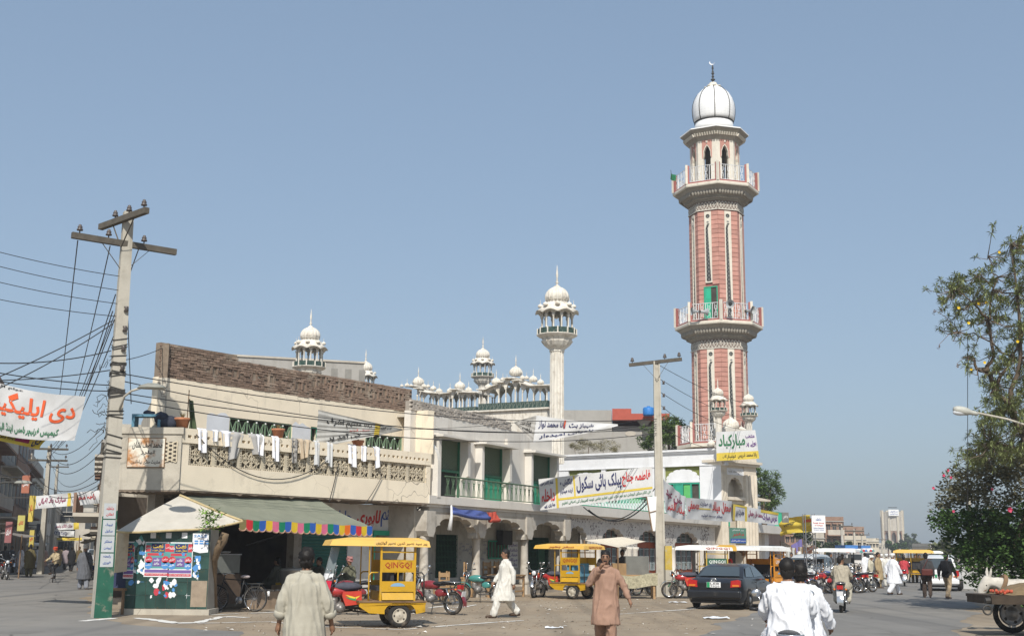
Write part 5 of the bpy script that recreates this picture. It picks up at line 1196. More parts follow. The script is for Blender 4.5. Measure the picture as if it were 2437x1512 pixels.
p = K.P(.75,4.9,-.5); bt = thing('blue_stand','small blue painted stand on the corner balcony','stand',p)
mb = MB(); mb.box(p + Vector((0,0,.36)),(.8,.4,.07)); mb.build('top',mat('faded_blue',(.1,.22,.3),.7,.1,5),bt)
for sx in (-1,1): mb = MB(); mb.box(p + Vector((sx*.36,0,.17)),(.08,.38,.34)); mb.build('side',mat('faded_blue',(.1,.22,.3)),bt)
bq = thing('cloth_bundle','dark blue bundle of cloth beside the blue stand','bundle',p + Vector((.6,0,0)))
mb = MB(); mb.ell(p + Vector((.55,-.02,.16)),(.3,.2,.22),12,8); mb.ell(p + Vector((.38,-.05,.32)),(.22,.18,.15),12,8); mb.ell(p + Vector((.0,.02,.44)),(.18,.14,.07),10,6)
for i,v in enumerate(mb.v): d = noise.noise(Vector(v)*6)*.05; mb.v[i] = (v[0] + d,v[1],v[2] + d)
mb.build('cloth',mat('dark_cloth',(.035,.04,.06),.9,.2,6),bq,smooth=True)
fg_ = thing('flag','limp dark green flag on a stick at the balcony corner','flag',A.P(-10.35,4.6,-.2))
mb = MB(); mb.tube([A.P(-10.3,4.6,-.25),A.P(-10.28,6.0,-.25)],.015,5); mb.build('stick',m_wood,fg_)
mb = MB(); mb.grid(lambda a,b: A.P(-10.28 + .3*a*(1.1 - b*.7) ,4.75 + 1.0*b - .1*a,-.2 + .07*sin(8*a + 3*b)),8,10); mb.build('flag_cloth',mat('dull_green_cloth',(.07,.1,.05),.9,.15,4),fg_,smooth=True)
# laundry over the parapet: (x, top, width, drop, colour, legs)
LN = [(482,1022,22,40,'white','crumpled white shirt at the left end of the washing'),(513,1026,16,18,'white','small white rag third from left in the washing'),(538,1028,26,28,'white','small white shirt with sleeves hanging over the ledge'),(564,1033,36,54,'grey','long grey cloth tapering to the left in the washing'),(608,1036,34,42,'grey','grey cloth hung diagonally in the washing'),(619,1036,18,36,'white','white sleeve overlapping the grey cloth'),(656,1040,16,42,'white','bright white trouser leg on the washing line'),(702,1045,16,42,'check','black and white checked scarf on the ledge'),(716,1046,18,36,'tan','tan shirt half beside the checked scarf'),(734,1050,18,34,'tan','tan shirt half left of the triangular banner'),(754,1058,12,44,'pale','pale grey trouser leg under the triangular banner'),(785,1058,12,40,'pale','pale grey trouser leg right of its twin'),(838,1060,18,37,'white','blue-white towel below the terracotta pot'),(866,1064,14,24,'white','short white cloth second from right in the washing'),(897,1066,17,36,'white','white cloth at the right end of the washing')]
lc = dict(white=(.78,.78,.82),grey=(.42,.41,.40),tan=(.5,.4,.29),pale=(.55,.56,.57),check=(.24,.23,.22))
for i,(x,y,w_,d_,cn,lb) in enumerate(LN):
    u0,z = A.h(x - w_/2,y,.05); u1,_ = A.h(x + w_/2,y,.05); _,zb2 = A.h(x,y + d_,.05); z = 4.93; dr = max(.3,(z - zb2)*1.2)
    tp = .25 if cn in ('grey','tan') else .1
    mb = MB(); sgn = -1 if i % 2 else 1
    def cl_(a,b): 
        wd_ = (u1 - u0)*(1 - tp*b*1.6); uc_ = (u0 + u1)/2 + sgn*tp*b*(u1 - u0)*.9
        return A.P(uc_ + (a - .5)*wd_,z - dr*b*(1 + .12*sin(2.2*a + i)) + .01,.05 + .05*sin(9*a + i)*(.3 + b) + (.0 if b > .04 else -.06))
    mb.grid(cl_,8,10); tag(mb.build('laundry',mat('laundry_' + cn,lc[cn],.9,.06 if cn != 'check' else .8,4 if cn != 'check' else 14),smooth=True),lb,'laundry','washing hung over the balcony ledge')
# ================================================================== people
m_skin = mat('brown_skin',(.24,.13,.08),.55,.08,12,obj=True); m_hair = mat('black_hair',(.012,.01,.009),.6,.2,40,obj=True)
m_eye = mat('eye_dark',(.02,.015,.012),.3,0); m_shoe = mat('sandal_leather',(.06,.035,.022),.6,.15,20,obj=True)
_RM = None
def remesh(mb,vox,fold=None,seed=0,smooth_it=2):
    """merge overlapping shapes into one continuous skin"""
    me = mb.mesh('tmp'); o = bpy.data.objects.new('tmp',me)
    md = o.modifiers.new('r','REMESH'); md.mode = 'VOXEL'; md.voxel_size = vox; md.use_smooth_shade = True
    if smooth_it: sm = o.modifiers.new('s','SMOOTH'); sm.iterations = smooth_it; sm.factor = .5
    out = evaluated_mesh(o)
    bpy.data.objects.remove(o); bpy.data.meshes.remove(me)
    if fold:
        amp,fx,fz = fold
        nv = len(out.vertices); co = [0.0]*(nv*3); no = [0.0]*(nv*3); out.vertices.foreach_get('co',co); out.vertices.foreach_get('normal',no)
        for i in range(0,nv*3,3):
            x,y,z = co[i:i + 3]; q = 1 - abs(noise.noise(Vector((x*fx + seed + z*1.5,y*fx,z*fz))))*2.2; d = amp*(1.3*q*abs(q) - .5 + .6*noise.noise(Vector((x*fx*2.3,y*fx*2.3 + seed,z*fz*2.6 + 9))) + .18*noise.noise(Vector((x*4 + seed,y*4,z*16))))
            co[i] += no[i]*d; co[i + 1] += no[i + 1]*d; co[i + 2] += no[i + 2]*d
        out.vertices.foreach_set('co',co); out.update()
    out.polygons.foreach_set('use_smooth',[True]*len(out.polygons)); return out
def limb(mb,pts,rs,n=10,steps=4):
    P_,R_ = [],[]; pts = [Vector(p) for p in pts]
    for i in range(len(pts) - 1):
        for k in range(steps): t = k/steps; P_.append(pts[i].lerp(pts[i + 1],t)); R_.append(rs[i] + (rs[i + 1] - rs[i])*t)
    P_.append(pts[-1]); R_.append(rs[-1]); mb.tube(P_,R_,n)
    for p,r in zip(pts,rs): mb.ell(p,r*.99,10,6)
BASE = dict(pel=(0,0,.95),che=(0,0,1.28),nek=(0,0,1.47),hed=(0,.02,1.61),shL=(-.165,0,1.385),shR=(.165,0,1.385),elL=(-.25,-.02,1.13),elR=(.25,-.02,1.13),wrL=(-.26,.06,.87),wrR=(.26,.06,.87),hpL=(-.1,0,.92),hpR=(.1,0,.92),knL=(-.11,.02,.5),knR=(.11,.02,.5),anL=(-.11,-.02,.08),anR=(.11,-.02,.08))
WALK = dict(knL=(-.1,.2,.52),anL=(-.1,.3,.1),knR=(.1,-.02,.5),anR=(.1,-.34,.14),elL=(-.26,-.12,1.14),wrL=(-.27,-.12,.87),elR=(.26,.06,1.13),wrR=(.26,.22,.9))
WALK2 = dict(knL=(-.1,.12,.52),anL=(-.1,.14,.08),knR=(.1,.02,.5),anR=(.1,-.2,.12))
SIT = dict(hpL=(-.1,0,.92),hpR=(.1,0,.92),knL=(-.16,.42,.88),knR=(.16,.42,.88),anL=(-.16,.4,.44),anR=(.16,.4,.44),pel=(0,0,.95))
RIDE = dict(pel=(0,0,.95),che=(0,.06,1.27),nek=(0,.1,1.46),hed=(0,.14,1.6),knL=(-.2,.42,.82),knR=(.2,.42,.82),anL=(-.17,.2,.42),anR=(.17,.2,.42),shL=(-.165,.08,1.385),shR=(.165,.08,1.385),elL=(-.26,.2,1.17),elR=(.26,.2,1.17),wrL=(-.25,.46,1.08),wrR=(.25,.46,1.08))
def person(label,loc,yaw,h=1.72,pose=None,top=None,bottom=None,kurta=1.0,hair='short',vox=.022,sleeve=1.0,look=0.0,beard=False,moust=False,shoes=None,group=None,seat=0.0,girth=1.0,fold=.014,roll=False,face=True):
    """yaw 0 looks along +y. kurta: length of the long shirt below the waist in metres (0: short shirt)"""
    J = {k: Vector(v) for k,v in {**BASE,**(pose or {})}.items()}
    k_ = h/1.80
    t = thing('person',label,'person',loc,yaw,group); t.scale = (k_,k_,k_); sd = abs(hash(label)) % 97
    sd = sum(ord(c) for c in label) % 97
    g = girth; mb = MB()
    # body: one continuous skin
    hd,nk = J['hed'],J['nek']; M = Matrix.Rotation(look,3,'Z')
    mb.ell(hd + Vector((0,0,.02)),(.078,.098,.115),16,12,M); mb.ell(hd + M @ Vector((0,.03,-.065)),(.058,.066,.06),12,8,M); mb.ell(hd + M @ Vector((0,.105,-.01)),(.014,.022,.03),8,6,M); mb.ell(hd + M @ Vector((0,.09,-.06)),(.03,.02,.014),8,6,M)
    for s_ in (-1,1): mb.ell(hd + M @ Vector((s_*.08,-.01,0)),(.014,.025,.035),8,6,M)
    limb(mb,[J['che'] + Vector((0,0,.1)),nk,hd - Vector((0,.01,.05))],[.07,.06,.055])
    limb(mb,[J['pel'],J['che']],[.1,.1]); limb(mb,[J['shL'],J['che'] + Vector((0,0,.08)),J['shR']],[.045,.07,.045])
    for s_ in 'LR':
        limb(mb,[J['sh' + s_],J['el' + s_],J['wr' + s_]],[.045,.04,.03])
        limb(mb,[J['hp' + s_],J['kn' + s_],J['an' + s_]],[.075,.055,.04])
        an = J['an' + s_]; fd = (J['an' + s_] - J['kn' + s_]); fwd_ = Vector((0,1,0)); limb(mb,[an + Vector((0,-.04,-.045)),an + fwd_*.1 + Vector((0,0,-.055)),an + fwd_*.17 + Vector((0,0,-.062))],[.038,.036,.026])
        w,e = J['wr' + s_],J['el' + s_]; d = (w - e).normalized(); limb(mb,[w,w + d*.09],[.028,.038])
    body = remesh(mb,min(vox,.02),None,0,1)
    fm = MB()                                            # five fingers rooted in each palm
    for s_ in 'LR':
        w,e = J['wr' + s_],J['el' + s_]; d = (w - e).normalized(); sx = -1 if s_ == 'L' else 1
        sd_ = d.cross(Vector((sx,0,.01))).normalized(); cu = d.cross(sd_).normalized()*1
        if cu.x*sx > 0: cu = -cu
        for q,(o_,l_) in enumerate(((-.028,.062),(-.009,.075),(.01,.07),(.027,.055))):
            b0 = w + d*.095 + sd_*o_; fm.tube([b0,b0 + d*l_*.5 + cu*.008,b0 + d*l_*.85 + cu*.03],[.0095,.0085,.006],6)
        b0 = w + d*.03 - sd_*.028; fm.tube([b0,b0 + d*.035 - sd_*.022 + cu*.01,b0 + d*.065 - sd_*.026 + cu*.02],[.011,.0095,.007],6)
    bm = bmesh.new(); bm.from_mesh(body); tmp = fm.mesh('f'); bm.from_mesh(tmp); bm.to_mesh(body); bm.free(); body.polygons.foreach_set('use_smooth',[True]*len(body.polygons))
    body.name = 'body'; body.materials.clear(); body.materials.append(m_skin); bo = link('body',body,t)
    if face:
        for s_ in (-1,1):
            mb = MB(); mb.ell(hd + M @ Vector((s_*.032,.094,.018)),(.012,.008,.007),8,6,M); mb.build('eye',m_eye,t,False,True)
            mb = MB(); mb.ell(hd + M @ Vector((s_*.033,.096,.04)),(.024,.008,.006),8,6,M); mb.build('eyebrow',m_hair,t,False,True)
        mb = MB(); mb.ell(hd + M @ Vector((0,.1,-.067)),(.024,.008,.006),8,6,M); mb.build('mouth',mat('lip',(.2,.07,.06),.5,0),t,False,True)
        if moust or beard: mb = MB(); mb.ell(hd + M @ Vector((0,.108,-.046)),(.038,.012,.011),10,6,M); mb.build('moustache',m_hair if beard != 'grey' else mat('grey_hair',(.4,.39,.37),.8,.2,30),t,False,True)
        if beard: mb = MB(); mb.ell(hd + M @ Vector((0,.06,-.1)),(.06,.05,.055),12,8,M); mb.build('beard',m_hair if beard != 'grey' else mat('grey_hair',(.4,.39,.37)),t,False,True)
    # hair or headgear
    mb = MB()
    if hair in ('short','curly','long'):
        n = 18; amp = .03 if hair == 'curly' else .012
        for j in range(9):
            for i in range(n): pass
        mb.ell(hd + M @ Vector((0,-.018,.045)),(.09,.108,.105),24,16,M)
        if hair == 'long': mb.ell(hd + M @ Vector((0,-.06,-.06)),(.085,.06,.12),18,12,M)
        else: mb.ell(hd + M @ Vector((0,-.062,-.02)),(.078,.05,.08),18,12,M)
        vs = []
        for v in mb.v: p = Vector(v); q = (p - hd); q2 = M.inverted() @ q; d = amp*noise.noise(p*45 + Vector((sd,0,0))) + amp*.7*noise.noise(p*90); p = p + q.normalized()*d; vs.append(tuple(p) if not (q2.y > .055 and q2.z < .055) else tuple(hd + M @ Vector((q2.x*.8,min(q2.y,.05),q2.z*.9))))
        mb.v = vs; mb.build('hair',m_hair,t,False,True)
    elif hair == 'cap':
        mb.lathe([(.088,.03),(.092,.06),(.088,.11),(.06,.125),(.01,.13)],hd,18,sy=1.12); mb.build('cap',mat('white_cap',(.75,.75,.75),.8,.05,20),t,False,True)
        mb = MB(); mb.ell(hd + M @ Vector((0,-.05,-.0)),(.08,.062,.07),16,10,M); mb.build('hair',mat('grey_hair',(.4,.39,.37),.8,.2,30),t,False,True)
    elif hair[:6] == 'turban':
        cc = dict(turban=(.72,.7,.66),turbanred=(.45,.06,.03),turbanpink=(.42,.2,.19),turbanpale=(.6,.56,.5))[hair]
        for q,(r,z,tl) in enumerate(((.088,.05,.1),(.092,.075,-.12),(.082,.1,.15),(.06,.125,-.1))): mb.tube([hd + M @ Vector((r*cos(2*pi*i/16),r*1.1*sin(2*pi*i/16),z + tl*.35*cos(2*pi*i/16 + q))) for i in range(17)],.028,8)
        mb.ell(hd + Vector((0,0,.09)),(.08,.09,.065),14,8); mb.build('turban',mat(hair + '_cloth',cc,.9,.1,12),t,False,True)
    elif hair == 'shawl':
        mb.ell(hd + Vector((0,-.01,.03)),(.105,.12,.125),18,12); limb(mb,[hd + Vector((0,-.04,-.05)),nk + Vector((0,-.06,-.1)),J['che'] + Vector((0,-.1,-.1))],[.1,.15,.18]); link('shawl',remesh(mb,.025,(.01,12,6),sd),t).data.materials.append(top)
    # shirt: torso, skirt and sleeves as one cloth
    if top is not None:
        mb = MB(); pe,ch = J['pel'],J['che']
        limb(mb,[nk - Vector((0,0,.06)),ch + Vector((0,-.01,.06)),ch],[.08,.135*g,.15*g],14)
        limb(mb,[J['shL'],nk - Vector((0,0,.055)),J['shR']],[.07,.075,.07],12)
        sp = []; nseg = 6; hips = (J['hpL'] + J['hpR'])/2
        seated = J['knL'].z > .7
        def ringel(c,rx,ry,z): sp.append((c,rx,ry,z))
        zs = [(ch + Vector((0,0,.06)),.19*g,.14*g),(ch,.2*g,.15*g),(ch.lerp(pe,.5),.2*g,.155*g),(pe,.215*g,.17*g)]
        if seated: zs.append((pe + Vector((0,-.02,-.12)),.24*g,.2*g)); zs.append((pe + Vector((0,-.03,-.2)),.23*g,.19*g))
        elif kurta > 0:
            kd = (J['knL'] + J['knR'])/2; kd = Vector((kd.x*.7,kd.y*.75,0)); spread = abs(J['knL'].y - J['knR'].y)
            for q in range(1,6): f = q/5; zs.append((Vector((pe.x,pe.y,pe.z)) + Vector((kd.x*f,kd.y*f,-kurta*f)),(.22 + .035*f)*g,(.175 + .03*f + spread*.3*f)*g))
        else: zs.append((pe + Vector((0,0,-.12)),.195*g,.145*g))
        vs = []; n = 20
        for c,rx,ry in zs:
            for i in range(n): a = 2*pi*i/n; vs.append((c.x + rx*cos(a),c.y + ry*sin(a),c.z))
        m_ = len(zs); mb.add(vs,[(j*n + i,j*n + (i + 1) % n,(j + 1)*n + (i + 1) % n,(j + 1)*n + i) for j in range(m_ - 1) for i in range(n)] + [list(range(n)),list(range((m_ - 1)*n,m_*n))[::-1]])
        for s_ in 'LR':
            sh,el,wr = J['sh' + s_],J['el' + s_],J['wr' + s_]; e2 = el.lerp(wr,.92 if sleeve >= 1 else max(0.0,sleeve*2 - 1))
            if sleeve >= .5: limb(mb,[sh,el,e2],[.07,.066,.058 if sleeve >= 1 else .066],12)
            else: limb(mb,[sh,sh.lerp(el,sleeve*2)],[.076,.078],12)
            if seated and kurta > 0: limb(mb,[J['hp' + s_] + Vector((0,0,.02)),J['hp' + s_].lerp(J['kn' + s_],.9) + Vector((0,0,.01))],[.13,.11],12)
        me = remesh(mb,vox,(fold*1.2,11,1.7),sd,2); me.name = 'shirt'; me.materials.append(top); so = link('kurta' if kurta else 'shirt',me,t)
        mb = MB(); mb.lathe([(.068,-.01),(.072,.0),(.075,.035),(.066,.04),(.062,.0)],nk + Vector((0,0,-.015)),18,sy=1.08); mb.build('collar',top,so,False,True)
        if roll:
            for s_ in 'LR':
                el,wr = J['el' + s_],J['wr' + s_]; d = (wr - el).normalized(); c = el.lerp(wr,max(0.0,sleeve*2 - 1)); mb = MB(); mb.tube([c - d*.045,c - d*.03,c + d*.02,c + d*.035],[.066,.08,.078,.062],14); mb.build('rolled_cuff',top,so,False,True)
    if bottom is not None:
        mb = MB(); bg_ = 1.0 if kurta else .8
        limb(mb,[J['hpL'] + Vector((0,0,.04)),J['hpR'] + Vector((0,0,.04))],[.1*g,.1*g],12)
        for s_ in 'LR':
            hp,kn,an = J['hp' + s_],J['kn' + s_],J['an' + s_]; limb(mb,[hp,kn,an + (kn - an)*.02],[.105*g,.105*bg_,.08*bg_ + .01],12)
        me = remesh(mb,vox,(fold*1.2,9,3.2),sd + 5,2); me.name = 'trousers'; me.materials.append(bottom); link('trousers',me,t)
    ms = shoes or m_shoe
    for s_ in 'LR':
        an = J['an' + s_]; mb = MB(); limb(mb,[an + Vector((0,-.05,-.062)),an + Vector((0,.1,-.064)),an + Vector((0,.19,-.066))],[.042,.046,.034],10)
        mb.v = [(x,y,max(z,an.z - .1) if z < an.z - .06 else z - .0) for x,y,z in mb.v]; mb.build('shoe',ms,t,False,True)
    return t
def cl(name,*c,var=.05): return mat('cloth_' + name,c,.9,var,14,.15,120,obj=True)
# ================================================================== vehicles
m_tyre = mat('tyre_rubber',(.025,.024,.023),.85,.2,10,.3,60,obj=True,stain=((.16,.13,.1),.5,.75,5)); m_chrome = mat('chrome',(.6,.6,.6),.18,.05,6,metal=.9); m_steel = mat('grey_steel',(.3,.3,.31),.4,.15,8,metal=.7,obj=True)
m_seat = mat('black_vinyl',(.02,.02,.022),.45,.15,12,obj=True); m_engine = mat('engine_metal',(.22,.21,.2),.45,.25,20,metal=.5,obj=True)
m_tail = mat('tail_red',(.4,.015,.015),.2,.1,20,spec=.6); m_amber = mat('amber_lens',(.6,.16,.02),.25,.05,20,spec=.6); m_clear = mat('lamp_glass',(.6,.62,.65),.12,.05,10,spec=.7)
def wheel(parent,c,R,w,yaw_axis='y',rim=None,spokes=0,rr=.62):
    """wheel whose axle is along local y"""
    n = 24; c = Vector(c); t = MB(); prof = []
    for q in range(9): a = 2*pi*q/8; prof.append((R - w*.5 + w*.5*cos(a),w*.5*sin(a)))
    vs = [c + Vector((r*cos(2*pi*k/n),z,r*sin(2*pi*k/n))) for r,z in prof[:-1] for k in range(n)]
    t.add(vs,[(i*n + k,i*n + (k + 1) % n,((i + 1) % 8)*n + (k + 1) % n,((i + 1) % 8)*n + k) for i in range(8) for k in range(n)]); ty = t.build('wheel',m_tyre,parent,False,True)
    if spokes:
        mb = MB(); r1 = R - w*.95; mb.tube([c + Vector((r1*cos(2*pi*k/24),0,r1*sin(2*pi*k/24))) for k in range(25)],w*.22,6,False); mb.build('rim',m_chrome,ty,False,True)
        mb = MB(); mb.tube([c + Vector((0,-.05,0)),c + Vector((0,.05,0))],.035,8)
        for k in range(spokes): a = 2*pi*k/spokes; s_ = .03 if k % 2 else -.03; mb.tube([c + Vector((.03*cos(a + .5),s_,.03*sin(a + .5))),c + Vector((r1*cos(a),0,r1*sin(a)))],.0035,3,False)
        mb.build('spokes',m_steel,ty,False)
    else:
        mb = MB()
        for s_ in (-1,1):
            q = []
            for r,y in ((R*rr,.34*w),(R*rr*.92,.44*w),(R*rr*.8,.26*w),(R*.3,.3*w),(R*.22,.46*w),(.01,.48*w)): q.append((r,y*s_))
            vs = [c + Vector((r*cos(2*pi*k/n),y,r*sin(2*pi*k/n))) for r,y in q for k in range(n)]; mb.add(vs,[(i*n + k,i*n + (k + 1) % n,(i + 1)*n + (k + 1) % n,(i + 1)*n + k) for i in range(5) for k in range(n)])
        rm_ = mb.build('rim',rim or m_steel,ty,False,True)
        mb = MB()
        for k in range(5):
            for s_ in (-1,1): a = 2*pi*k/5; mb.ell(c + Vector((R*.45*cos(a),.3*w*s_,R*.45*sin(a))),(R*.09,.012,R*.09),8,4)
        mb.build('rim_holes',m_dark,ty,False)
    return ty
def motorcycle(label,loc,yaw,tank=(.35,.02,.02),group=None,stand=True,plate=None,front=False,parent=None):
    """local +x is forward. front=True: only the tractor half of a cart"""
    t = parent or thing('motorcycle',label,'motorcycle',loc,yaw,group); pm = mat('tank_%d_%d_%d' % tuple(int(c*99) for c in tank),tank,.22,.06,6,spec=.6,coat=.5)
    b = lambda mb,n,m,s_=True,p=None: mb.build(n,m,p or t,False,s_)
    wheel(t,(.64,0,.3),.3,.085,spokes=20)
    if not front: wheel(t,(-.6,0,.3),.3,.095,spokes=20)
    mb = MB()
    for s_ in (-1,1): mb.tube([(.64,s_*.075,.3),(.5,s_*.08,.72),(.44,s_*.075,.92)],.024,7)
    f = b(mb,'fork',m_chrome)
    mb = MB(); mb.grid(lambda u,v: Vector((.64 + .36*cos(radians(20 + 130*u)),(v - .5)*.15,.3 + .36*sin(radians(20 + 130*u)) - .03*abs(v - .5)*2)),12,4); b(mb,'front_fender',m_chrome if tank[0] > .3 else pm)
    mb = MB(); mb.tube([(.36,-.34,1.06),(.4,-.24,1.04),(.45,-.1,.96),(.45,.1,.96),(.4,.24,1.04),(.36,.34,1.06)],.014,6); hb = b(mb,'handlebar',m_chrome)
    for s_ in (-1,1):
        mb = MB(); mb.tube([(.36,s_*.25,1.05),(.34,s_*.37,1.06)],.02,7); b(mb,'grip',m_seat,True,hb)
        mb = MB(); mb.tube([(.4,s_*.2,1.04),(.36,s_*.27,1.2)],.007,4); mb.ell((.36,s_*.29,1.23),(.015,.06,.045),8,6); b(mb,'mirror',m_chrome,True,hb)
        mb = MB(); mb.ell((.52,s_*.16,.86),(.03,.03,.03),8,6); b(mb,'indicator',m_amber)
    mb = MB(); mb.ell((.53,0,.88),(.08,.1,.1),12,8); hl = b(mb,'headlight',m_seat); mb = MB(); mb.ell((.585,0,.88),(.035,.085,.085),12,6); b(mb,'lens',m_clear,True,hl)
    mb = MB(); mb.tube([(.42,0,.85),(.35,0,.5),(.1,0,.32),(-.2,0,.36)],.028,6); mb.tube([(.42,0,.8),(-.1,0,.66),(-.55,0,.68)],.028,6); mb.tube([(-.1,.05,.62),(-.25,.06,.35)],.02,6)
    for s_ in (-1,1): mb.tube([(-.2,s_*.07,.34),(-.6,s_*.08,.3)],.02,6)
    b(mb,'frame',m_iron)
    mb = MB(); mb.ell((.16,0,.76),(.28,.13,.12),16,10); mb.ell((.02,0,.74),(.2,.1,.1),14,8); b(mb,'fuel_tank',pm)
    mb = MB(); mb.ell((.1,0,.42),(.15,.13,.12),12,8); mb.lathe([(.08,0),(.1,.03),(.08,.05),(.1,.08),(.08,.1),(.1,.13),(.07,.18)],(.22,0,.45),10); mb.tube([(.08,-.16,.4),(.08,.16,.4)],.09,12); b(mb,'engine',m_engine)
    if front: return t
    mb = MB(); 
    for s_ in (-1,1): mb.ell((-.22,s_*.09,.56),(.15,.03,.1),12,8)
    b(mb,'side_cover',pm)
    mb = MB(); mb.ell((-.14,0,.8),(.22,.12,.055),16,8); mb.ell((-.42,0,.82),(.28,.13,.06),16,8); b(mb,'seat',m_seat)
    mb = MB(); mb.grid(lambda u,v: Vector((-.6 - .37*cos(radians(-10 + 110*u)),(v - .5)*.18,.3 + .38*sin(radians(-10 + 110*u)) - .03*abs(v - .5)*2)),12,4); b(mb,'rear_fender',m_chrome if tank[0] > .3 else pm)
    for s_ in (-1,1): mb = MB(); mb.tube([(-.6,s_*.11,.32),(-.45,s_*.11,.68)],.025,7); b(mb,'shock_absorber',m_chrome); mb = MB(); mb.ell((-.78,s_*.16,.66),(.03,.035,.03),8,6); b(mb,'indicator',m_amber)
    mb = MB(); mb.box((-.83,0,.72),(.1,.17,.11)); tl_ = b(mb,'tail_light',m_tail,False)
    mb = MB(); mb.tube([(-.35,-.13,.86),(-.72,-.13,.84),(-.8,0,.84),(-.72,.13,.84),(-.35,.13,.86)],.012,5); b(mb,'grab_rail',m_chrome)
    mb = MB(); mb.tube([(.2,-.1,.5),(.28,-.14,.34),(.1,-.15,.24),(-.3,-.16,.27),(-.9,-.16,.33)],[.018,.02,.025,.04,.045],8); b(mb,'exhaust',m_chrome)
    mb = MB(); mb.box((-.93,0,.54),(.012,.18,.14),0,0,-.25); b(mb,'number_plate',plate or m_white,False)
    if stand: mb = MB(); mb.tube([(-.05,.1,.34),(-.1,.28,.02)],.014,5); b(mb,'stand',m_iron)
    return t
def flag_letters(t,text,P_,a0,b0,a1,b1,m,name='lettering',bold=.02):
    mb = MB(); write(mb,text,P_,a0,b0,a1,b1,0,bold); return mb.build(name,m,t,False)
def rickshaw(label,loc,yaw,hood=False,body=(.5,.285,.012),roof=(.7,.43,.09),rooft=None,seats=(.03,.03,.035),bike=True,text=True,shield=True,group=None,boardtext=None,sideroof='',tint=None,tarp=None,heading_tilt=0):
    """motorcycle-drawn passenger cart, local +x forward; two benches back to back"""
    t = thing('motor_rickshaw',label,'rickshaw',loc,yaw,group); k = lambda c: '%d_%d_%d' % tuple(int(q*99) for q in c)
    my = mat('cart_' + k(body),body,.38,.07,4,spec=.5,obj=True,stain=(tuple(c*.5 for c in body),.56,.78,6),dust=((.3,.235,.14),.58,.82,3.5)); mr = mat('cartroof_' + k(roof),roof,.45,.06,3,spec=.4,obj=True,dust=((.4,.32,.2),.55,.85,2.5)); ms = mat('cartseat_' + k(seats),seats,.6,.1,8,obj=True)
    b = lambda mb,n,m,s_=False,p=None: mb.build(n,m,p or t,False,s_)
    W_ = .58
    mb = MB(); mb.box((.08,0,.52),(1.46,1.2,.05)); b(mb,'floor',my)
    mb = MB(); mb.box((.08,0,.565),(1.5,1.24,.035)); b(mb,'floor_edge',m_wood)
    for s_ in (-1,1):                                   # skirt with wheel arch
        poly = [(-.64,.5),(-.64,.34),(-.44,.3)] + [(-.08 + .36*cos(radians(180 - 18*q)),.3 + .26*sin(radians(18*q))) for q in range(1,10)] + [(.26,.3),(.6,.32),(.82,.46),(.82,.5)]
        mb = MB(); mb.prism(poly,lambda a,c,w,s_=s_: Vector((a,s_*(W_ + w),c)),0,.02); b(mb,'skirt',my)
        wheel(t,(-.08,s_*.52,.26),.26,.13,rim=mat('dusty_rim',(.42,.38,.31),.7,.15,8))
        # side panel between the benches
        fr = MB(); x0,x1 = -.39,.36
        for x in (x0,x1): fr.box((x,s_*W_,1.18),(.045,.04,1.25))
        fr.box(((x0 + x1)/2,s_*W_,.98),(x1 - x0,.03,.03)); fr.box(((x0 + x1)/2,s_*W_,1.2),(x1 - x0,.03,.03)); fr.box(((x0 + x1)/2 + .0,s_*W_,1.09),(.03,.03,.2)); fr.box(((x0 + x1)/2,s_*W_,1.62),(x1 - x0,.03,.03))
        fr = b(fr,'side_frame',my)
        mb = MB(); mb.box(((x0 + x1)/2,s_*W_,1.33),(x1 - x0 - .045,.034,.24)); bd_ = b(mb,'name_board',my if boardtext is None else mat('board_' + k(boardtext),boardtext,.5,.05,4))
        if text: 
            f = (lambda a,c: Vector((x0 + .08 + (x1 - x0 - .16)*a,-W_ - .022,1.255 + .15*c))) if s_ < 0 else (lambda a,c: Vector((x1 - .08 - (x1 - x0 - .16)*a,W_ + .022,1.255 + .15*c)))
            flag_letters(bd_,'QINGQI',f,0,0,1,1,mat('board_red',(.3,.025,.015),.6,0) if body[1] > .2 and boardtext is None and tint is None else m_white,bold=.012)
        mb = MB(); mb.box(((x0 + x1)/2,s_*W_,.87),(x1 - x0 - .045,.033,.2)); sp_ = b(mb,'lower_panel',my)
        mb = MB(); mb.add([Vector(((x0 + x1)/2 + .16*cos(pi*q/10)*(1 if q < 11 else 1),s_*(W_ + .02),.885 + .075*sin(pi*q/10))) for q in range(11)],[list(range(11))]); b(mb,'emblem',mat('emblem_blue',(.2,.35,.5),.5,0),False,sp_)
        if s_ < 0: flag_letters(sp_,'QINGQI',lambda a,c: Vector((x0 + .2 + .32*a,-W_ - .022,.8 + .06*c)),0,0,1,1,m_white)
        mb = MB(); mb.prism([(0,.6),(.09,.6),(.02,.75),(0,.75)],lambda a,c,w,s_=s_: Vector((w,s_*(W_ - .02 + a),c)),x0 + .03,x1 - .03); b(mb,'step',my)
        for x,d_ in ((.62,-1),(-.6,1)):
            mb = MB(); mb.tube([(x,s_*W_,.56),(x,s_*W_,1.12),(x + d_*.05,s_*W_,1.18),(x + d_*.2,s_*W_,1.18)],.018,6); b(mb,'grab_handle',my if x > 0 else m_iron,True)
            mb = MB(); mb.tube([(x,s_*W_,1.1),(x,s_*W_,1.75)],.014,6)
            if x > 0: b(mb,'roof_post',my)
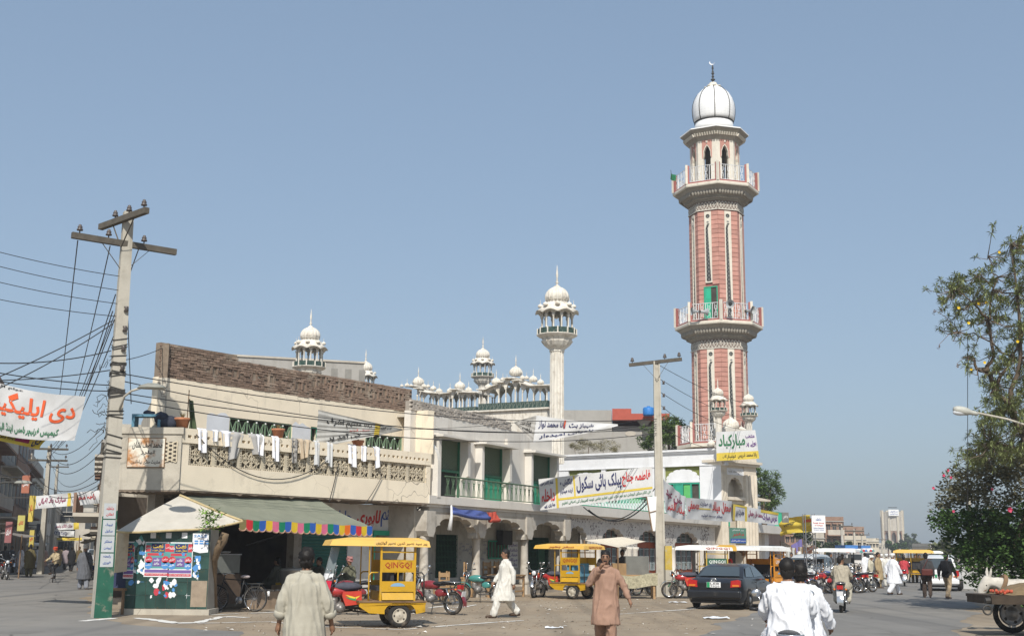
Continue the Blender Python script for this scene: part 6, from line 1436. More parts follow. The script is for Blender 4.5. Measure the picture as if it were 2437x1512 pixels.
    for x,d_ in ((.12,1),(-.12,-1)):                  # benches
        mb = MB(); mb.box((x + d_*.13,0,.84),(.38,1.06,.09)); mb.box((x - d_*.02,0,1.06),(.08,1.06,.36)); b(mb,'bench',ms); mb = MB(); mb.box((x + d_*.1,0,.7),(.3,1.04,.22)); b(mb,'bench_box',my if tarp is None else ms)
        mb = MB(); mb.box((x - d_*.08,0,1.3),(.02,1.1,.3)); b(mb,'back_board',my)
    # hipped sheet roof
    x0,x1,y0 = -.7,1.5,.74; z0,z1 = 1.73,1.93
    lo = [Vector((x0,-y0,z0)),Vector((x1,-y0*.85,z0 + .02)),Vector((x1,y0*.85,z0 + .02)),Vector((x0,y0,z0))]; hi = [Vector((x0 + .22,-y0 + .26,z1)),Vector((x1 - .5,-y0 + .3,z1)),Vector((x1 - .5,y0 - .3,z1)),Vector((x0 + .22,y0 - .26,z1))]
    mid_ = [p + Vector((0,0,.1)) + (q - p)*.12 for p,q in zip(lo,hi)]; mb = MB(); mb.add(lo + mid_ + hi,[(3,2,1,0),(0,1,5,4),(1,2,6,5),(2,3,7,6),(3,0,4,7),(4,5,9,8),(5,6,10,9),(6,7,11,10),(7,4,8,11),(8,9,10,11)]); rf = b(mb,'roof',mr)
    if hood:
        mb = MB(); hc = lambda p: Vector((x0 - .02 + (p.x - x0)*.34,p.y*1.02,p.z + (.012 if p.z > z0 + .03 else -.004))); vs_ = [hc(p) for p in lo + mid_ + hi]; mb.add(vs_,[(3,2,1,0),(0,1,5,4),(1,2,6,5),(2,3,7,6),(3,0,4,7),(4,5,9,8),(5,6,10,9),(6,7,11,10),(7,4,8,11),(8,9,10,11)]); b(mb,'rear_hood',mat('hood_yellow',(.55,.31,.03),.4,.06,3),False,rf)
    if rooft:
        for i0,i1,sy in ((0,1,-1),(2,3,1)):
            f = lambda a,c: lo[i0].lerp(lo[i1],a).lerp(mid_[i0].lerp(mid_[i1],a),.1 + .85*c) + Vector((0,sy*.012,.004)); mb = MB()
            write(mb,rooft[0],f,rooft[1] if sy < 0 else 1 - rooft[2],.1,rooft[2] if sy < 0 else 1 - rooft[1],.95,0,.015); b(mb,'roof_lettering',rooft[3],False,rf)
    if sideroof:
        f = lambda a,c: lo[3].lerp(lo[0],a).lerp(mid_[3].lerp(mid_[0],a),.1 + .85*c) + Vector((-.012,0,.004)); mb = MB(); write(mb,sideroof,f,.2,.1,.85,.85,0,.015); b(mb,'roof_lettering',mat('board_red',(.38,.04,.02),.6,0),False,rf)
    if bike:
        n0 = set(bpy.data.objects)
        motorcycle('',None,0,tank=(.38,.03,.03),front=True,parent=t)
        for o in set(bpy.data.objects) - n0:
            if o.parent == t: o.location = Vector((1.06,0,0))
        mb = MB(); mb.ell((1.0,0,.86),(.34,.17,.1),14,8); b(mb,'seat',mat('seat_cloth',(.07,.075,.1),.9,.15,10),True)
        mb = MB(); mb.tube([(.6,0,.42),(1.3,0,.4)],.04,6); mb.tube([(.7,.25,.45),(1.25,.05,.45)],.025,6); mb.tube([(.7,-.25,.45),(1.25,-.05,.45)],.025,6); b(mb,'drawbar',m_iron)
        for s_ in (-1,1):
            poly = [(.7,.5),(1.06,.46),(1.14,.68),(1.12,.76),(.72,.78)]; mb = MB(); mb.prism(poly,lambda a,c,w,s_=s_: Vector((a,s_*(.2 + w),c)),0,.05); sc_ = b(mb,'side_cover',mat('cart_red',(.5,.05,.03),.3,.08,6,spec=.5))
            for q,cc in ((0,'yellow'),(1,'green')):
                pts = [(.74 + .1*q,.68 - .03*q),(.84,.6 - .03*q),(.96,.63 - .04*q),(1.08,.7 - .05*q),(.95,.67 - .04*q),(.86,.645 - .03*q)]; mb = MB(); mb.prism(pts,lambda a,c,w,s_=s_: Vector((a,s_*(.252 + .003*q + w),c)),0,.002); b(mb,'flame_decal',pmts['yellow'] if q == 0 else mat('poster_green',(.05,.25,.1),.6,0),False,sc_)
        if shield:
            sp = [((1.62,.6),(1.54,1.0),'red'),((1.54,1.0),(1.51,1.15),'white')]
            for a_,c_,cn in sp:
                mb = MB(); mb.grid(lambda u,v: Vector((a_[0] + (c_[0] - a_[0])*v - .16*(2*u - 1) ** 2,(u - .5)*.62,a_[1] + (c_[1] - a_[1])*v)),8,3); b(mb,'leg_shield',mat('shield_' + cn,(.55,.02,.05) if cn == 'red' else (.75,.75,.75),.35,.05,4,spec=.5),True)
            mb = MB(); mb.grid(lambda u,v: Vector((1.51 - .13*v - .16*(2*u - 1) ** 2,(u - .5)*.6*(1 - .25*v*v),1.15 + .57*v)),8,6); b(mb,'windscreen',mat('windscreen_film',(.3,.34,.35),.15,.05,3,alpha=.55,spec=.6),True)
    return t
def loft(mb,secs):
    n = len(secs[0]); vs = [p for s_ in secs for p in s_]; m_ = len(secs)
    mb.add(vs,[(j*n + i,j*n + (i + 1) % n,(j + 1)*n + (i + 1) % n,(j + 1)*n + i) for j in range(m_ - 1) for i in range(n)] + [list(range(n))[::-1],list(range((m_ - 1)*n,m_*n))]); return mb
def subsurf(o,lv=2):
    md = o.modifiers.new('s','SUBSURF'); md.levels = lv; md.render_levels = lv; return o
def car(label,loc,yaw,col,kind='sedan',group=None,plate=True):
    t = thing('parked_car' if kind == 'sedan' else 'van',label,'car' if kind == 'sedan' else 'van',loc,yaw,group); mc = mat('carpaint_%d_%d_%d' % tuple(int(c*99) for c in col),col,.3,.04,3,spec=.35,coat=.35,dust=((.2,.175,.14),.6,.95,2.5))
    b = lambda mb,n,m,s_=False,p=None: mb.build(n,m,p or t,False,s_)
    if kind == 'sedan':
        L0,L1,Wd = -2.25,2.25,.85; belt = [(-2.25,.86),(-2.05,1.0),(-1.6,1.03),(-1.0,.98),(.8,.94),(1.2,.93),(1.9,.82),(2.2,.66),(2.27,.5)]
        roof = [(-1.62,1.03),(-1.05,1.36),(-.7,1.45),(.0,1.47),(.35,1.43),(.8,1.22),(1.22,.95)]
        wb = (-1.32,1.3); R = .31
    else:
        L0,L1,Wd = -2.2,2.2,.84; belt = [(-2.2,1.05),(-2.1,1.1),(-1.0,1.1),(1.0,1.1),(1.8,1.05),(2.1,.9),(2.2,.6)]
        roof = [(-2.14,1.1),(-2.0,1.75),(-1.6,1.88),(0,1.92),(.9,1.86),(1.3,1.7),(1.85,1.06)]
        wb = (-1.3,1.3); R = .31
    secs = []
    zb = .22
    for x,z in belt:
        e = 1 if L0 + .12 < x < L1 - .2 else .86; w = Wd*e; zl = zb + (.1 if e < 1 else 0)
        secs.append([Vector((x,s_*ww,zz)) for s_,ww,zz in ((-1,w*.92,zl),(-1,w,zl + .2),(-1,w*.99,(zl + z)/2 + .1),(-1,w*.93,z - .03),(-1,w*.7,z),(1,w*.7,z),(1,w*.93,z - .03),(1,w*.99,(zl + z)/2 + .1),(1,w,zl + .2),(1,w*.92,zl))])
    mb = MB(); loft(mb,secs); bo = b(mb,'body',mc); smooth_ang(bo,50)
    secs = []
    rz_ = roof
    def ztop(x):
        for (a,za),(c,zc) in zip(rz_,rz_[1:]):
            if a <= x <= c: return za + (zc - za)*(x - a)/(c - a)
        return rz_[-1][1]
    base = lambda x: max(.9,1.0) - .02
    for x,z in roof:
        zz0 = .95; f = max(0.02,(z - zz0)); w0 = Wd*.9; w1 = Wd*(.9 - .2*min(1,f/.5))
        secs.append([Vector((x,s_*ww,q)) for s_,ww,q in ((-1,w0,zz0),(-1,(w0 + w1)/2,zz0 + f*.5),(-1,w1,zz0 + f*.92),(-1,w1*.8,zz0 + f),(1,w1*.8,zz0 + f),(1,w1,zz0 + f*.92),(1,(w0 + w1)/2,zz0 + f*.5),(1,w0,zz0))])
    mb = MB(); loft(mb,secs); cb = b(mb,'cabin',mc); smooth_ang(cb,40)
    m_gl = mat('car_glass',(.05,.065,.075),.06,.03,2,spec=.8)
    mb = MB()
    def gl(pts): mb.add([Vector(p) for p in pts],[list(range(len(pts)))])
    r = roof
    if kind == 'sedan': rw = [(-1.59,1.075),(-1.09,1.36)]; fw_ = [(.42,1.41),(1.14,1.01)]
    else: rw = [(-2.155,1.2),(-2.03,1.72)]; fw_ = [(1.34,1.67),(1.8,1.14)]
    o_ = .035
    for (xa,za),(xb,zb_),s_ in ((rw[0],rw[1],-1),(fw_[1],fw_[0],1)):
        mb = MB(); gl([(xa + s_*o_,-Wd*.74,za),(xa + s_*o_,Wd*.74,za),(xb + s_*o_,Wd*.6,zb_ + .01),(xb + s_*o_,-Wd*.6,zb_ + .01)]); b(mb,'rear_window' if s_ < 0 else 'windscreen',m_gl)
    side = [[(-1.35,1.05),(-.98,1.33),(-.35,1.4),(-.35,1.03)],[(-.28,1.03),(-.28,1.4),(.3,1.37),(.95,1.05)]] if kind == 'sedan' else [[(-1.9,1.18),(-1.85,1.68),(-.9,1.76),(-.9,1.16)],[(-.8,1.16),(-.8,1.76),(.3,1.76),(.3,1.16)],[(.4,1.16),(.4,1.75),(1.05,1.68),(1.55,1.16)]]
    for s_ in (-1,1):
        for pl_ in side:
            mb = MB(); zt_ = 1.47 if kind == 'sedan' else 1.9
            gl([(x,s_*(Wd*(.9 - .2*min(1,max(0,(ztop(x) - .95))/.5)*((z - .95)/max(.05,ztop(x) - .95))) + .018),z) for x,z in pl_]); b(mb,'side_window',m_gl)
        mb = MB(); mb.ell((.85 if kind == 'sedan' else 1.45,s_*(Wd + .1),1.02 if kind == 'sedan' else 1.2),(.06,.1,.075),10,8); b(mb,'wing_mirror',mc,True)
        for x in wb:
            wheel(t,(x,s_*(Wd - .055),R),R,.2,rim=mat('alloy',(.42,.43,.44),.3,.08,6,metal=.7))
            mb = MB(); n = 14; pts = [(x + (R + .05)*cos(pi*q/n),R + (R + .05)*sin(pi*q/n)) for q in range(n + 1)] + [(x - R - .05,.2),(x + R + .05,.2)]; mb.prism(pts,lambda a,c,w: Vector((a,s_*(Wd*1.0 + .004 + w),c)),0,.003); b(mb,'wheel_arch',m_black)
        mb = MB(); xs = -.32 if kind == 'sedan' else .35; mb.box((xs,s_*(Wd*1.0),.62),(.012,.008,.7)); mb.box((xs - .18,s_*(Wd + .01),.86),(.14,.03,.03)); mb.box((.6,s_*(Wd + .01),.84),(.14,.03,.03)); b(mb,'door_seam',m_black)
        mb = MB(); mb.box((-.1,s_*(Wd + .006),.56),(2.4,.02,.05)); b(mb,'side_moulding',mc)
        mb = MB(); 
        if kind == 'sedan': loft(mb,[[Vector((x,s_*y,z)) for y,z in ((.5,.72),(.52,.93),(.72,.97),(.8,.93),(.79,.74))] for x in (L0 + .1,L0 - .02)])
        else: mb.box((L0 + .02,s_*.74,.95),(.06,.12,.3))
        tl_ = b(mb,'tail_light',m_tail)
        mb = MB(); mb.box((L0 - .022,s_*.66,.78),(.02,.2,.06)); b(mb,'reverse_lens',m_amber,False,tl_)
    mb = MB(); mb.box((L0 - .0,0,.5),(.22,Wd*1.9,.26)); bp_ = b(mb,'bumper',mc); bv = bp_.modifiers.new('b','BEVEL'); bv.width = .06; bv.segments = 3
    mb = MB(); mb.box((L1 - .05,0,.5),(.2,Wd*1.8,.26)); b(mb,'front_bumper',mc)
    mb = MB(); mb.box((L0 + .3,0,.26),(.5,Wd*1.7,.1)); b(mb,'underbody',m_black)
    if plate:
        mb = MB(); mb.box((L0 - .03,0,.8),(.02,.42,.17)); np_ = b(mb,'number_plate',m_white)
        mb = MB(); mb.box((L0 - .042,.16,.8),(.004,.09,.165)); b(mb,'plate_band',mat('plate_green',(.02,.25,.1),.5,0),False,np_)
        for q,tx in enumerate(('7020','LEB')): flag_letters(np_,tx,lambda a,c: Vector((L0 - .044,.1 - .28*a,.725 + .085*q + .06*c)),0,0,1,1,m_black,bold=.01)
        if kind == 'sedan':
            mb = MB()
            for rx,rz_q,dz in ((.085,.055,0),(.03,.055,0),(.06,.022,.018)): mb.tube([Vector((L0 - .012,rx*cos(2*pi*q/20),.955 + dz + rz_q*sin(2*pi*q/20))) for q in range(21)],.008,5,False)
            b(mb,'emblem',m_chrome,True)
            for s_ in (-1,1): mb = MB(); mb.box((-1.0,s_*.4,1.12),(.12,.3,.22)); b(mb,'headrest',mat('grey_trim',(.4,.38,.35),.8,.05,8))
    return t
# ================================================================== who and what stands where
def G2(x,y): q = gp(x,y); return Vector((q.x,q.y,0))
yaw_cam = lambda p: atan2(-p.x,-p.y)*-1
# --- carts
RYEL = (.62,.36,.035); m_ink = mat('brown_ink',(.07,.035,.02),.7,0)
def hd(dx,dy): return atan2(dy,dx)
rickshaw('yellow motor rickshaw with red leg shield parked before the tea shop',(-2.62,27.8,0),hd(-cos(radians(16)),-sin(radians(16))),rooft=('پیر سید نصیر الدین نصیر گولڑوی',.03,.55,m_ink))
rickshaw('yellow motor rickshaw with blue seats before the arcade',(2.45,44.6,0),hd(-cos(radians(34)),sin(radians(34))),seats=(.1,.25,.34),rooft=('سفر بخیر',.2,.7,mat('board_red',(.38,.04,.02),.6,0)),sideroof='QINGQI',shield=False,tarp=1)
rickshaw('motor rickshaw with white and yellow roof behind the slim pole',(7.55,45.6,0),hd(-1,.1),hood=True,roof=(.72,.7,.67),body=(.45,.3,.06),rooft=('QINGQI',.1,.5,mat('board_red',(.38,.04,.02),.6,0)),shield=False,boardtext=(.02,.1,.06))
rickshaw('orange motor rickshaw with plain white roof beyond the dark car',(9.7,47.2,0),hd(-.66,-.75),roof=(.74,.73,.7),body=(.62,.25,.02),tint=1,shield=False)
rickshaw('white-roofed motor rickshaw loaded with sacks on the far side of the parked bikes',(17.1,63.5,0),hd(-.9,.4),roof=(.74,.73,.7),body=(.07,.065,.06),text=False,shield=False,bike=False)
for i,(x,y,lb) in enumerate(((2160,1385,'nearer of two yellow-roofed carts driving away down the road'),(2195,1386,'yellow-roofed cart farther right down the road'))):
    p = G2(x,y); rickshaw(lb,p,hd(.35,.93),text=False,shield=False)
p = at(2222,1345,95); rickshaw('small white-roofed cart farthest down the road',(p.x,p.y,0),hd(.35,.93),roof=(.74,.73,.7),text=False,shield=False)
p = at(82,1370,95); rickshaw('white-roofed cart far down the left street',(p.x,p.y,0),hd(-.3,.95),roof=(.74,.73,.7),body=(.2,.2,.2),text=False,shield=False,bike=False)
# --- cars
car('black saloon car parked at an angle by the road',(7.0,39.2,0),hd(sin(radians(24)),cos(radians(24))),(.012,.013,.016)).scale = (1,1,.91)
car('white van driving away behind the two dark-dressed men',(20.75,59.8,0),hd(.36,.93),(.72,.72,.72),'van').scale = (1,1.05,.86)
p = G2(1925,1402); car('silver van under a dark load by the lattice tower',(15.9,66,0),hd(-.5,-.86),(.5,.52,.53),'van').scale = (1,1,.85)
p = at(215,1350,110); car('silver car far down the left street',(-35,105,0),hd(.3,-.95),(.45,.46,.48),'sedan',plate=False)
# --- motorcycles
motorcycle('turquoise motorcycle on its stand before the arcade',(-.95,40.9,0),hd(-.93,.36),tank=(.05,.22,.2))
motorcycle('red motorcycle parked behind the yellow cart',(-4.1,32.5,0),hd(-.9,-.43),tank=(.2,.02,.02))
motorcycle('red motorcycle half hidden by the right end of the yellow cart',(-2.0,33.2,0),hd(-.85,.5),tank=(.2,.02,.025))
motorcycle('red motorcycle at the left of the blue-seated cart',(1.05,45.6,0),hd(-.3,-.95),tank=(.4,.03,.02))
random.seed(31)
row = [(6.75,46.0,'green'),(7.4,46.2,'red'),(8.0,45.6,'yellow'),(5.05,48.2,'black'),(5.5,48.4,'black')]
tc = dict(green=(.03,.14,.08),red=(.38,.02,.02),yellow=(.5,.3,.02),black=(.02,.02,.025),blue=(.03,.06,.2))
nm = ['green motorcycle just right of the slim pole','red motorcycle in the row behind the black car','yellow motorcycle nearest the black car','black motorcycle behind the food stall','black motorcycle touching the slim pole']
for (x,y,c),lb in zip(row,nm): motorcycle(lb,(x,y,0),hd(-.8,-.5) + random.uniform(-.3,.3),tank=tc[c],group='motorcycles parked before the mosque')
b2 = [(1915,1412,'red','red motorcycle beside the lattice tower, leftmost of the far row'),(1938,1409,'black','black motorcycle second in the far row'),(1962,1412,'red','red motorcycle behind the grey-shirted rider'),(2010,1410,'black','black motorcycle right of the grey-shirted rider'),(2030,1409,'red','red motorcycle second from right in the far row'),(2052,1408,'black','black motorcycle at the right end of the far row'),(1895,1416,'blue','blue motorcycle beside the orange cart'),(1975,1404,'blue','blue motorcycle at the back of the far row')]
for x,y,c,lb in b2: motorcycle(lb,G2(x,y),hd(-.9,-.35) + random.uniform(-.35,.35),tank=tc[c],group='motorcycles parked along the far kerb')
# ridden ones
def ride(label,loc,yaw,tank=(.38,.02,.02)): return motorcycle(label,loc,yaw,tank=tank,stand=False)
RB_ = Vector((9.75,36.6,0)); ride('red motorcycle ridden by the man in a grey-beige kurta',RB_,hd(.32,.95))
RW = Vector((3.02,13.7,0)); ride('motorcycle under the two riders in white in the foreground',RW,hd(.15,.99))
RR = G2(2152,1393); ride('motorcycle ridden by the man in the red striped shirt',RR,hd(.3,.95))
# --- bicycles
def bicycle(label,loc,yaw,col=(.02,.02,.022)):
    t = thing('bicycle',label,'bicycle',loc,yaw); b = lambda mb,n,m,s_=True,p=None: mb.build(n,m,p or t,False,s_)
    for x in (-.55,.55): wheel(t,(x,0,.35),.35,.045,spokes=28)
    mf = mat('bike_frame',col,.4,.1,8); mb = MB()
    for a,c in (((-.55,0,.35),(-.1,0,.3)),((-.55,0,.35),(-.2,0,.78)),((-.1,0,.3),(-.22,0,.88)),((-.1,0,.3),(.36,0,.78)),((-.2,0,.82),(.36,0,.86)),((.34,0,.98),(.42,0,.66)),((.42,.04,.66),(.55,.05,.35)),((.42,-.04,.66),(.55,-.05,.35))): mb.tube([a,c],.015,6)
    b(mb,'frame',mf); mb = MB(); mb.ell((-.24,0,.92),(.14,.09,.05),12,8); b(mb,'saddle',mat('saddle_cover',(.35,.3,.3),.8,.3,10))
    mb = MB(); mb.tube([(.2,-.28,.98),(.34,-.2,1.0),(.36,0,.98),(.34,.2,1.0),(.2,.28,.98)],.012,6); b(mb,'handlebar',m_chrome)
    mb = MB(); mb.box((-.55,0,.74),(.42,.14,.02)); mb.tube([(-.7,.07,.74),(-.56,.05,.36)],.008,4); mb.tube([(-.7,-.07,.74),(-.56,-.05,.36)],.008,4); b(mb,'carrier',m_iron)
    for x,a0,a1 in ((-.55,40,185),(.55,30,140)): mb = MB(); mb.grid(lambda u,v: Vector((x + .385*cos(radians(a0 + (a1 - a0)*u)),(v - .5)*.06,.35 + .385*sin(radians(a0 + (a1 - a0)*u)))),12,2); b(mb,'mudguard',mf)
    mb = MB(); mb.tube([(-.93,0,.42),(-.92,0,.55)],.035,6); b(mb,'white_tip',m_white)
    mb = MB(); mb.lathe([(.1,-.01),(.1,.01)],(0,0,0),16); mb.v = [(x - .1,z + .03,y + .3) for x,y,z in mb.v]; mb.tube([(-.1,.05,.3),(-.02,.09,.15)],.01,4); mb.tube([(-.1,-.05,.3),(-.18,-.09,.45)],.01,4); b(mb,'crank',m_steel)
    mb = MB(); mb.tube([(-.5,.05,.34),(-.46,.16,.01)],.01,4); mb.tube([(-.5,-.05,.34),(-.46,-.16,.01)],.01,4); b(mb,'stand',m_steel)
    return t
bicycle('black roadster bicycle standing in front of the tea shop',(-7.35,33.6,0),hd(-.97,.2))
CB = G2(125,1384); bicycle('bicycle ridden by the man in a red turban',CB,hd(-CB.x,-CB.y))

# --- the people
white = cl('white',.7,.71,.745); offw = cl('offwhite',.62,.60,.55); beige = cl('beige',.39,.365,.3); brown = cl('rosebrown',.31,.19,.138); tan = cl('tan',.34,.26,.15); greyb = cl('greybeige',.36,.32,.25); slate = cl('slate',.12,.125,.14); pinkc = cl('dustypink',.48,.33,.28); olive_ = cl('olive',.12,.10,.045); dark_ = cl('charcoal',.05,.048,.05); blackc = cl('black',.014,.014,.016); khaki = cl('khaki',.33,.25,.16); redst = cl('red',.42,.05,.06); dgrey = cl('dimgrey',.13,.12,.10); brownt = cl('darkbrown',.07,.05,.04)
away = lambda p: atan2(-p.x,p.y)          # yaw that looks away from the square along the sight line
BACK = dict(elL=(-.26,-.03,1.13),elR=(.27,-.03,1.13),wrL=(-.3,.04,.89),wrR=(.31,.07,.89))
person('man in a wrinkled pale shirt with rolled sleeves walking away in the foreground',(-2.32,14.2,0),.05,1.73,{**WALK2,**BACK},beige,brownt,kurta=.42,hair='curly',vox=.016,sleeve=.8,roll=True,girth=1.06,fold=.012)
person('man in a rose-brown kurta holding a phone or cigarette to his mouth',(1.68,21.8,0),pi - .12,1.74,dict(elR=(.3,.05,1.16),wrR=(.1,.2,1.43),elL=(-.32,.02,1.14),wrL=(-.42,.12,.9),knL=(-.1,.14,.5),anL=(-.1,.1,.08),knR=(.1,.0,.5),anR=(.1,-.15,.12)),brown,brown,kurta=.5,vox=.018,moust=True,girth=1.02)
person('man in white walking past the turquoise motorcycle holding a cigarette',(-.1,31.8,0),pi/2 + .35,1.76,{**WALK,'anL': (-.1,.36,.1),'knL': (-.1,.24,.52),'anR': (.1,-.36,.14),'knR': (.1,-.06,.5)},offw,offw,kurta=.52,vox=.018,moust=True,girth=1.1,look=.0)
person('driver in a bright white kurta riding the foreground motorcycle',RW + Vector((.02,-.1,-.06)),-.15,1.74,RIDE,white,white,kurta=.6,vox=.016,girth=1.1,fold=.02,hair='short')
person('rider in white seated right in front of the foreground driver',RW + Vector((.27,.4,-.06)),-.2,1.70,{**RIDE,'elR': (.3,.16,1.14),'wrR': (.34,.36,.98)},white,white,kurta=.6,vox=.018,girth=1.05,fold=.02,hair='curly')
person('heavy man in a grey-beige kurta riding a red motorcycle away, head turned right',RB_ + Vector((-.05,-.15,-.08)),-.33,1.74,RIDE,greyb,beige,kurta=.6,vox=.018,girth=1.15,look=-.9,moust=True)
person('man in a red striped shirt riding down the road',RR + Vector((-.02,-.1,-.08)),-.3,1.72,RIDE,redst,greyb,kurta=0,vox=.024,sleeve=.5)
person('man in a white cap and white kurta striding across the road',G2(2127,1414),pi/2*-1 + .5,1.76,{**WALK,'anL': (-.12,.4,.1),'knL': (-.12,.26,.52),'anR': (.12,-.4,.14),'knR': (.12,-.1,.5)},white,white,kurta=.48,hair='cap',vox=.02,girth=1.15,beard='grey')
person('man in a dark jacket carrying a maroon bag on his shoulder',G2(2207,1421),-.3,1.78,{**WALK2,'elL': (-.29,.02,1.14),'wrL': (-.2,.14,.96)},dark_,brownt,kurta=.0,vox=.02,girth=1.1)
person('slim man in black with a backpack and khaki trousers',G2(2256,1424),-.75,1.76,WALK,blackc,khaki,kurta=.0,vox=.02,girth=.95)
person('man in a tan kurta standing by the parked motorcycles',G2(2092,1398),-2.3,1.8,None,tan,tan,kurta=.55,vox=.024)
person('stooped old man in a white turban and shawl beside the tan kurta man',G2(2072,1397),-2.0,1.66,dict(che=(0,.05,1.27),hed=(0,.1,1.57)),cl('oldcream',.48,.45,.36),offw,kurta=.5,hair='turban',vox=.024,beard='grey')
person('man in a cream kurta and white cap seen from behind',G2(2112,1394),-.2,1.74,None,offw,offw,kurta=.5,hair='cap',vox=.024)
person('boy in a white kurta beside the sack-loaded cart',G2(2038,1392) + Vector((0,2,0)),-.4,1.5,WALK2,white,white,kurta=.45,vox=.026)
person('distant man in white between the two capped men',G2(2100,1384),-.2,1.72,None,white,white,kurta=.5,hair='cap',vox=.03)
# left street
person('turbaned man in a slate-blue kurta walking away beside the corner pole',G2(197,1401),.25,1.78,{**WALK2,'anL': (-.14,.16,.08),'anR': (.14,-.1,.08)},slate,cl('slatepale',.2,.21,.24),kurta=.55,hair='turbanpale',vox=.02,girth=1.1)
person('man in an olive kurta walking up the left street',G2(68,1371),.4,1.82,WALK2,olive_,olive_,kurta=.5,vox=.024,girth=1.12)
person('man in white at the far left edge of the street',G2(46,1364),-.5,1.74,WALK2,white,white,kurta=.5,vox=.026)
person('person with long dark hair in a dusty pink kurta',G2(101,1362),2.9,1.74,WALK2,pinkc,pinkc,kurta=.5,hair='long',vox=.026)
person('cyclist in a red turban and checked shirt riding towards the square',CB + Vector((.07,.1,0)) + Vector((0,0,-.02)),pi - .35,1.7,{**RIDE,'anL': (-.12,.22,.3),'anR': (.12,.14,.5),'knL': (-.13,.34,.7),'knR': (.13,.36,.88)},cl('check',.36,.29,.18,var=.5),dark_,kurta=0,hair='turbanred',vox=.022)
p = at(170,1335,85); person('dark figure walking far down the left street',(p.x,p.y,0),0,1.72,WALK2,blackc,blackc,kurta=.5,vox=.03); p = at(155,1335,92); person('pale figure beside the dark one far down the left street',(p.x,p.y,0),0,1.7,WALK2,cl('mauve',.3,.25,.27),dark_,kurta=.5,vox=.03)
# in the shops
SITL = {**SIT,'wrL': (-.15,.3,.98),'wrR': (.15,.3,.98),'elL': (-.28,.08,1.12),'elR': (.28,.08,1.12)}
def seated(label,p,yaw,top,**k): return person(label,Vector((p.x,p.y,-.42 + p.z)),yaw,1.72,SITL,top,dark_,kurta=.5,vox=.024,**k)
Aq = lambda x,w: A.P(A.h(x,1350,w)[0],.16,w)
seated('man in a pinkish turban sitting under the awning by the shutter',Aq(832,-.6),2.6,cl('moss',.13,.13,.09),hair='turbanpink',moust=True)
seated('dark-haired man sitting left of the turbaned one under the awning',Aq(760,-.8),2.4,cl('mossdark',.08,.08,.06))
seated('man crouching by the cooking pots in the tea shop',Aq(660,-1.4),1.2,cl('mossdark',.08,.08,.06))
seated('man half hidden behind the foreground man in the tea shop',Aq(738,-1.2),2.8,cl('moss',.13,.13,.09))
person('man in dark brown standing behind the food stall',(3.5,46.6,0),2.6,1.74,None,cl('umber',.1,.075,.065),dark_,kurta=.5,vox=.024)
person('man in a dark kurta leaning at the food stall',(4.25,46.9,0),3.0,1.8,None,cl('umber2',.07,.06,.06),dark_,kurta=.5,vox=.024)
person('woman in a red headscarf seated in the white and yellow roofed cart',(8.1,45.7,-.1),pi,1.6,SITL,cl('scarlet',.55,.04,.03,var=.3),dark_,kurta=.5,hair='shawl',vox=.024)
person('driver seated in the orange cart',(9.9,47.1,-.1),pi*.8,1.7,SITL,cl('umber2',.07,.06,.06),dark_,kurta=.5,vox=.026)
person('man in a blue shirt in the sack-loaded cart',(17.0,63.5,0),pi,1.7,SITL,cl('skyblue',.25,.33,.42),dark_,kurta=.5,vox=.03)
for i,(x,Y,c) in enumerate(((2150,80,khaki),(2178,80,offw),(2188,80,white),(2200,82,khaki))): p = at(x,1340,Y); person(['passenger in khaki at the left of the far yellow cart','passenger in off-white in the far yellow cart','passenger in white in the far yellow cart','passenger in khaki at the right of the far yellow carts'][i],(p.x,p.y,.0),pi,1.7,SITL,c,dark_,kurta=.5,vox=.035)
# bystanders farther off
by = [(1868,1388,white,'cap','man in white standing under the market sheets'),(1885,1384,slate,'short','man in slate between the market cloths'),(1903,1386,offw,'turban','turbaned man near the lattice mast'),(1950,1384,tan,'short','man in tan behind the far motorcycles'),(1978,1382,dark_,'short','man in dark clothes behind the grey-shirted rider'),(2060,1380,white,'short','man in white behind the stooped old man'),(2086,1374,slate,'short','distant man in slate on the far roadside'),(2120,1366,offw,'cap','distant capped man in cream on the road'),(2143,1362,dark_,'short','distant man in dark clothes on the road'),(2226,1366,offw,'short','distant man in cream left of the white van'),(1846,1392,brown,'short','man in brown beside the orange cart')]
for i,(x,y,c,hr,lb) in enumerate(by): person(lb,G2(x,y),[0.4,2.6,-1.2,1.8,-2.4][i % 5],1.70 + .04*(i % 3),WALK2 if i % 2 else None,c,c,kurta=.5,hair=hr,vox=.034,group='bystanders along the far road')
for i,(x,y,c,lb) in enumerate(((8,1366,dark_,'man in dark clothes at the left shopfronts'),(24,1360,slate,'man in slate at the left shopfronts'),(86,1352,white,'distant man in white in the left street'),(140,1346,tan,'distant man in tan in the left street'),(186,1350,olive_,'distant man in olive in the left street'))): person(lb,G2(x,y),[0.2,2.9,-.3][i % 3],1.72,WALK2,c,c,kurta=.5,vox=.034,group='people in the left street')
motorcycle('dark motorcycle parked at the left edge of the left street',G2(10,1378),hd(.5,-.8),tank=tc['black']); motorcycle('red motorcycle parked farther up the left street',G2(30,1362),hd(.4,-.9),tank=tc['red']); motorcycle('blue motorcycle standing behind the slate-blue kurta man',G2(222,1392),hd(-.2,-.95),tank=tc['blue'])
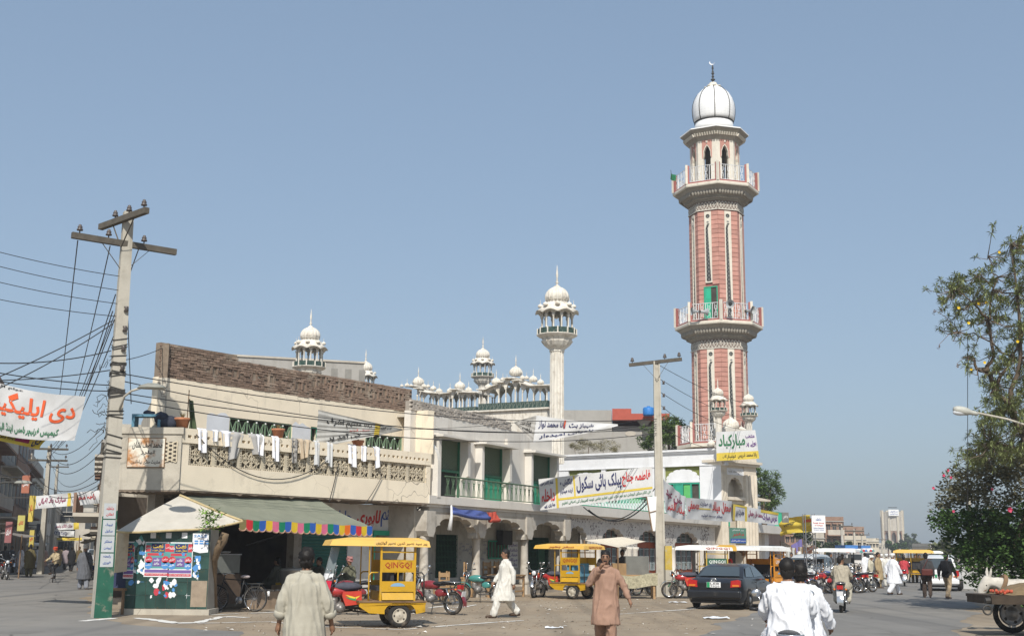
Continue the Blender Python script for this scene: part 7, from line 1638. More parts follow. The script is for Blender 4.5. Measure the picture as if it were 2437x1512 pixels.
# bags
def bag(label,p,size,m,strap,rz=0.0,name='shoulder_bag'):
    t = thing(name,label,'bag',p,rz); mb = MB(); mb.box((0,0,0),size); o = mb.build('pouch',m,t,False); bv = o.modifiers.new('b','BEVEL'); bv.width = min(size)*.3; bv.segments = 3
    mb = MB(); mb.tube(strap,.012,5); mb.build('strap',m,t,False)
p = G2(2207,1421); bag('maroon shoulder bag of the man in the dark jacket',p + Vector((-.05,-.24,.98)),(.42,.14,.26),mat('maroon_leather',(.1,.025,.02),.5,.1,8),[(-.15,0,.12),(.05,.08,.5),(.2,.2,.5)],-.3)
p = G2(2256,1424); bag('black backpack of the slim man in black',p + Vector((-.12,-.17,1.24)),(.3,.16,.42),mat('backpack_black',(.01,.01,.012),.7,.1,8),[(-.1,.05,.15),(-.1,.2,.2),(-.1,.1,-.1)],-.75,'backpack')
# ================================================================== stall, shop contents, the streets beyond
def table(label,p,rz,L_=1.2,W_=.6,H_=.75,m=None,name='table'):
    t = thing(name,label,'table',p,rz); m = m or m_wood2; mb = MB(); mb.box((0,0,H_ - .03),(L_,W_,.05)); mb.build('tabletop',m,t,False)
    for sx in (-1,1):
        for sy in (-1,1): mb = MB(); mb.box((sx*(L_/2 - .06),sy*(W_/2 - .06),(H_ - .05)/2),(.07,.07,H_ - .05)); mb.build('leg',m,t,False)
    mb = MB(); mb.box((0,-W_/2 + .06,.2),(L_ - .15,.04,.06)); mb.box((0,-W_/2 + .05,H_ - .12),(L_ - .15,.03,.1)); mb.build('rail',m,t,False); return t
m_wood2 = mat('raw_wood',(.36,.23,.12),.85,.2,5,.3,25,obj=True)
Bq = lambda x,w,z=0: B.P(B.h(x,1380,w)[0],z,w)
table('long plank table between the arcade columns',Bq(1205,.6),B.rz(),2.0,.6,.8)
table('plank table upended on another in the arcade',Bq(1185,-.9,.3),B.rz() + .2,1.2,.6,.78)
table('low plank table near the second arcade column',Bq(1130,-.3,.02),B.rz(),1.3,.5,.7)
def chair(label,p,rz):
    t = thing('wooden_chair',label,'chair',p,rz); mb = MB(); mb.box((0,0,.45),(.42,.42,.05)); mb.build('seat',m_wood2,t,False); mb = MB(); mb.box((0,.19,.85),(.42,.03,.14)); mb.box((0,.19,.65),(.42,.03,.08)); mb.build('backrest',m_wood2,t,False)
    for sx in (-1,1):
        for sy in (-1,1): mb = MB(); mb.box((sx*.18,sy*.18,.22 if sy < 0 else .48),(.045,.045,.44 if sy < 0 else .96)); mb.build('leg',m_wood2,t,False)
chair('wooden chair left of the second arcade column',Bq(1118,-.2,.3),B.rz() + .3); chair('wooden chair between the table and the white-clad walker',Bq(1165,-1.0,.3),B.rz() - .4); chair('wooden chair behind the long plank table',Bq(1190,-1.2,.3),B.rz()); chair('wooden chair leaning by the first arcade column',Bq(1050,.3),B.rz() + 2.6); chair('broken wooden chair right of the first arcade column',Bq(1075,.3),B.rz() + .5)
# --- food stall under a pale sheet
fs = thing('food_stall','food stall table with figured cloth and a grey cabinet under a pale sheet','stall',(4.5,45.4,0))
mb = MB(); mb.box((4.45,45.5,.82),(1.75,.9,.06)); mb.build('tabletop',m_wood2,fs)
for sx in (-1,1):
    for sy in (-1,1): mb = MB(); mb.box((4.45 + sx*.78,45.5 + sy*.36,.4),(.08,.08,.8)); mb.build('leg',m_wood2,fs)
mb = MB(); mb.grid(lambda a,b: Vector((3.95 + 1.4*a,45.03 - .03*sin(12*a)*(1 - b),.42 + .44*b - .06*sin(5*a))),14,5); mb.build('tablecloth',mat('figured_cloth',(.36,.33,.23),.9,.35,16),fs)
mb = MB(); mb.box((4.65,45.6,1.18),(.85,.55,.66)); mb.build('cabinet',mat('zinc_sheet',(.17,.17,.155),.55,.15,4,metal=.3),fs); mb = MB(); mb.box((3.98,45.35,1.05),(.5,.45,.4)); mb.build('wooden_box',mat('ply',(.28,.18,.09),.8,.15,6),fs)
mb = MB(); mb.box((3.55,45.0,.52),(.55,.4,.05)); mb.build('side_shelf',m_wood2,fs)
mb = MB(); mb.tube([(3.7,44.9,0),(3.72,44.9,.5)],.16,12); mb.build('bucket',mat('dark_bucket',(.04,.045,.045),.6,.1,6),fs)
tp = thing('stall_sheet','pale cloth sheet stretched over the food stall from the slim pole','canvas',(4.2,46,2))
c0,c1,c2,c3 = at(1390,1284,46.6),at(1470,1301,45.0),at(1536,1287,46.8),at(1480,1276,48.0)
mb = MB(); mb.grid(lambda a,b: c0.lerp(c1,a).lerp(c3.lerp(c2,a),b) + Vector((0,0,-.12*sin(pi*a)*sin(pi*b))),10,8); mb.build('sheet',mat('pale_sheet',(.62,.56,.46),.9,.08,3,stain=((.45,.39,.3),.55,.8,3)),tp,smooth=True)
mb = MB(); mb.tube([c0,(c0.x + .1,c0.y,0)],.03,6); mb.tube([(c1.x,c1.y,0),c1],.03,6); mb.build('sheet_pole',m_wood,tp)
# --- tea shop contents
Ap = lambda x,w,z=.16: A.P(A.h(x,1380,w)[0],z,w)
sc_ = thing('glass_counter','glass-fronted food counter in the tea shop behind the bicycle','counter',Ap(515,-.1)); p = Ap(515,-.1)
mb = MB(); mb.box(p + Vector((0,0,.4)),(1.3,.55,.8),A.rz()); mb.build('counter_base',mat('counter_wood',(.1,.07,.05),.7,.2,5),sc_); mb = MB(); mb.box(p + Vector((0,0,1.08)),(1.2,.5,.5),A.rz()); mb.build('glass_case',mat('case_glass',(.16,.17,.16),.15,.1,5,spec=.6),sc_); mb = MB(); mb.box(p + Vector((0,0,1.34)),(1.26,.55,.03),A.rz()); mb.build('case_top',m_steel,sc_)
mb = MB(); mb.lathe([(.2,0),(.26,.04),(.26,.06),(.0,.03)],p + Vector((.1,0,1.36)),16); tag(mb.build('tray',m_steel),'steel tray lying on the glass counter','tray')
p = Ap(696,.1,.0) + Vector((0,0,.62)); kt = thing('cooking_pot','big aluminium cooking pot in the tea shop','pot',p); mb = MB(); mb.lathe([(.3,0),(.36,.08),(.37,.4),(.4,.42),(.4,.44),(.1,.45)],p,22); mb.build('pot',mat('aluminium',(.45,.45,.44),.35,.12,8,metal=.6),kt,smooth=True); mb = MB(); mb.lathe([(.4,.45),(.3,.49),(.04,.51),(.04,.55),(.01,.56)],p,22); mb.build('pot_lid',mat('aluminium',(.45,.45,.44)),kt,smooth=True)
st_ = thing('brick_stove','mud-plastered stove block under the big pot','stove',Ap(696,.1,0)); mb = MB(); mb.box(Ap(696,.1,.31),(.95,.75,.62),A.rz()); mb.build('block',mat('mud_plaster',(.24,.18,.12),.95,.2,4),st_)
bk = thing('masonry_block','low plastered block with fire ash right of the bicycle','block',Ap(637,.4,0)); mb = MB(); mb.box(Ap(637,.4,.24),(.95,.6,.48),A.rz()); o = mb.build('block',mat('brown_plaster',(.27,.2,.14),.95,.2,4,.4,20),bk); mb = MB(); random.seed(2)
for k in range(22): q = Ap(637,.4,.5) + A.d*random.uniform(-.4,.4) + A.n*random.uniform(-.2,.2); mb.ell(q,(.05,.04,.03),6,4)
mb.build('ash',mat('ash',(.42,.36,.3),.9,.2,8),bk)
bx = thing('oil_tin','yellow oil tin on the tea shop floor','tin',Ap(672,-.5)); mb = MB(); mb.box(Ap(672,-.5,.42),(.28,.28,.5),A.rz()); mb.build('tin',mat('tin_yellow',(.5,.33,.03),.5,.1,6),bx); mb = MB(); mb.tube([Ap(672,-.5,.67),Ap(672,-.5,.7)],.05,8); mb.build('tin_cap',m_steel,bx)
for i,(x,w) in enumerate(((600,-1.8),(630,-2.2),(560,-2.4))):
    p = Ap(x,w); t = thing('stool',['small blue stool at the front of the tea shop','blue stool at the back of the tea shop','blue stool behind the glass counter'][i],'stool',p); mb = MB(); mb.box(p + Vector((0,0,.45)),(.36,.36,.04),A.rz()); mb.build('seat',mat('stool_blue',(.06,.14,.2),.6,.1,5),t)
    for q in range(4): a = A.rz() + pi/4 + pi/2*q; mb = MB(); mb.tube([p + Vector((.2*cos(a),.2*sin(a),0)),p + Vector((.17*cos(a),.17*sin(a),.44))],.015,5); mb.build('leg',m_steel,t)
# ---------------------------------------------------------------- houses beyond
m_hz = [mat('far_brick',(.26,.165,.12),.95,.15,1,stain=((.33,.24,.18),.5,.75,.4)),mat('far_plaster',(.46,.42,.36),.95,.12,.8,streak=((.33,.3,.26),.55,.8,1)),mat('far_cream',(.52,.47,.38),.95,.1,.8,streak=((.36,.32,.26),.55,.8,1)),mat('far_grey',(.36,.345,.32),.95,.12,.7,streak=((.26,.25,.23),.5,.75,1.2),stain=((.27,.255,.235),.5,.75,.7))]
m_win = mat('far_window',(.05,.055,.06),.4,.2,2)
def house(label,F_,u0,u1,H_,depth,m,floors,cols_=3,balc=False,parapet=True,win=True,name='town_house'):
    """box house on facade F_ from u0 to u1, windows and doors as parts"""
    t = thing(name,label,'house',F_.P((u0 + u1)/2,0,0)); mb = MB(); fbox(mb,F_,u0,u1,0,H_,-depth,0); mb.build('wall',m,t)
    mb = MB(); fbox(mb,F_,u0 - .1,u1 + .1,H_,H_ + .12,-depth - .1,.15); 
    mb.build('roof',m_hz[3],t)
    if parapet: mb = MB(); fbox(mb,F_,u0,u1,H_ + .12,H_ + .75,-.2,-.02); fbox(mb,F_,u0,u0 + .2,H_ + .12,H_ + .75,-depth,-.2); fbox(mb,F_,u1 - .2,u1,H_ + .12,H_ + .75,-depth,-.2); mb.build('parapet',m,t)
    fh = H_/floors; w = (u1 - u0)/cols_
    if win:
        for f in range(floors):
            for c in range(cols_):
                a = u0 + w*(c + .22); b_ = u0 + w*(c + .78)
                z0,z1 = (f*fh + .95,f*fh + fh*.82) if f else (.05,fh*.8)
                o = MB(); fbox(o,F_,a,b_,z0,z1,.0,.03); o = o.build('window' if f else 'shop_opening',m_win,t)
                mb = MB(); fbox(mb,F_,a - .1,b_ + .1,z1,z1 + .1,0,.35); fbox(mb,F_,(a + b_)/2 - .03,(a + b_)/2 + .03,z0,z1,.03,.05); mb.build('hood',m,o)
        if balc:
            for f in range(1,floors): 
                o = MB(); fbox(o,F_,u0 + .2,u1 - .2,f*fh,f*fh + .14,0,1.0); o = o.build('balcony',m,t); mb = MB(); fbox(mb,F_,u0 + .2,u1 - .2,f*fh + .14,f*fh + .9,.9,1.0); mb.build('balcony_front',m_hz[0] if m != m_hz[0] else m_hz[1],o)
    return t
# left street, left-hand side
LL = Facade((-27.6,62.0),-18.2); LL.n = -LL.n if LL.n.x < 0 else LL.n
house('dark brick house nearest on the left street',LL,6,22,11.5,9,m_hz[0],3,4,True)
house('plaster house with balconies farther up the left street',LL,22.5,38,10.4,9,m_hz[1],3,4,True)
house('brick house behind the plaster one on the left street',LL,38.5,60,12.2,9,m_hz[0],3,5,True)
house('pale low house at the bend of the left street',LL,60.5,95,8.6,9,m_hz[2],2,6)
house('grey house farthest on the left side of the left street',LL,96,150,7.4,9,m_hz[1],2,8)
# left street, right-hand side (behind the corner house)
RRf = Facade((-15.6,47.0),-18.6); RRf.n = Vector((-RRf.n.x,-RRf.n.y,0)) if RRf.n.x > 0 else RRf.n
house('plaster house behind the cream corner house',RRf,0,14,5.6,5,m_hz[1],2,4,True)
house('brick house with an open upper storey on the right of the left street',RRf,15,34,6.4,6,m_hz[0],2,5,True)
house('pale house farther on the right of the left street',RRf,35,62,5.6,7,m_hz[2],2,6)
house('house near the end of the left street on the right',RRf,63,110,6.4,8,m_hz[3],2,8)
q = Facade((-110,205),90); house('row of hazy houses closing the left street',q,20,50,7.2,10,m_hz[1],2,8); house('tall hazy house closing the left street',q,28,38,9.2,9,m_hz[2],3,3)
# blank walls behind the row
p = at(585,850,92); q = Facade((p.x,p.y),72); t = thing('blank_building','blank grey building rising behind the brick parapet','building',(p.x,p.y,0)); mb = MB(); u1_ = q.h(866,850)[0]; z_ = at(585,849,92).z; fbox(mb,q,-2,u1_,0,z_,-8,0); mb.build('wall',m_hz[3],t); mb = MB(); fbox(mb,q,-2.1,u1_ + .1,z_,z_ + .15,-8.1,.1); mb.build('coping',m_hz[1],t)
for k in range(3): a = u1_*(.72 + .12*k); mb = MB(); fbox(mb,q,a,a + .5,z_ - 1.6,z_ - .5,0,.03); mb.build('blocked_window',mat('smoke_stain',(.24,.23,.21),.95,.1,2),t)
p = at(1340,976,100); q = Facade((p.x,p.y),95); t = thing('grey_building','bare grey building with a red roof canopy left of the minaret','building',(p.x,p.y,0)); z_ = at(1340,975,100).z; ue_ = q.h(1455,980)[0]; ur = q.h(1592,990)[0]; zl = q.h(1500,1012)[1]
mb = MB(); fbox(mb,q,-3,ue_,0,z_,-9,0); fbox(mb,q,ue_,ur + 3,0,zl,-9,-.3); mb.build('wall',m_hz[3],t); mb = MB(); za_,zb2_ = q.h(1500,985)[1],q.h(1500,1000)[1]; fbox(mb,q,ue_ + .05,ur,zb2_,za_,-6,.6); fbox(mb,q,ue_ + .05,ue_ + 1.6,za_,za_ + .4,-6,.6); mb.build('red_canopy',mat('red_oxide_paint',(.4,.09,.06),.8,.1,2),t)
mb = MB(); mb.lathe([(.3,zl),(.25,zl + .3),(.25,zb2_ - .4),(.6,zb2_)],q.P((ue_ + ur)/2 + .3,0,-.2),10); mb.build('canopy_column',m_hz[3],t)
for x in (1432 - 20,1470,1508): u_,zz_ = q.h(x + 30,1030); mb = MB(); mb.lathe([(.5,-.02),(.5,.02)],(0,0,0),12); mb.v = [tuple(q.P(u_ + a*.9,zz_ + b*.45,-.28 + c)) for a,b,c in mb.v]; mb.build('vent_screen',m_hz[1],t)
tk = thing('water_tank','blue plastic water tank on the red roof canopy','tank',at(1543,984,98)); p = at(1543,988,98); mb = MB(); mb.lathe([(.44,0),(.46,.1),(.46,.55),(.38,.66),(.12,.7)],p,20,0); mb.build('tank',mat('tank_blue',(.03,.18,.5),.5,.05,4),tk,smooth=True); mb = MB(); mb.lathe([(.14,.68),(.14,.76),(.02,.77)],p,12); mb.build('tank_lid',mat('tank_blue',(.03,.18,.5)),tk)
# white shop-house right of the gate
q = Facade(B.P(30.5,0,.6),24); t = thing('white_shop_house','small white shop house with a green-railed balcony right of the gate','house',q.P(2,0,0)); qa,qb = q.h(1797,1280)[0],q.h(1857,1280)[0]
mb = MB(); fbox(mb,q,qa,qb,0,2.9,-5,-1.0); mb.build('wall',m_bwall,t); mb = MB(); fbox(mb,q,qa,qb + 1.2,2.9,3.4,-5,.2); mb.build('balcony',m_bwall,t); w0 = q.h(1822,1300,-1)[0]; w1 = q.h(1843,1300,-1)[0]
mb = MB(); fbox(mb,q,w0,w1,1.2,2.2,-1.0,-.95); mb.build('window',m_win,t); mb = MB(); fbox(mb,q,qb - 1.2,qb,0,2.9,-1.0,-.8); mb.build('pier',m_mos,t)
gr = MB(); ga = q.h(1840,1230)[0]; n = 16
for k in range(n): gr.bar(q.P(ga + (qb + 1.1 - ga)*k/n,3.4,.1),q.P(ga + (qb + 1.1 - ga)*k/n,4.3,.1),.18,.04)
gr.bar(q.P(ga,4.3,.1),q.P(qb + 1.1,4.3,.1),.08,.08); gr.build('balcony_rail',m_dgreen,t)
# ---------------------------------------------------------------- along the far road
RF = Facade((26.0,118.0),17.2)                      # left-hand frontage of the far road
RF.n = Vector((cos(radians(17.2)),-sin(radians(17.2)),0))
def px_house(label,x0,x1,ytop,Y,m,floors,cols_,**k):
    a,b_ = at(x0,1315,Y),at(x1,1315,Y); z = at((x0 + x1)/2,ytop,Y).z; F_ = Facade((a.x,a.y),90); return house(label,F_,0,(b_ - a).x,z,12,m,floors,cols_,**k)
px_house('unfinished brick building highest on the far road',1965,2010,1240,190,m_hz[0],3,3,balc=True)
px_house('brick building with a long roofline behind the buses',2005,2058,1262,215,m_hz[0],2,4)
px_house('pale building below the brick one on the far road',1995,2062,1284,205,m_hz[2],2,6)
px_house('cream arcaded building left of the water tower',2060,2092,1288,260,m_hz[2],2,4)
px_house('brick house behind the tents',1868,1905,1268,150,m_hz[0],2,3); px_house('plaster house behind the tents',1905,1962,1280,165,m_hz[1],2,4)
px_house('pale low building right of the water tower',2215,2260,1300,260,m_hz[2],1,4)
px_house('distant grey block at the end of the road',2090,2112,1296,420,m_hz[1],2,3)
# water tower
WT = at(2126,1315,480); WT = Vector((WT.x,WT.y,0)); wt = thing('water_tower','round brick and concrete water tower at the end of the road','water tower',WT); zc = at(2126,1262,480).z; ztp = at(2126,1217,480).z; Rw = 4.1
for k in range(8):
    a0,a1 = 2*pi*k/8 + .2,2*pi*(k + 1)/8 + .2; p0_ = WT + Vector((Rw*cos(a0),Rw*sin(a0),0)); mb = MB(); mb.box(p0_ + Vector((0,0,ztp/2 + .3)),(.75,.75,ztp + .6),a0); mb.build('buttress',m_hz[2],wt)
    am = (a0 + a1)/2; d = Vector((-sin(am),cos(am),0)); nn = Vector((cos(am),sin(am),0)); s2 = Rw*sin(pi/8) - .2; f = lambda a,b_,w: WT + nn*(Rw*cos(pi/8) - .2 + w) + d*a + Vector((0,0,b_)); o_ = s2*.62; hs = zc*.82
    arc_ = [(-o_ + 2*o_*q/10,hs + (zc - .4 - hs)*sin(pi*q/10)) for q in range(11)]
    mb = MB(); mb.prism([(-s2,0),(-o_,0)] + arc_ + [(o_,0),(s2,0),(s2,zc),(-s2,zc)],f,-.3,0); mb.build('arch',m_hz[0],wt)
    mb = MB(); mb.prism([(-s2,zc),(s2,zc),(s2,ztp),(-s2,ztp)],f,-.3,0); pn = mb.build('tank_panel',m_hz[1],wt); mb = MB(); mb.prism([(-s2*.8,zc + .5),(s2*.8,zc + .5),(s2*.8,ztp - .6),(-s2*.8,ztp - .6)],f,.01,.05); mb.build('painted_panel',mat('pale_paint',(.62,.64,.66),.8,.15,.8),pn)
mb = MB(); mb.lathe([(.45,0),(.45,zc)],WT,12); mb.build('riser',m_hz[2],wt); mb = MB(); mb.lathe([(Rw - .3,zc),(Rw - .3,ztp - .2),(.2,ztp + .3)],WT,24); mb.build('tank',m_hz[1],wt)
hb_ = thing('billboard','white billboard fixed high on the water tower','billboard',WT + Vector((-.6,-5,ztp - 2))); mb = MB(); mb.box(WT + Vector((-.7,-4.6,ztp - .4)),(4.0,.2,2.4)); bo_ = mb.build('board',m_white,hb_); mb = MB()
for k,s_ in enumerate(('پینا فلیکس','سکول')): write(mb,s_,lambda a,b_: WT + Vector((a - .7,-4.72,b_)),-1.5,ztp - 1.3 + k*.95,1.5,ztp - .6 + k*.95)
mb.build('lettering',m_blue,bo_); mb = MB(); mb.box(WT + Vector((-.5,-3,ztp + 1.6)),(3.2,1,.25)); mb.build('roof_rail',m_iron,wt)
# lattice mast with an advertisement
TP = at(1930,1400,58); TP = Vector((TP.x,TP.y,0)); lt = thing('lattice_mast','steel lattice mast carrying a white printed board','mast',TP)
mb = MB(); hs = .22; zt_ = at(1930,1268,58).z
for sx in (-1,1):
    for sy in (-1,1): mb.tube([TP + Vector((sx*hs,sy*hs,0)),TP + Vector((sx*hs,sy*hs,zt_ + .9))],.025,5)
for k in range(9):
    z0 = zt_*k/9; z1 = zt_*(k + 1)/9
    for s_ in (-1,1): mb.tube([TP + Vector((-hs*s_,-hs,z0)),TP + Vector((hs*s_,-hs,z1))],.012,4); mb.tube([TP + Vector((-hs,-hs*s_,z0)),TP + Vector((-hs,hs*s_,z1))],.012,4)
mb.build('mast_frame',m_steel,lt)
b0,b1 = at(1932,1266,57.6),at(1963,1225,57.6); mb = MB(); mb.hexa([Vector((x,y,z)) for z in (b0.z,b1.z) for x,y in ((b0.x,57.6),(b1.x,57.6),(b1.x,57.66),(b0.x,57.66))]); bo_ = mb.build('board',m_white,lt)
mb = MB(); ww,hh = b1.x - b0.x,b1.z - b0.z; f = lambda a,b_: Vector((b0.x + ww*a,57.59,b0.z + hh*b_)); write(mb,'Punjab Group',f,.1,.5,.9,.6); write(mb,'of Colleges',f,.2,.37,.8,.46); mb.build('lettering',m_red,bo_); mb = MB(); write(mb,'Science Commerce',f,.12,.24,.88,.31); write(mb,'Computer Campus',f,.12,.13,.88,.2); write(mb,'داخلہ',f,.3,.7,.7,.85); mb.build('lettering',m_blue,bo_)
# distant poles along both streets
def far_pole(label,x,y,Y,h,arms=1,rz=0.0):
    p = at(x,y,Y); p = Vector((p.x,p.y,0)); t = thing('street_pole',label,'utility pole',p); mb = MB(); mb.hexa([p + Vector((a*.16,b_*.16,0)) for a,b_ in ((-1,-1),(1,-1),(1,1),(-1,1))] + [p + Vector((a*.1,b_*.1,h)) for a,b_ in ((-1,-1),(1,-1),(1,1),(-1,1))]); mb.build('post',m_pole,t)
    for k in range(arms):
        d = Vector((cos(rz),sin(rz),0))*1.15; z = h - .2 - k*.7; mb = MB(); mb.bar(p + d*-1 + Vector((0,-.15,z)),p + d + Vector((0,-.15,z)),.12,.12); ca_ = mb.build('crossarm',m_timber,t)
        for s_ in (-.9,0.1,.9): mb = MB(); mb.lathe(INS,p + d*s_ + Vector((0,-.15,z + .15)),8); mb.build('insulator',m_insul,ca_)
    return p
FP1 = far_pole('concrete pole in the left street behind the banners',100,1300,76,at(100,1060,76).z,2,.2); FP2 = far_pole('concrete pole farther up the left street',122,1300,120,at(122,1105,120).z,1); far_pole('leftmost pole over the far brick buildings',2005,1316,130,at(2005,1246,130).z,1); far_pole('middle pole over the far brick buildings',2034,1316,150,at(2034,1258,150).z,1); far_pole('small pole left of the water tower',2052,1316,190,at(2052,1268,190).z,1); far_pole('slim pole between far houses and water tower',2100,1316,230,at(2100,1280,230).z,1)
far_pole('pole half hidden by the trees on the right',2312,1320,75,at(2312,1160,75).z,1)
# ladders and a lamp on the left
t = thing('street_lamp','street lamp reaching over the left street from the left','street lamp',at(0,1160,60)); a,b_ = at(-60,1165,60),at(38,1146,60); mb = MB(); mb.tube([a,a.lerp(b_,.7) + Vector((0,0,.1)),b_],.05,6); mb.build('arm',m_iron,t); mb = MB(); mb.lathe([(.02,.1),(.3,.06),(.42,-.05),(.02,-.1)],b_ + Vector((.35,0,0)),12,sx=1.1,sy=.5); mb.build('lamp_head',mat('enamel_grey',(.25,.25,.22)),t); mb = MB(); mb.tube([a,Vector((a.x,a.y,0))],.09,8); mb.build('post',m_pole,t)
for i,(x0,y0,x1,y1,Y,c,tx) in enumerate(((66,1178,82,1240,60,(.5,.38,.08),'دکان'),(40,1225,60,1262,64,(.45,.4,.12),'کلاتھ'),(50,1130,72,1172,66,(.35,.13,.08),'ہاوس'),(84,1245,110,1290,85,(.09,.1,.13),'موبائل'),(10,1240,30,1290,62,(.25,.1,.1),'درزی'),(68,1260,82,1300,72,(.5,.4,.1),'جوتے'))):
    a,b_ = at(x0,y1,Y),at(x1,y0,Y); t = thing('shop_sign',['mustard sign hanging left of the street banner','yellow sign low on the dark brick house','rust-red sign high on the left street','dark slate sign beyond the mustard one','maroon sign at the left edge','narrow yellow sign above the walkers'][i],'sign',a); mb = MB(); mb.hexa([Vector((x,y,z)) for z in (a.z,b_.z) for x,y in ((a.x,Y),(b_.x,Y),(b_.x,Y + .12),(a.x,Y + .12))]); o = mb.build('board',mat('signc_%d' % i,c,.7,.12,2),t)
    mb = MB(); write(mb,tx,lambda u,v: Vector((a.x + (b_.x - a.x)*u,Y - .01,a.z + (b_.z - a.z)*v)),.15,.35,.85,.65); mb.build('lettering',m_red if c[0] > .4 else m_white,o)
    mb = MB(); mb.bar(Vector((a.x - 1.5,Y + .06,b_.z - .1)),Vector((a.x + .2,Y + .06,b_.z - .1)),.05,.05); mb.build('bracket',m_iron,t)
# canvas shop canopies along both sides of the left street
for i,(x0,x1,y,Y,c) in enumerate(((-40,34,1262,66,(.2,.18,.16)),(20,62,1272,84,(.3,.2,.14)),(50,88,1282,104,(.24,.25,.22)),(196,226,1262,90,(.12,.11,.1)),(188,214,1280,125,(.3,.27,.2)))):
    a_,b_,= at(x0,y,Y),at(x1,y + 10,Y - 1.5); t = thing('shop_canopy',['dark canopy over the nearest shops on the left street','rust canopy over the second shops on the left street','grey canopy over the third shops on the left street','sooty canopy on the right of the left street','tan canopy farther on the right of the left street'][i],'canopy',(a_.x,a_.y,0)); mb = MB(); mb.grid(lambda u,v: Vector((a_.x + (b_.x - a_.x)*u,Y + 3*v - 1.5*u,a_.z + (b_.z - a_.z)*(u if i < 3 else 1 - u) - .1*sin(3.1*v))),8,4); mb.build('canopy_cloth',mat('canopy_%d' % i,c,.9,.15,1),t,smooth=True)
    mb = MB(); e_ = b_ if i < 3 else a_; mb.tube([(e_.x,Y - .5,0),(e_.x,Y - .5,min(a_.z,b_.z))],.04,5); mb.build('canopy_post',m_wood,t)
random.seed(8)
# buses
def bus(label,x0,x1,ytop,Y,tint,roofc):
    a,b_ = at(x0,1317,Y),at(x1,1317,Y); z = at(x0,ytop,Y).z; w = b_.x - a.x; c = (a.x + b_.x)/2; t = thing('bus',label,'bus',(c,Y,0)); mb = MB(); mb.box((c,Y + 3.5,z/2 + .2),(w,7,z - .4)); bo_ = mb.build('body',mat('buspaint_' + label[:4],tint,.5,.2,1.5),t); bv = bo_.modifiers.new('b','BEVEL'); bv.width = .25; bv.segments = 3
    mb = MB(); mb.box((c,Y - .02,z*.62),(w*.86,.06,z*.26)); mb.build('windscreen',m_glass,t)
    for sx in (-1,1): mb = MB(); mb.lathe([(.36,-.1),(.36,.1)],(0,0,0),14); mb.v = [(c + sx*w*.42 + zz,Y + 1.2 + x,.38 + y) for x,y,zz in mb.v]; mb.build('wheel',m_tyre,t); mb = MB(); mb.ell((c + sx*w*.36,Y - .03,z*.32),(.12,.06,.1),8,6); mb.build('headlight',m_clear,t)
    for k in range(5): mb = MB(); s_ = (-1,1)[k % 2]; mb.add([(c + (-.4 + .2*k)*w + .13*w*cos(pi*q/8),Y - .06,z*.82 + .12*z*sin(pi*q/8)) for q in range(9)],[list(range(9))]); mb.build('painted_fan',pmts[['red','blue','white','red','teal'][k]],t)
    mb = MB(); mb.box((c,Y + 3,z + .16),(w*.8,4,.4)); mb.build('roof_load',mat('busroof',roofc,.7,.15,2),t)
    return t
bus('painted bus with blue roof load nearest the white-roofed cart',2014,2052,1304,125,(.62,.6,.58),(.05,.16,.4)); bus('painted bus behind the first one',2052,2080,1303,160,(.6,.62,.62),(.05,.18,.42))
# tents and sheets of the market
def tent(label,pts,Y,c,ridge=None):
    P_ = [at(x,y,Y + dy) for x,y,dy in pts]; t = thing('market_sheet',label,'canvas',Vector((P_[0].x,P_[0].y,0))); mb = MB(); mb.grid(lambda a,b_: P_[0].lerp(P_[1],a).lerp(P_[3].lerp(P_[2],a),b_) + Vector((0,.15*sin(9*a),-.15*sin(pi*a)*b_)),10,6); o = mb.build('sheet',mat('tent_%d_%d_%d' % tuple(int(q*99) for q in c),c,.9,.12,2),t,smooth=True)
    mb = MB(); 
    for p in (P_[0],P_[1]): mb.tube([p,Vector((p.x,p.y,0))],.04,5)
    mb.build('tent_pole',m_wood,t)
for lb,pts,Y,c in (('white striped market sheet next to the white shop house',[(1856,1285,0),(1880,1296,0),(1878,1312,4),(1852,1306,4)],84,(.6,.6,.62)),('purple-blue pointed market tent',[(1880,1298,0),(1908,1280,1),(1910,1306,0),(1884,1312,0)],88,(.13,.11,.26)),('pale grey cloth hanging in the market',[(1868,1300,0),(1882,1300,0),(1886,1335,0),(1862,1335,0)],82,(.5,.5,.48)),('white cloth hanging under the purple tent',[(1880,1302,0),(1892,1302,0),(1896,1338,0),(1876,1338,0)],83,(.6,.6,.6)),('cream cloth on a pole in the market',[(1900,1300,0),(1908,1300,0),(1914,1332,0),(1896,1332,0)],83,(.52,.48,.4)),('salmon-pink market sheet left of the mast',[(1914,1302,0),(1938,1296,0),(1938,1308,0),(1916,1314,2)],90,(.5,.28,.22)),('tattered white sheet right of the mast',[(1944,1300,0),(1962,1308,0),(1960,1318,0),(1942,1318,0)],92,(.58,.58,.58)),('dark tarpaulin over the silver van',[(1888,1330,0),(1958,1328,0),(1962,1342,2),(1886,1344,2)],64,(.04,.035,.03))): tent(lb,pts,Y,c)
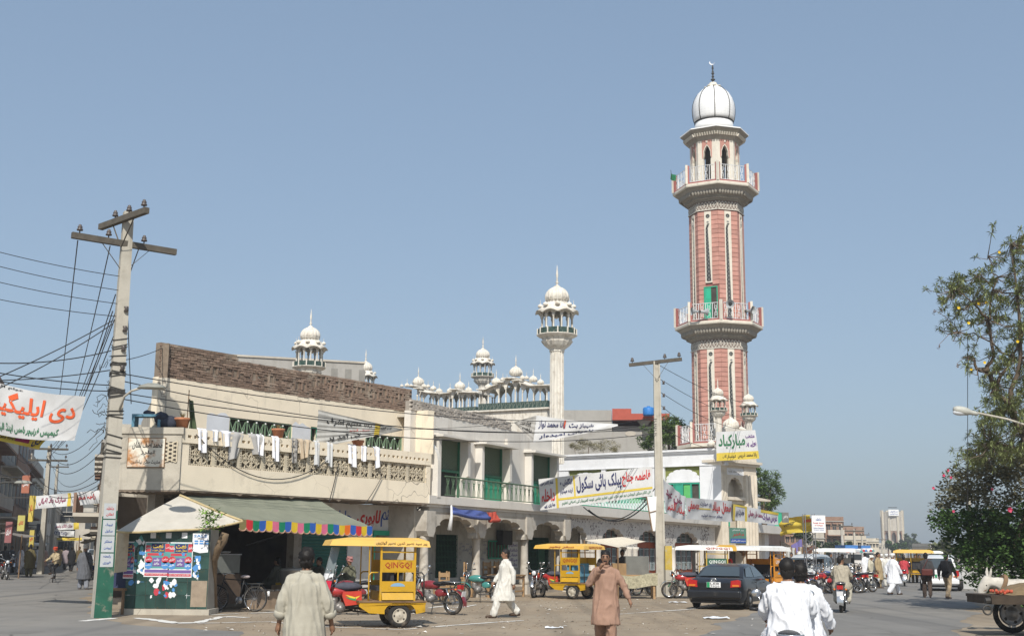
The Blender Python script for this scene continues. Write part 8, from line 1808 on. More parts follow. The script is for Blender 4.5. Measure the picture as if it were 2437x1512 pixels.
# right-hand roadside: low white wall, donkey and cart
t = thing('low_wall','low whitewashed wall under the trees on the right','wall',at(2310,1380,60)); a = at(2285,1380,62); mb = MB(); mb.box((a.x + 6,62,.5),(12,.4,1.0)); mb.build('wall',mat('grimy_white',(.42,.42,.41),.9,.15,2),t); mb = MB(); mb.box((a.x + 6,62,1.05),(12.1,.5,.1)); mb.build('coping',m_conc,t)
DX,DY = 11.6,28.2
dk = thing('donkey','white donkey with lowered head standing behind the cart on the right','donkey',(DX,DY,0)); D_ = lambda x,y,z: Vector((DX + x,DY + y,z*.97))
mb = MB(); limb(mb,[D_(-.35,0,.95),D_(.1,0,.92),D_(.75,0,.97)],[.22,.26,.22],14); limb(mb,[D_(-.35,0,1.0),D_(-.6,0,1.08),D_(-.78,-.02,1.1)],[.19,.14,.12],12); limb(mb,[D_(-.8,-.02,1.12),D_(-.92,-.04,.95),D_(-1.0,-.05,.74)],[.13,.115,.07],12); limb(mb,[D_(-1.0,-.05,.76),D_(-1.03,-.05,.68)],[.07,.06],10)
for sy in (-1,1):
    limb(mb,[D_(-.3,sy*.13,.85),D_(-.32,sy*.13,.5),D_(-.3,sy*.13,.28),D_(-.31,sy*.13,.06)],[.12,.07,.045,.05],10); limb(mb,[D_(.72,sy*.13,.9),D_(.62,sy*.13,.58),D_(.8,sy*.13,.36),D_(.76,sy*.13,.06)],[.16,.085,.05,.05],10)
    limb(mb,[D_(-.76,sy*.07,1.2),D_(-.74,sy*.11,1.33),D_(-.73,sy*.12,1.44)],[.03,.045,.015],8)
me = remesh(mb,.025,(.008,6,6),3,2); me.materials.append(mat('donkey_coat',(.5,.465,.41),.9,.15,5,stain=((.27,.235,.2),.5,.75,3))); me.name = 'body'; me.transform(dk.matrix_basis.inverted()); link('body',me,dk)
mb = MB(); mb.ell(D_(-1.03,-.05,.68),(.055,.065,.05),10,6); mb.build('muzzle',mat('donkey_grey',(.08,.07,.065),.8,.1,8),dk,smooth=True)
for sy in (-1,1): mb = MB(); mb.ell(D_(-.87,-.04 + sy*.1,1.03),(.02,.015,.02),8,6); mb.build('eye',m_eye,dk)
mb = MB(); mb.tube([D_(.92,0,1.05),D_(1.02,0,.85),D_(1.02,0,.5)],[.03,.025,.05],7); mb.build('tail',mat('donkey_coat',(.6,.57,.52)),dk)
mb = MB(); mb.tube([D_(-.9 + .09*cos(q),-.04 + .1*sin(q),.92 + .05*cos(q)) for q in [2*pi*k/12 for k in range(13)]],.012,5); mb.tube([D_(-.5 + .12*cos(q),.2*sin(q),1.0 + .24*cos(q)) for q in [2*pi*k/14 for k in range(15)]],.05,7); mb.build('harness',m_wood,dk)
ct = thing('donkey_cart','flat wooden cart heaped with straw-coloured load at the lower right','cart',(10.9,26.6,0)); x0 = at(2352,1430,26.2).x
mb = MB()
for k in range(6): pk = MB(); pk.box((x0 + 1.6,26.05 + .24*k,.82),(3.3,.225,.06)); pk.build('plank',mat('cart_plank',(.055,.04,.028),.85,.25,5,.3,25),ct)
mb = MB(); mb.box((x0 + 1.6,25.95,.74),(3.3,.08,.14)); mb.box((x0 + .0,26.6,.74),(.1,1.4,.14)); mb.build('frame',mat('cart_plank',(.1,.075,.05)),ct)
wheel(ct,(x0 + .95 - 10.9,25.85 - 26.6,.42),.42,.12); wheel(ct,(x0 + .95 - 10.9,27.4 - 26.6,.42),.42,.12)
mb = MB(); mb.grid(lambda a,b_: Vector((x0 + .3 + 2.9*a,26.0 + 1.2*b_,.86 + .3*(sin(pi*a) ** .6)*sin(pi*b_) ** .5 + .04*noise.noise(Vector((a*9,b_*6,1))))),20,10); mb.build('load',mat('straw_sacking',(.19,.135,.075),.95,.2,6,.4,20),ct,smooth=True)
mb = MB(); mb.tube([(x0 + .1,26.0,.76),(x0 - .15,26.0,.74)],.06,8); mb.tube([(x0 - .12 + .09*cos(q),25.98,.55 + .09*sin(q)) for q in [2*pi*k/12 for k in range(13)]],.02,6); mb.build('shaft_ring',m_iron,ct)
mb = MB(); random.seed(6)
for k in range(30): mb.ell((x0 + .1 + random.uniform(0,.5),26.1 + random.uniform(0,.4),.88 + random.uniform(0,.06)),.035,7,5)
o = mb.build('fruit',mat('red_fruit',(.45,.09,.05),.5,.15,9),ct); o['kind'] = 'stuff'
# ================================================================== banners and overhead wires
m_ban = mat('banner_cloth',(.6,.6,.6),.9,.06,3,stain=((.5,.49,.47),.55,.8,1.5)); m_bany = mat('banner_yellow',(.62,.47,.07),.85,.08,3)
INK = dict(red=mat('ink_red',(.5,.03,.03),.8,.1,4),navy=mat('ink_navy',(.03,.035,.12),.8,.1,4),green=mat('ink_green',(.03,.16,.07),.8,.1,4),black=mat('ink_black',(.03,.03,.03),.8,0),purple=mat('ink_purple',(.12,.03,.2),.8,.1,4),orange=mat('ink_orange',(.62,.1,.03),.8,.1,4),yellow=m_bany,maroon=mat('ink_maroon',(.25,.02,.08),.8,.1,4))
def banner(label,TL,TR,BR,BL,texts,patches=(),cloth=None,wav=.04,sagv=.0,stripes=0,nu=30,nv=10,seed=0):
    TL,TR,BR,BL = [at(*p) if isinstance(p,tuple) else p for p in (TL,TR,BR,BL)]
    n = (TR - BL).cross(TL - BR).normalized(); 
    if n.dot(CAMO - TL) < 0: n = -n
    def S(a,b,off=0.0):
        p = BL.lerp(BR,a).lerp(TL.lerp(TR,a),b); r = wav*(sin(7*a + 3*b + seed) + .6*sin(17*a - 5*b + seed)) + (wav*.8*sin(stripes*b*6.28 + 3*a) if stripes else 0)
        return p + n*(r + off) - Vector((0,0,sagv*sin(pi*a)))
    t = thing('banner',label,'banner',(BL + BR)/2); mb = MB(); mb.grid(lambda a,b: S(a,b),nu,nv); c = mb.build('cloth',cloth or m_ban,t,smooth=True)
    for a0,b0,a1,b1,cn in patches:
        mb = MB(); mb.grid(lambda u,v: S(a0 + (a1 - a0)*u,b0 + (b1 - b0)*v,.012),max(2,int(nu*abs(a1 - a0))),max(2,int(nv*abs(b1 - b0)))); mb.build('colour_band',INK[cn],c,smooth=True)
    for i,(tx,a0,b0,a1,b1,cn) in enumerate(texts):
        mb = MB(); write(mb,tx,lambda a,b: S(a,b,.022),a0,b0,a1,b1,.0,.025); mb.build('lettering',INK[cn],c)
    return t
banner('school banner stretched from the green railing to the slim pole',(1281,1139,49.2),(1551,1109,47.6),(1553,1178,47.6),(1286,1213,49.2),
       [('فاطمہ جناح',.74,.42,.985,.93,'red'),('پبلک ہائی سکول',.335,.36,.735,.95,'navy'),('انگلش و',.19,.68,.3,.93,'navy'),('اردو میڈیم',.19,.4,.3,.62,'navy'),('تمام کلاسز میں',.015,.74,.13,.94,'navy'),('داخلہ',.02,.25,.14,.66,'red'),('جاری ہے',.04,.05,.14,.2,'navy'),('فل ٹائم منڈی ٹیوشن نیو ہوم ورک دینی تعلیم خاص توجہ کمپیوٹر کی اضافی تعلیم',.2,.06,.985,.2,'green')],
       [(.165,.24,1.0,.31,'yellow'),(.15,.0,.17,.97,'yellow'),(.31,.31,.325,.98,'yellow')],wav=.02,seed=1)
banner('grey triangular banner strung before the cream house',(757,974,37.6),(957,1020,40.2),(957,1023,40.2),(750,1065,37.6),[('رانا وسیم اشرف',.1,.56,.62,.86,'black'),('ایم این اے',.66,.5,.86,.8,'black'),('کی آمد پر',.12,.1,.5,.34,'black'),('خوش آمدید',.36,.38,.6,.5,'red')],[(.66,.02,.72,.98,'yellow')],cloth=mat('banner_grey',(.47,.46,.43),.9,.08,3,streak=((.4,.39,.36),.5,.7,5)),wav=.015,stripes=7,nv=40)
banner('white banner folded by the wind above the arcaded house',(1276,987,46.6),(1470,1008,47.5),(1470,1012,47.5),(1268,1052,46.6),[('رانا محمد نواز',.04,.5,.36,.86,'navy'),('شہباز بٹ',.4,.45,.7,.85,'navy'),('بلدیاتی امیدوار',.06,.1,.7,.3,'navy')],[(.34,.5,.36,.95,'orange')],wav=.02,seed=2,sagv=.05)
banner('twisted dark left end of the folded white banner',(1222,1004,46.3),(1276,987,46.6),(1268,1052,46.6),(1224,1006,46.3),[('چیئرمین',.3,.55,.8,.8,'black'),('ناظم',.4,.2,.85,.45,'black')],cloth=mat('banner_shade',(.4,.385,.36),.9,.1,3),wav=.015,stripes=5,nv=30)
banner('big white banner with red script at the left edge',(-60,893,33.5),(206,943,32.4),(176,1047,32.4),(-60,1018,33.5),[('دی ایلیگینٹ',.0,.38,.94,.9,'orange'),('کیمپس فرنیچر ہاوس اینڈ الیکٹرانکس',.1,.06,.82,.27,'green'),('عوام الناس',.1,.93,.45,.99,'black')],cloth=mat('banner_left',(.5,.5,.5),.9,.08,3,stain=((.42,.41,.4),.5,.8,1.2)),wav=.045,sagv=.12,seed=4)
banner('yellow banner hanging below the big white one',(-60,1012,33.7),(112,1044,33.2),(92,1068,33.2),(-60,1035,33.7),[('12-30 منڈی',.35,.2,.6,.8,'black'),('دی',.85,.1,.96,.9,'navy')],[(.6,.3,.8,.95,'maroon')],cloth=m_bany,wav=.03,seed=5)
banner('white banner with yellow ends across the left street',(76,1180,62),(238,1165,60),(238,1196,60),(74,1211,62),[('مبارک باد اقبال',.12,.25,.5,.8,'maroon'),('راجہ محمد',.62,.3,.95,.8,'red')],[(0,0,.07,1,'yellow'),(.53,0,.58,1,'yellow')],wav=.04,seed=6)
banner('small white banner far up the left street',(124,1244,135),(188,1242,135),(188,1258,135),(124,1260,135),[('ملک کلاتھ ہاوس',.1,.2,.75,.8,'maroon')],[(.8,0,1,1,'yellow')],wav=.05)
banner('pale banner with Latin letters far up the left street',(122,1260,137),(177,1262,137),(177,1276,137),(122,1272,137),[('SKY ROAD',.05,.15,.7,.85,'navy')],wav=.05)
banner('yellow strip banner far up the left street',(135,1278,140),(195,1278,140),(195,1285,140),(135,1284,140),[('سیل',.4,.2,.6,.8,'maroon')],cloth=m_bany,wav=.04)
banner('congratulation banner with yellow foot on the carved gate',(1704,1027,70.3),(1797,1022,71.4),(1806,1090,71.4),(1704,1096,70.3),[('مبارکباد',.05,.38,.7,.9,'green'),('ہونے پر',.72,.42,.97,.62,'purple'),('منتخب',.72,.7,.95,.86,'purple'),('رانا محمد ادریس',.5,.05,.95,.23,'black'),('کونسلر آف',.14,.06,.46,.2,'black')],[(0,0,1,.27,'yellow')],wav=.015,seed=7)
banner('steep white banner hanging right of the slim pole',(1581,1138,48.4),(1632,1180,51.5),(1632,1236,51.5),(1578,1214,48.4),[('جشن عید',.1,.5,.8,.85,'maroon'),('میلاد النبی',.15,.15,.9,.5,'red')],wav=.05,seed=8,sagv=.1)
banner('white festival banner over the red doors',(1633,1183,51.5),(1741,1191,58),(1741,1241,58),(1633,1233,51.5),[('محفل میلاد',.52,.35,.98,.92,'red'),('مصطفی',.03,.35,.25,.9,'red'),('زیر صدارت',.27,.62,.5,.9,'navy'),('بمقام مسجد غوثیہ',.3,.1,.75,.3,'navy')],[(.26,.5,.48,.56,'yellow')],wav=.025,seed=9)
banner('white and yellow banner before the carved gate',(1744,1198,60),(1851,1219,66),(1852,1248,66),(1744,1236,60),[('عرس مبارک',.62,.15,.97,.8,'purple'),('محمد خان رحمانی',.3,.3,.62,.85,'maroon'),('حضرت پیر',.05,.2,.22,.75,'navy')],[(0,0,.04,1,'yellow'),(.24,0,.28,1,'yellow'),(.6,.8,1,1,'yellow'),(0,.88,.28,1,'yellow')],wav=.02,seed=10)
banner('crumpled yellow banner between the shop house and the mast',(1862,1232,74),(1930,1224,70),(1934,1262,70),(1852,1274,74),[('کانفرنس',.15,.45,.45,.75,'black')],[(.7,.6,.98,.75,'orange')],cloth=m_bany,wav=.09,stripes=2,nv=20,seed=11)
t = thing('small_signboard','small dark lettered board above the yellow banner','sign',at(1868,1228,72)); mb = MB(); a,b_ = at(1861,1242,72),at(1876,1218,72); mb.hexa([Vector((x,y,z)) for z in (a.z,b_.z) for x,y in ((a.x,72),(b_.x,72),(b_.x,72.1),(a.x,72.1))]); o = mb.build('board',mat('signgrey',(.16,.16,.15),.8,.1,3),t); mb = MB(); write(mb,'دفتر',lambda u,v: Vector((a.x + (b_.x - a.x)*u,71.98,a.z + (b_.z - a.z)*v)),.15,.35,.85,.75); mb.build('lettering',m_white,o)
# --- wires: each cable a thing of its own
m_wire = mat('black_cable',(.03,.03,.032),.6,.1,5)
def wire(label,a,b,drop,r=.012,group=None,n=16): tag(MB().tube(sag(a,b,drop,n),r,4).build('overhead_wire',m_wire),label,'wire',group)
ip = [PB + Vector((.13,-.12,z)) for z in (7.55,7.05,6.55,6.05)]
for k,(yl,yp) in enumerate(((598,657),(632,690),(670,722),(712,752))):
    wire(['topmost','second','third','lowest'][k] + ' of four thin parallel wires running left from the corner pole',at(-30,yl - 6,29),at(285 - k*3,yp,30.1),.05,.009,'parallel wires left of the corner pole')
arm = [at(185,572,29.65),at(262,585,30.0),at(330,592,30.6),at(275,700,30.2),at(272,760,30.2),at(270,800,30.2),at(268,740,30.2)]
for k,(p,(x,y)) in enumerate(zip(arm,((128,1040),(140,1050),(122,1062),(115,1075),(110,1085),(125,1065),(135,1060)))):
    wire(['outermost wire from the left end of the long crossarm','wire from the middle of the long crossarm','wire from the right side of the long crossarm','wire leaving the pole below the crossarms','wire leaving the pole lower down','lowest wire of the fan','wire just under the parallel four'][k] + ', fanning up the left street',p,at(x,y,76),.9,.014,'wires fanning up the left street')
for k,(x0,y0,Y0,x1,y1,d) in enumerate(((-40,912,27,268,762,.06),(-40,940,27,268,770,.1),(-40,862,27,264,834,.12),(-40,905,30,262,880,.06),(-40,880,28,262,916,.05),(-40,900,29,262,930,.06))):
    wire(['thick cable dropping to the left from the corner pole','thick cable just below the topmost thick one','slack cable ending at the left edge','thin cable rising to the corner pole','thin cable over the big white banner, upper','thin cable over the big white banner, lower'][k],at(x0,y0,Y0),at(x1,y1,30.1),d,.013)
for k,(y0,x1,y1,d) in enumerate(((886,1562,996,.5),(903,1562,1008,.75),(932,1562,1018,.5),(946,1562,1030,.65))):
    wire(['topmost','second','third','lowest'][k] + ' of four long cables crossing the cream house to the slim pole',at(278,y0,30.1),at(x1,y1,47.5),d,.013,'long cables between the two poles',26)
wire('cable from the corner pole to the brick corner',at(285,858,30.2),at(390,826,34.5),.05,.01)
wire('loose cable hanging straight down the right of the corner pole',at(302,705,30.3),at(312,960,30.3),0,.012)
wire('banner rope from the triangular banner to the folded banner',at(957,1021,40.2),at(1222,1005,46.3),.05,.008); wire('rope holding the folded banner to the slim pole',at(1470,1009,47.5),at(1564,990,47.6),.0,.008)
for k,(y0,x1,y1,Y1) in enumerate(((868,1800,965,76),(900,1790,1000,75),(930,1760,1020,73),(960,1705,1040,71.5),(1010,1705,1065,71.5))): wire(['topmost','second','third','fourth','lowest'][k] + ' service wire sloping from the slim pole to the mosque gate',at(1568,y0,47.6),at(x1,y1,Y1),.25,.013,'service wires to the mosque gate')
wire('black cable looping under the terrace before the arches',at(1400,1212,49),at(1545,1190,48),.6,.025); wire('second black cable drooping from the terrace',at(1388,1205,49.5),at(1565,1150,47.7),.9,.02)
wire('black cable looping across the lattice balcony',A.P(-10.2,4.75,.06),A.P(-5.0,4.4,.06),.9,.014); wire('cable hanging down the balcony front, left',A.P(-4.6,4.3,.05),A.P(-5.0,3.1,.1),.05,.014); wire('cable hanging down the balcony front, right',A.P(-2.6,4.0,.05),A.P(-3.4,3.1,.1),.05,.014)
for k,(x0,y0,Y0,x1,y1,Y1,d) in enumerate(((120,1068,76,250,1010,40,.6),(120,1075,76,245,1045,40,.8),(110,1085,76,240,1075,42,.9),(125,1110,120,240,1115,45,1.2),(60,1100,70,245,1135,46,1.0),(60,1130,70,240,1150,50,.9),(130,1150,110,236,1160,55,.8),(90,1090,76,20,1060,50,.5),(90,1100,76,-10,1120,45,.5))): wire(['highest slack wire from the far pole to the corner house','second slack wire from the far pole to the corner house','third slack wire from the far pole to the corner house','slack wire from the farther pole to the right','slack wire from the left houses to the right','lower slack wire from the left houses to the right','lowest slack wire above the street banner','slack wire rising to the left from the far pole','slack wire falling to the left from the far pole'][k] + ' across the left street',at(x0,y0,Y0),at(x1,y1,Y1),d,.016,'tangled wires across the left street')
# stray wires and a lamp among the right-hand trees
wire('single wire hanging down beside the right-hand trees',at(2302,800,35.5),at(2302,1210,35.5),0,.01)
# ================================================================== trees
def leaves(mb,c,r,n,s,flat=.0,narrow=.45):
    for _ in range(n):
        u = Vector((random.gauss(0,.5),random.gauss(0,.5),random.gauss(0,.5)))
        if u.length > 1.15: u = u.normalized()*random.uniform(.6,1.1)
        p = Vector((c[0] + u.x*r[0],c[1] + u.y*r[1],c[2] + u.z*r[2])); a = random.uniform(0,6.28); t = random.uniform(-.9,.9); d = Vector((cos(a),sin(a),t)).normalized(); e = d.cross(Vector((random.uniform(-1,1),random.uniform(-1,1),1))).normalized(); l = s*random.uniform(.6,1.3); k = l*narrow
        b = len(mb.v); mb.v += [tuple(p - d*l*.5),tuple(p + e*k*.5),tuple(p + d*l*.5),tuple(p - e*k*.5)]; mb.f.append([b,b + 1,b + 2,b + 3])
def foliage(name,c1,hue=.3): return mat(name,c1,.75,hue,1.2,stain=(tuple(q*1.7 for q in c1),.55,.8,2.5),spec=.2)
m_bark = mat('bark',(.28,.21,.13)); m_bark2 = mat('dark_bark',(.12,.09,.065),.95,.2,5,.5,15)
def tree(label,base,limbs,clumps,m,n,s,name='tree',narrow=.45,trunk=m_bark2,seed=1):
    random.seed(seed); t = thing(name,label,'tree',base); mb = MB()
    for pts,r0,r1 in limbs: k = len(pts); mb.tube(pts,[r0 + (r1 - r0)*i/(k - 1) for i in range(k)],7)
    mb.build('trunk',trunk,t,smooth=True); mb = MB(); tot = sum(c[1][0]*c[1][2] for c in clumps)
    for c,r in clumps: 
        m_ = int(n*r[0]*r[2]/tot); k = max(3,m_ // 60)
        for _ in range(k): leaves(mb,(c[0] + random.gauss(0,.45)*r[0],c[1] + random.gauss(0,.45)*r[1],c[2] + random.gauss(0,.45)*r[2]),(r[0]*.42,r[1]*.42,r[2]*.34),m_ // k,s,0,narrow)
    o = mb.build('crown',m,t,fix=False); return t
def pxtree(label,x,ybase,Y,blobs,m,n,s,seed=1,tr=.25,**k):
    """blobs: (x, y, rx, ry) as seen, set at distance Y"""
    p = at(x,ybase,Y); base = Vector((p.x,p.y,0)); cl_ = []
    for bx,by,rx,ry in blobs: q = at(bx,by,Y + random.uniform(-1,1)*rx*Y/FPX*.5); cl_.append(((q.x,q.y,q.z),(rx*Y/FPX,rx*Y/FPX*.9,ry*Y/FPX)))
    top = Vector(cl_[0][0]); lb = [([base,base.lerp(top,.5) + Vector((tr*.4,0,0)),top],tr,tr*.3)] + [([base.lerp(top,.5),Vector(c[0])],tr*.5,tr*.12) for c in cl_[1:]]
    return tree(label,base,lb,cl_,m,n,s,seed=seed,**k)
f_ac = foliage('acacia_leaf',(.09,.14,.035)); f_far = foliage('far_leaf',(.07,.09,.045)); f_dk = foliage('dense_leaf',(.05,.095,.022)); f_dry = foliage('dry_leaf',(.11,.105,.06)); f_ole = foliage('oleander_leaf',(.19,.22,.09))
pxtree('feathery acacia tree behind the slim pole',1590,1300,88,[(1590,1020,46,28),(1555,1035,32,28),(1620,1012,26,24),(1600,1050,38,28),(1538,1052,24,20),(1628,1040,20,26)],f_ac,7000,.3,3,.25,narrow=.22)
pxtree('feathery acacia tree right of the carved gate',1815,1310,92,[(1815,1160,34,40),(1835,1150,26,28),(1825,1195,32,26),(1845,1175,16,30),(1808,1125,18,18)],f_ac,4200,.3,4,.25,narrow=.22)
sb = pxtree('bare thorny shrub growing before the grey wall',1400,1120,84,[(1400,1062,36,16),(1365,1062,18,16),(1440,1058,26,20),(1460,1068,14,12),(1385,1050,16,14)],mat('dry_shrub',(.2,.18,.1),.9,.3,4),2600,.22,5,.08,narrow=.12)
pxtree('round dark tree behind the mast',1990,1320,165,[(1990,1298,30,16),(1968,1304,18,14),(2015,1302,20,14)],f_far,3200,.6,6)
pxtree('dusty tree between tents and mast',1908,1316,120,[(1915,1272,18,16),(1900,1268,10,12),(1945,1300,12,16)],f_far,1500,.45,7)
pxtree('dark round tree at the foot of the water tower',2136,1318,330,[(2136,1302,17,13),(2126,1306,10,9)],f_dk,1800,1.0,8); pxtree('tall grey-green tree behind the water tower',2160,1318,420,[(2160,1288,10,20),(2155,1298,10,14)],f_far,1200,1.2,9); pxtree('grey-green tree right of the water tower',2178,1318,400,[(2178,1298,12,18)],f_far,1000,1.2,10)
pxtree('low hazy tree line end tree',2196,1318,430,[(2196,1308,14,8)],f_far,700,1.3,14)
pxtree('bushy roadside tree behind the white van',2250,1330,140,[(2245,1305,32,18),(2275,1312,28,18),(2225,1312,14,14)],foliage('roadside_leaf',(.1,.11,.05)),3000,.55,11)
pxtree('roadside tree farther right behind the van',2330,1330,100,[(2320,1290,40,30),(2370,1290,50,40),(2430,1280,50,50)],f_dk,4500,.45,12)
# flowering tree with narrow leaves in tufts
random.seed(17); Y0 = 36.0; ot = thing('flowering_tree','tall open tree with narrow leaves and yellow trumpet flowers on the right','tree',(17.2,36.4,0)); A3 = lambda x,y,dy=0.0: at(x,y,Y0 + dy)
mb = MB(); brs = [([Vector((17.0,36.6,0)),A3(2480,1250),A3(2455,1080),A3(2435,1030)],.2,.15),([A3(2435,1030),A3(2400,965),A3(2368,915),A3(2350,885),A3(2358,845),A3(2350,760)],.12,.04),([A3(2350,885),A3(2325,875),A3(2315,850)],.07,.03),([A3(2400,965),A3(2430,850),A3(2420,700),A3(2405,580)],.08,.02),([A3(2368,915),A3(2410,850),A3(2440,780)],.06,.02),([A3(2350,760),A3(2310,720),A3(2270,690)],.04,.012),([A3(2350,760),A3(2370,660),A3(2350,610)],.035,.012),([A3(2435,1030),A3(2470,900),A3(2480,700)],.1,.03),([A3(2455,1080),A3(2400,1060),A3(2360,1050)],.06,.02),([A3(2410,850),A3(2330,800),A3(2280,790)],.03,.01),([A3(2420,700),A3(2370,690),A3(2330,650)],.03,.01)]
for pts,r0,r1 in brs:
    P_ = []
    for i in range(len(pts) - 1):
        for q in range(3): P_.append(pts[i].lerp(pts[i + 1],q/3) + Vector((random.gauss(0,.03),random.gauss(0,.1),random.gauss(0,.03))))
    P_.append(pts[-1]); mb.tube(P_,[r0 + (r1 - r0)*i/(len(P_) - 1) for i in range(len(P_))],6)
tw = MB(); lf_ = MB(); tips = []
reg = [(2400,590,46,50,13),(2275,680,52,34,20),(2262,725,34,40,14),(2335,695,60,50,26),(2430,720,50,70,30),(2300,780,50,40,14),(2390,800,60,60,26),(2340,660,40,34,12),(2420,640,36,50,14),(2345,940,36,50,10),(2410,900,50,60,18),(2400,1000,56,60,18),(2360,1060,50,40,14),(2430,560,26,30,8),(2490,650,50,120,30),(2480,850,50,120,30),(2305,870,20,50,5),(2380,860,50,60,18),(2370,750,60,60,24),(2345,1010,40,50,12),(2420,1060,50,40,16),(2390,960,55,50,26),(2350,1000,40,60,18),(2420,980,50,60,26),(2330,1075,44,26,16),(2390,1080,60,30,24),(2440,900,50,90,26),(2300,1100,30,20,8)]
nodes = [p for pts,_,_ in brs for p in pts]
for x,y,rx,ry,k in reg:
    for _ in range(int(k*1.2)):
        p = A3(x + random.gauss(0,.55)*rx,y + random.gauss(0,.55)*ry,random.gauss(0,.9)); tips.append(p); q = min(nodes,key=lambda n_: (n_ - p).length); m_ = q.lerp(p,.5) + Vector((random.gauss(0,.08),random.gauss(0,.1),-.12)); tw.tube([q,m_,p],[.016,.011,.006],4)
        for c in (p,m_.lerp(p,.6)) if random.random() < .6 else (p,):
            for j in range(random.randint(16,26)):
                d = Vector((random.gauss(0,1),random.gauss(0,1),random.gauss(.35,.8))).normalized(); l = random.uniform(.12,.24); s_ = d.cross(Vector((.2,.3,1))).normalized()*.014; b = len(lf_.v); e = c + d*l + Vector((0,0,-.3*l*l*4)); lf_.v += [tuple(c - s_*.4),tuple(c + d*l*.5 - s_),tuple(e),tuple(c + d*l*.5 + s_)]; lf_.f.append([b,b + 1,b + 2,b + 3])
mb.build('trunk',m_bark2,ot,smooth=True); o = tw.build('twigs',mat('grey_twig',(.17,.13,.1),.9,.2,6),ot); lf_.build('crown',f_ole,ot,fix=False)
m_fy = mat('yellow_flower',(.75,.5,.02),.6,.1,8); m_fp = mat('pink_flower',(.55,.06,.13),.6,.15,8)
def flower(parent,p,m,r):
    mb = MB()
    for k in range(5):
        a = 2*pi*k/5; d = Vector((cos(a),-.5,sin(a))).normalized(); s_ = Vector((-sin(a),0,cos(a)))*r*.45; mb.add([p,p + d*r*.6 - s_,p + d*r,p + d*r*.6 + s_],[(0,1,2,3)])
    mb.build('flower',m,parent)
for x,y in ((2377,600),(2328,722),(2346,720),(2280,732),(2304,768),(2342,862),(2310,878),(2420,812)): flower(ot,A3(x,y,-.9),m_fy,.055)
mb = MB()
for x,y in ((2222,742),(2240,740),(2235,825),(2285,810),(2278,870),(2305,855)): p = A3(x,y); q = min(nodes,key=lambda n_: (n_ - p).length); mb.tube([q,q.lerp(p,.5) + Vector((0,0,.15)),p + Vector((0,0,.08)),p],[.012,.008,.006,.02],4); leaves(mb,p,(.06,.06,.1),14,.08,0,.3)
mb.build('seed_cluster',mat('dry_pod',(.2,.13,.1),.9,.2,8),ot)
# bougainvillea mass below
random.seed(23); Y0 = 39.0; bt_ = thing('bougainvillea','dense bougainvillea mass with a few pink flowers above the donkey cart','tree',(18.5,40,0)); mb = MB()
mb.tube([(17.8,40.5,0),(17.7,40.5,1.2),A3(2400,1330),A3(2350,1230)],[.2,.17,.1,.05],8); mb.tube([A3(2400,1330),A3(2440,1220)],.07,6); mb.tube([A3(2350,1290),A3(2260,1235),A3(2205,1215)],[.04,.02,.008],5)
mb.build('trunk',m_bark2,bt_)
def mass(name,blobs,m,n,s,narrow=.6):
    o = MB()
    tot = sum(rx*ry for _,_,rx,ry in blobs)
    for x,y,rx,ry in blobs:
        k = max(4,int(n*rx*ry/tot/45)); 
        for _ in range(k):
            c = A3(x + random.uniform(-1,1)*rx*.85,y + random.uniform(-1,1)*ry*.85,random.uniform(-1.2,1.2)); r = random.uniform(.16,.36); leaves(o,c,(r*1.3,r*1.2,r),45,s,0,narrow)
    return o.build(name,m,bt_,fix=False)
mass('crown',[(2320,1240,90,30),(2290,1225,60,22),(2360,1290,90,46),(2340,1330,62,40),(2410,1270,60,70),(2420,1360,66,46),(2395,1400,50,20),(2245,1228,30,16),(2480,1300,60,120),(2280,1262,40,24),(2310,1300,40,30),(2425,1405,50,22),(2440,1380,40,40),(2375,1385,50,26),(2345,1372,34,24),(2420,1425,40,14)],f_dk,18000,.14)
mass('dry_crown',[(2310,1140,66,34),(2370,1120,70,40),(2270,1175,46,26),(2340,1180,80,30),(2430,1140,50,60),(2240,1195,24,14),(2480,1130,40,70),(2360,1090,60,26),(2420,1090,40,30)],foliage('dry_boug',(.15,.14,.08)),9000,.12)
for x,y in ((2360,1163),(2268,1215),(2402,1212),(2245,1130),(2262,1135),(2220,1160),(2255,1118)): flower(bt_,A3(x,y,-1.6),m_fp,.055 if x != 2402 else .1)
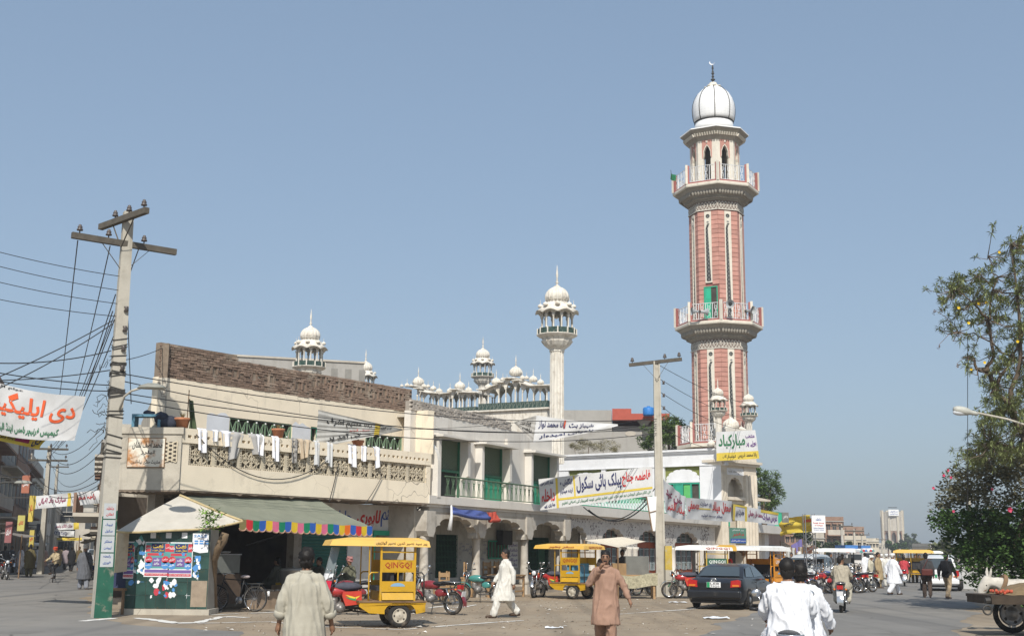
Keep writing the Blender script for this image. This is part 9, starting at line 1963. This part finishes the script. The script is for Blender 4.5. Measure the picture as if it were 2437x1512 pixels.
# street lamp among the trees
t = thing('street_lamp','grey street lamp head on an arm among the right-hand trees','street lamp',at(2460,1000,34)); a,b_ = at(2470,1020,34),at(2322,981,34); mb = MB(); mb.tube([a,a.lerp(b_,.5) + Vector((0,0,.05)),b_],.03,7); mb.tube([a,Vector((a.x,a.y,0))],[.07,.11],8); mb.build('post',m_pole,t)
c0,c1 = at(2326,984,34),at(2268,972,34); mb = MB(); n = 10
mb.add([],[]); mb.tube([c0.lerp(c1,k/n) for k in range(n + 1)],[.05,.06,.065,.07,.1,.115,.12,.12,.115,.1,.06],10); o = mb.build('lamp_head',mat('lamp_grey',(.42,.42,.38),.5,.1,5),t,smooth=True); mb = MB(); mb.ell(c0.lerp(c1,.72) - Vector((0,0,.06)),(.22,.1,.09),12,8); mb.build('lamp_glass',m_clear,o,smooth=True)
# ---------------------------------------------------------------- the air
hz = MB(); hz.hexa([Vector(p) for p in ((-850,-150,-1),(850,-150,-1),(850,1350,-1),(-850,1350,-1),(-850,-150,36),(850,-150,36),(850,1350,36),(-850,1350,36))]); hzm = bpy.data.materials.new('haze'); hzm.use_nodes = True; nt = hzm.node_tree; nt.nodes.clear(); ou = nt.nodes.new('ShaderNodeOutputMaterial'); pv = nt.nodes.new('ShaderNodeVolumePrincipled'); pv.inputs['Color'].default_value = (.82,.87,.93,1); pv.inputs['Density'].default_value = .0006; pv.inputs['Anisotropy'].default_value = .1; nt.links.new(pv.outputs[0],ou.inputs['Volume'])
ho = hz.build('haze',hzm); tag(ho,None,None,None,'stuff')
# pieces too small to pick apart in the photograph stay joined
_small = ('bracket_leaf','ornament','pierced_screen','grill_knob','tile_joint','eave_bracket','parapet_tracery','screen_wire','gate_bar','door_grille','door_glass','graffiti','rim_holes','spokes','twigs','seed_cluster','window_grill','lettering','print_lettering','plaque_lettering','shutter_panel','side_cover','plant')
for o in bpy.data.objects:
    if o.parent and o.name.split('.')[0] in _small: o['kind'] = 'stuff'
bpy.data.scenes.remove(_WS)
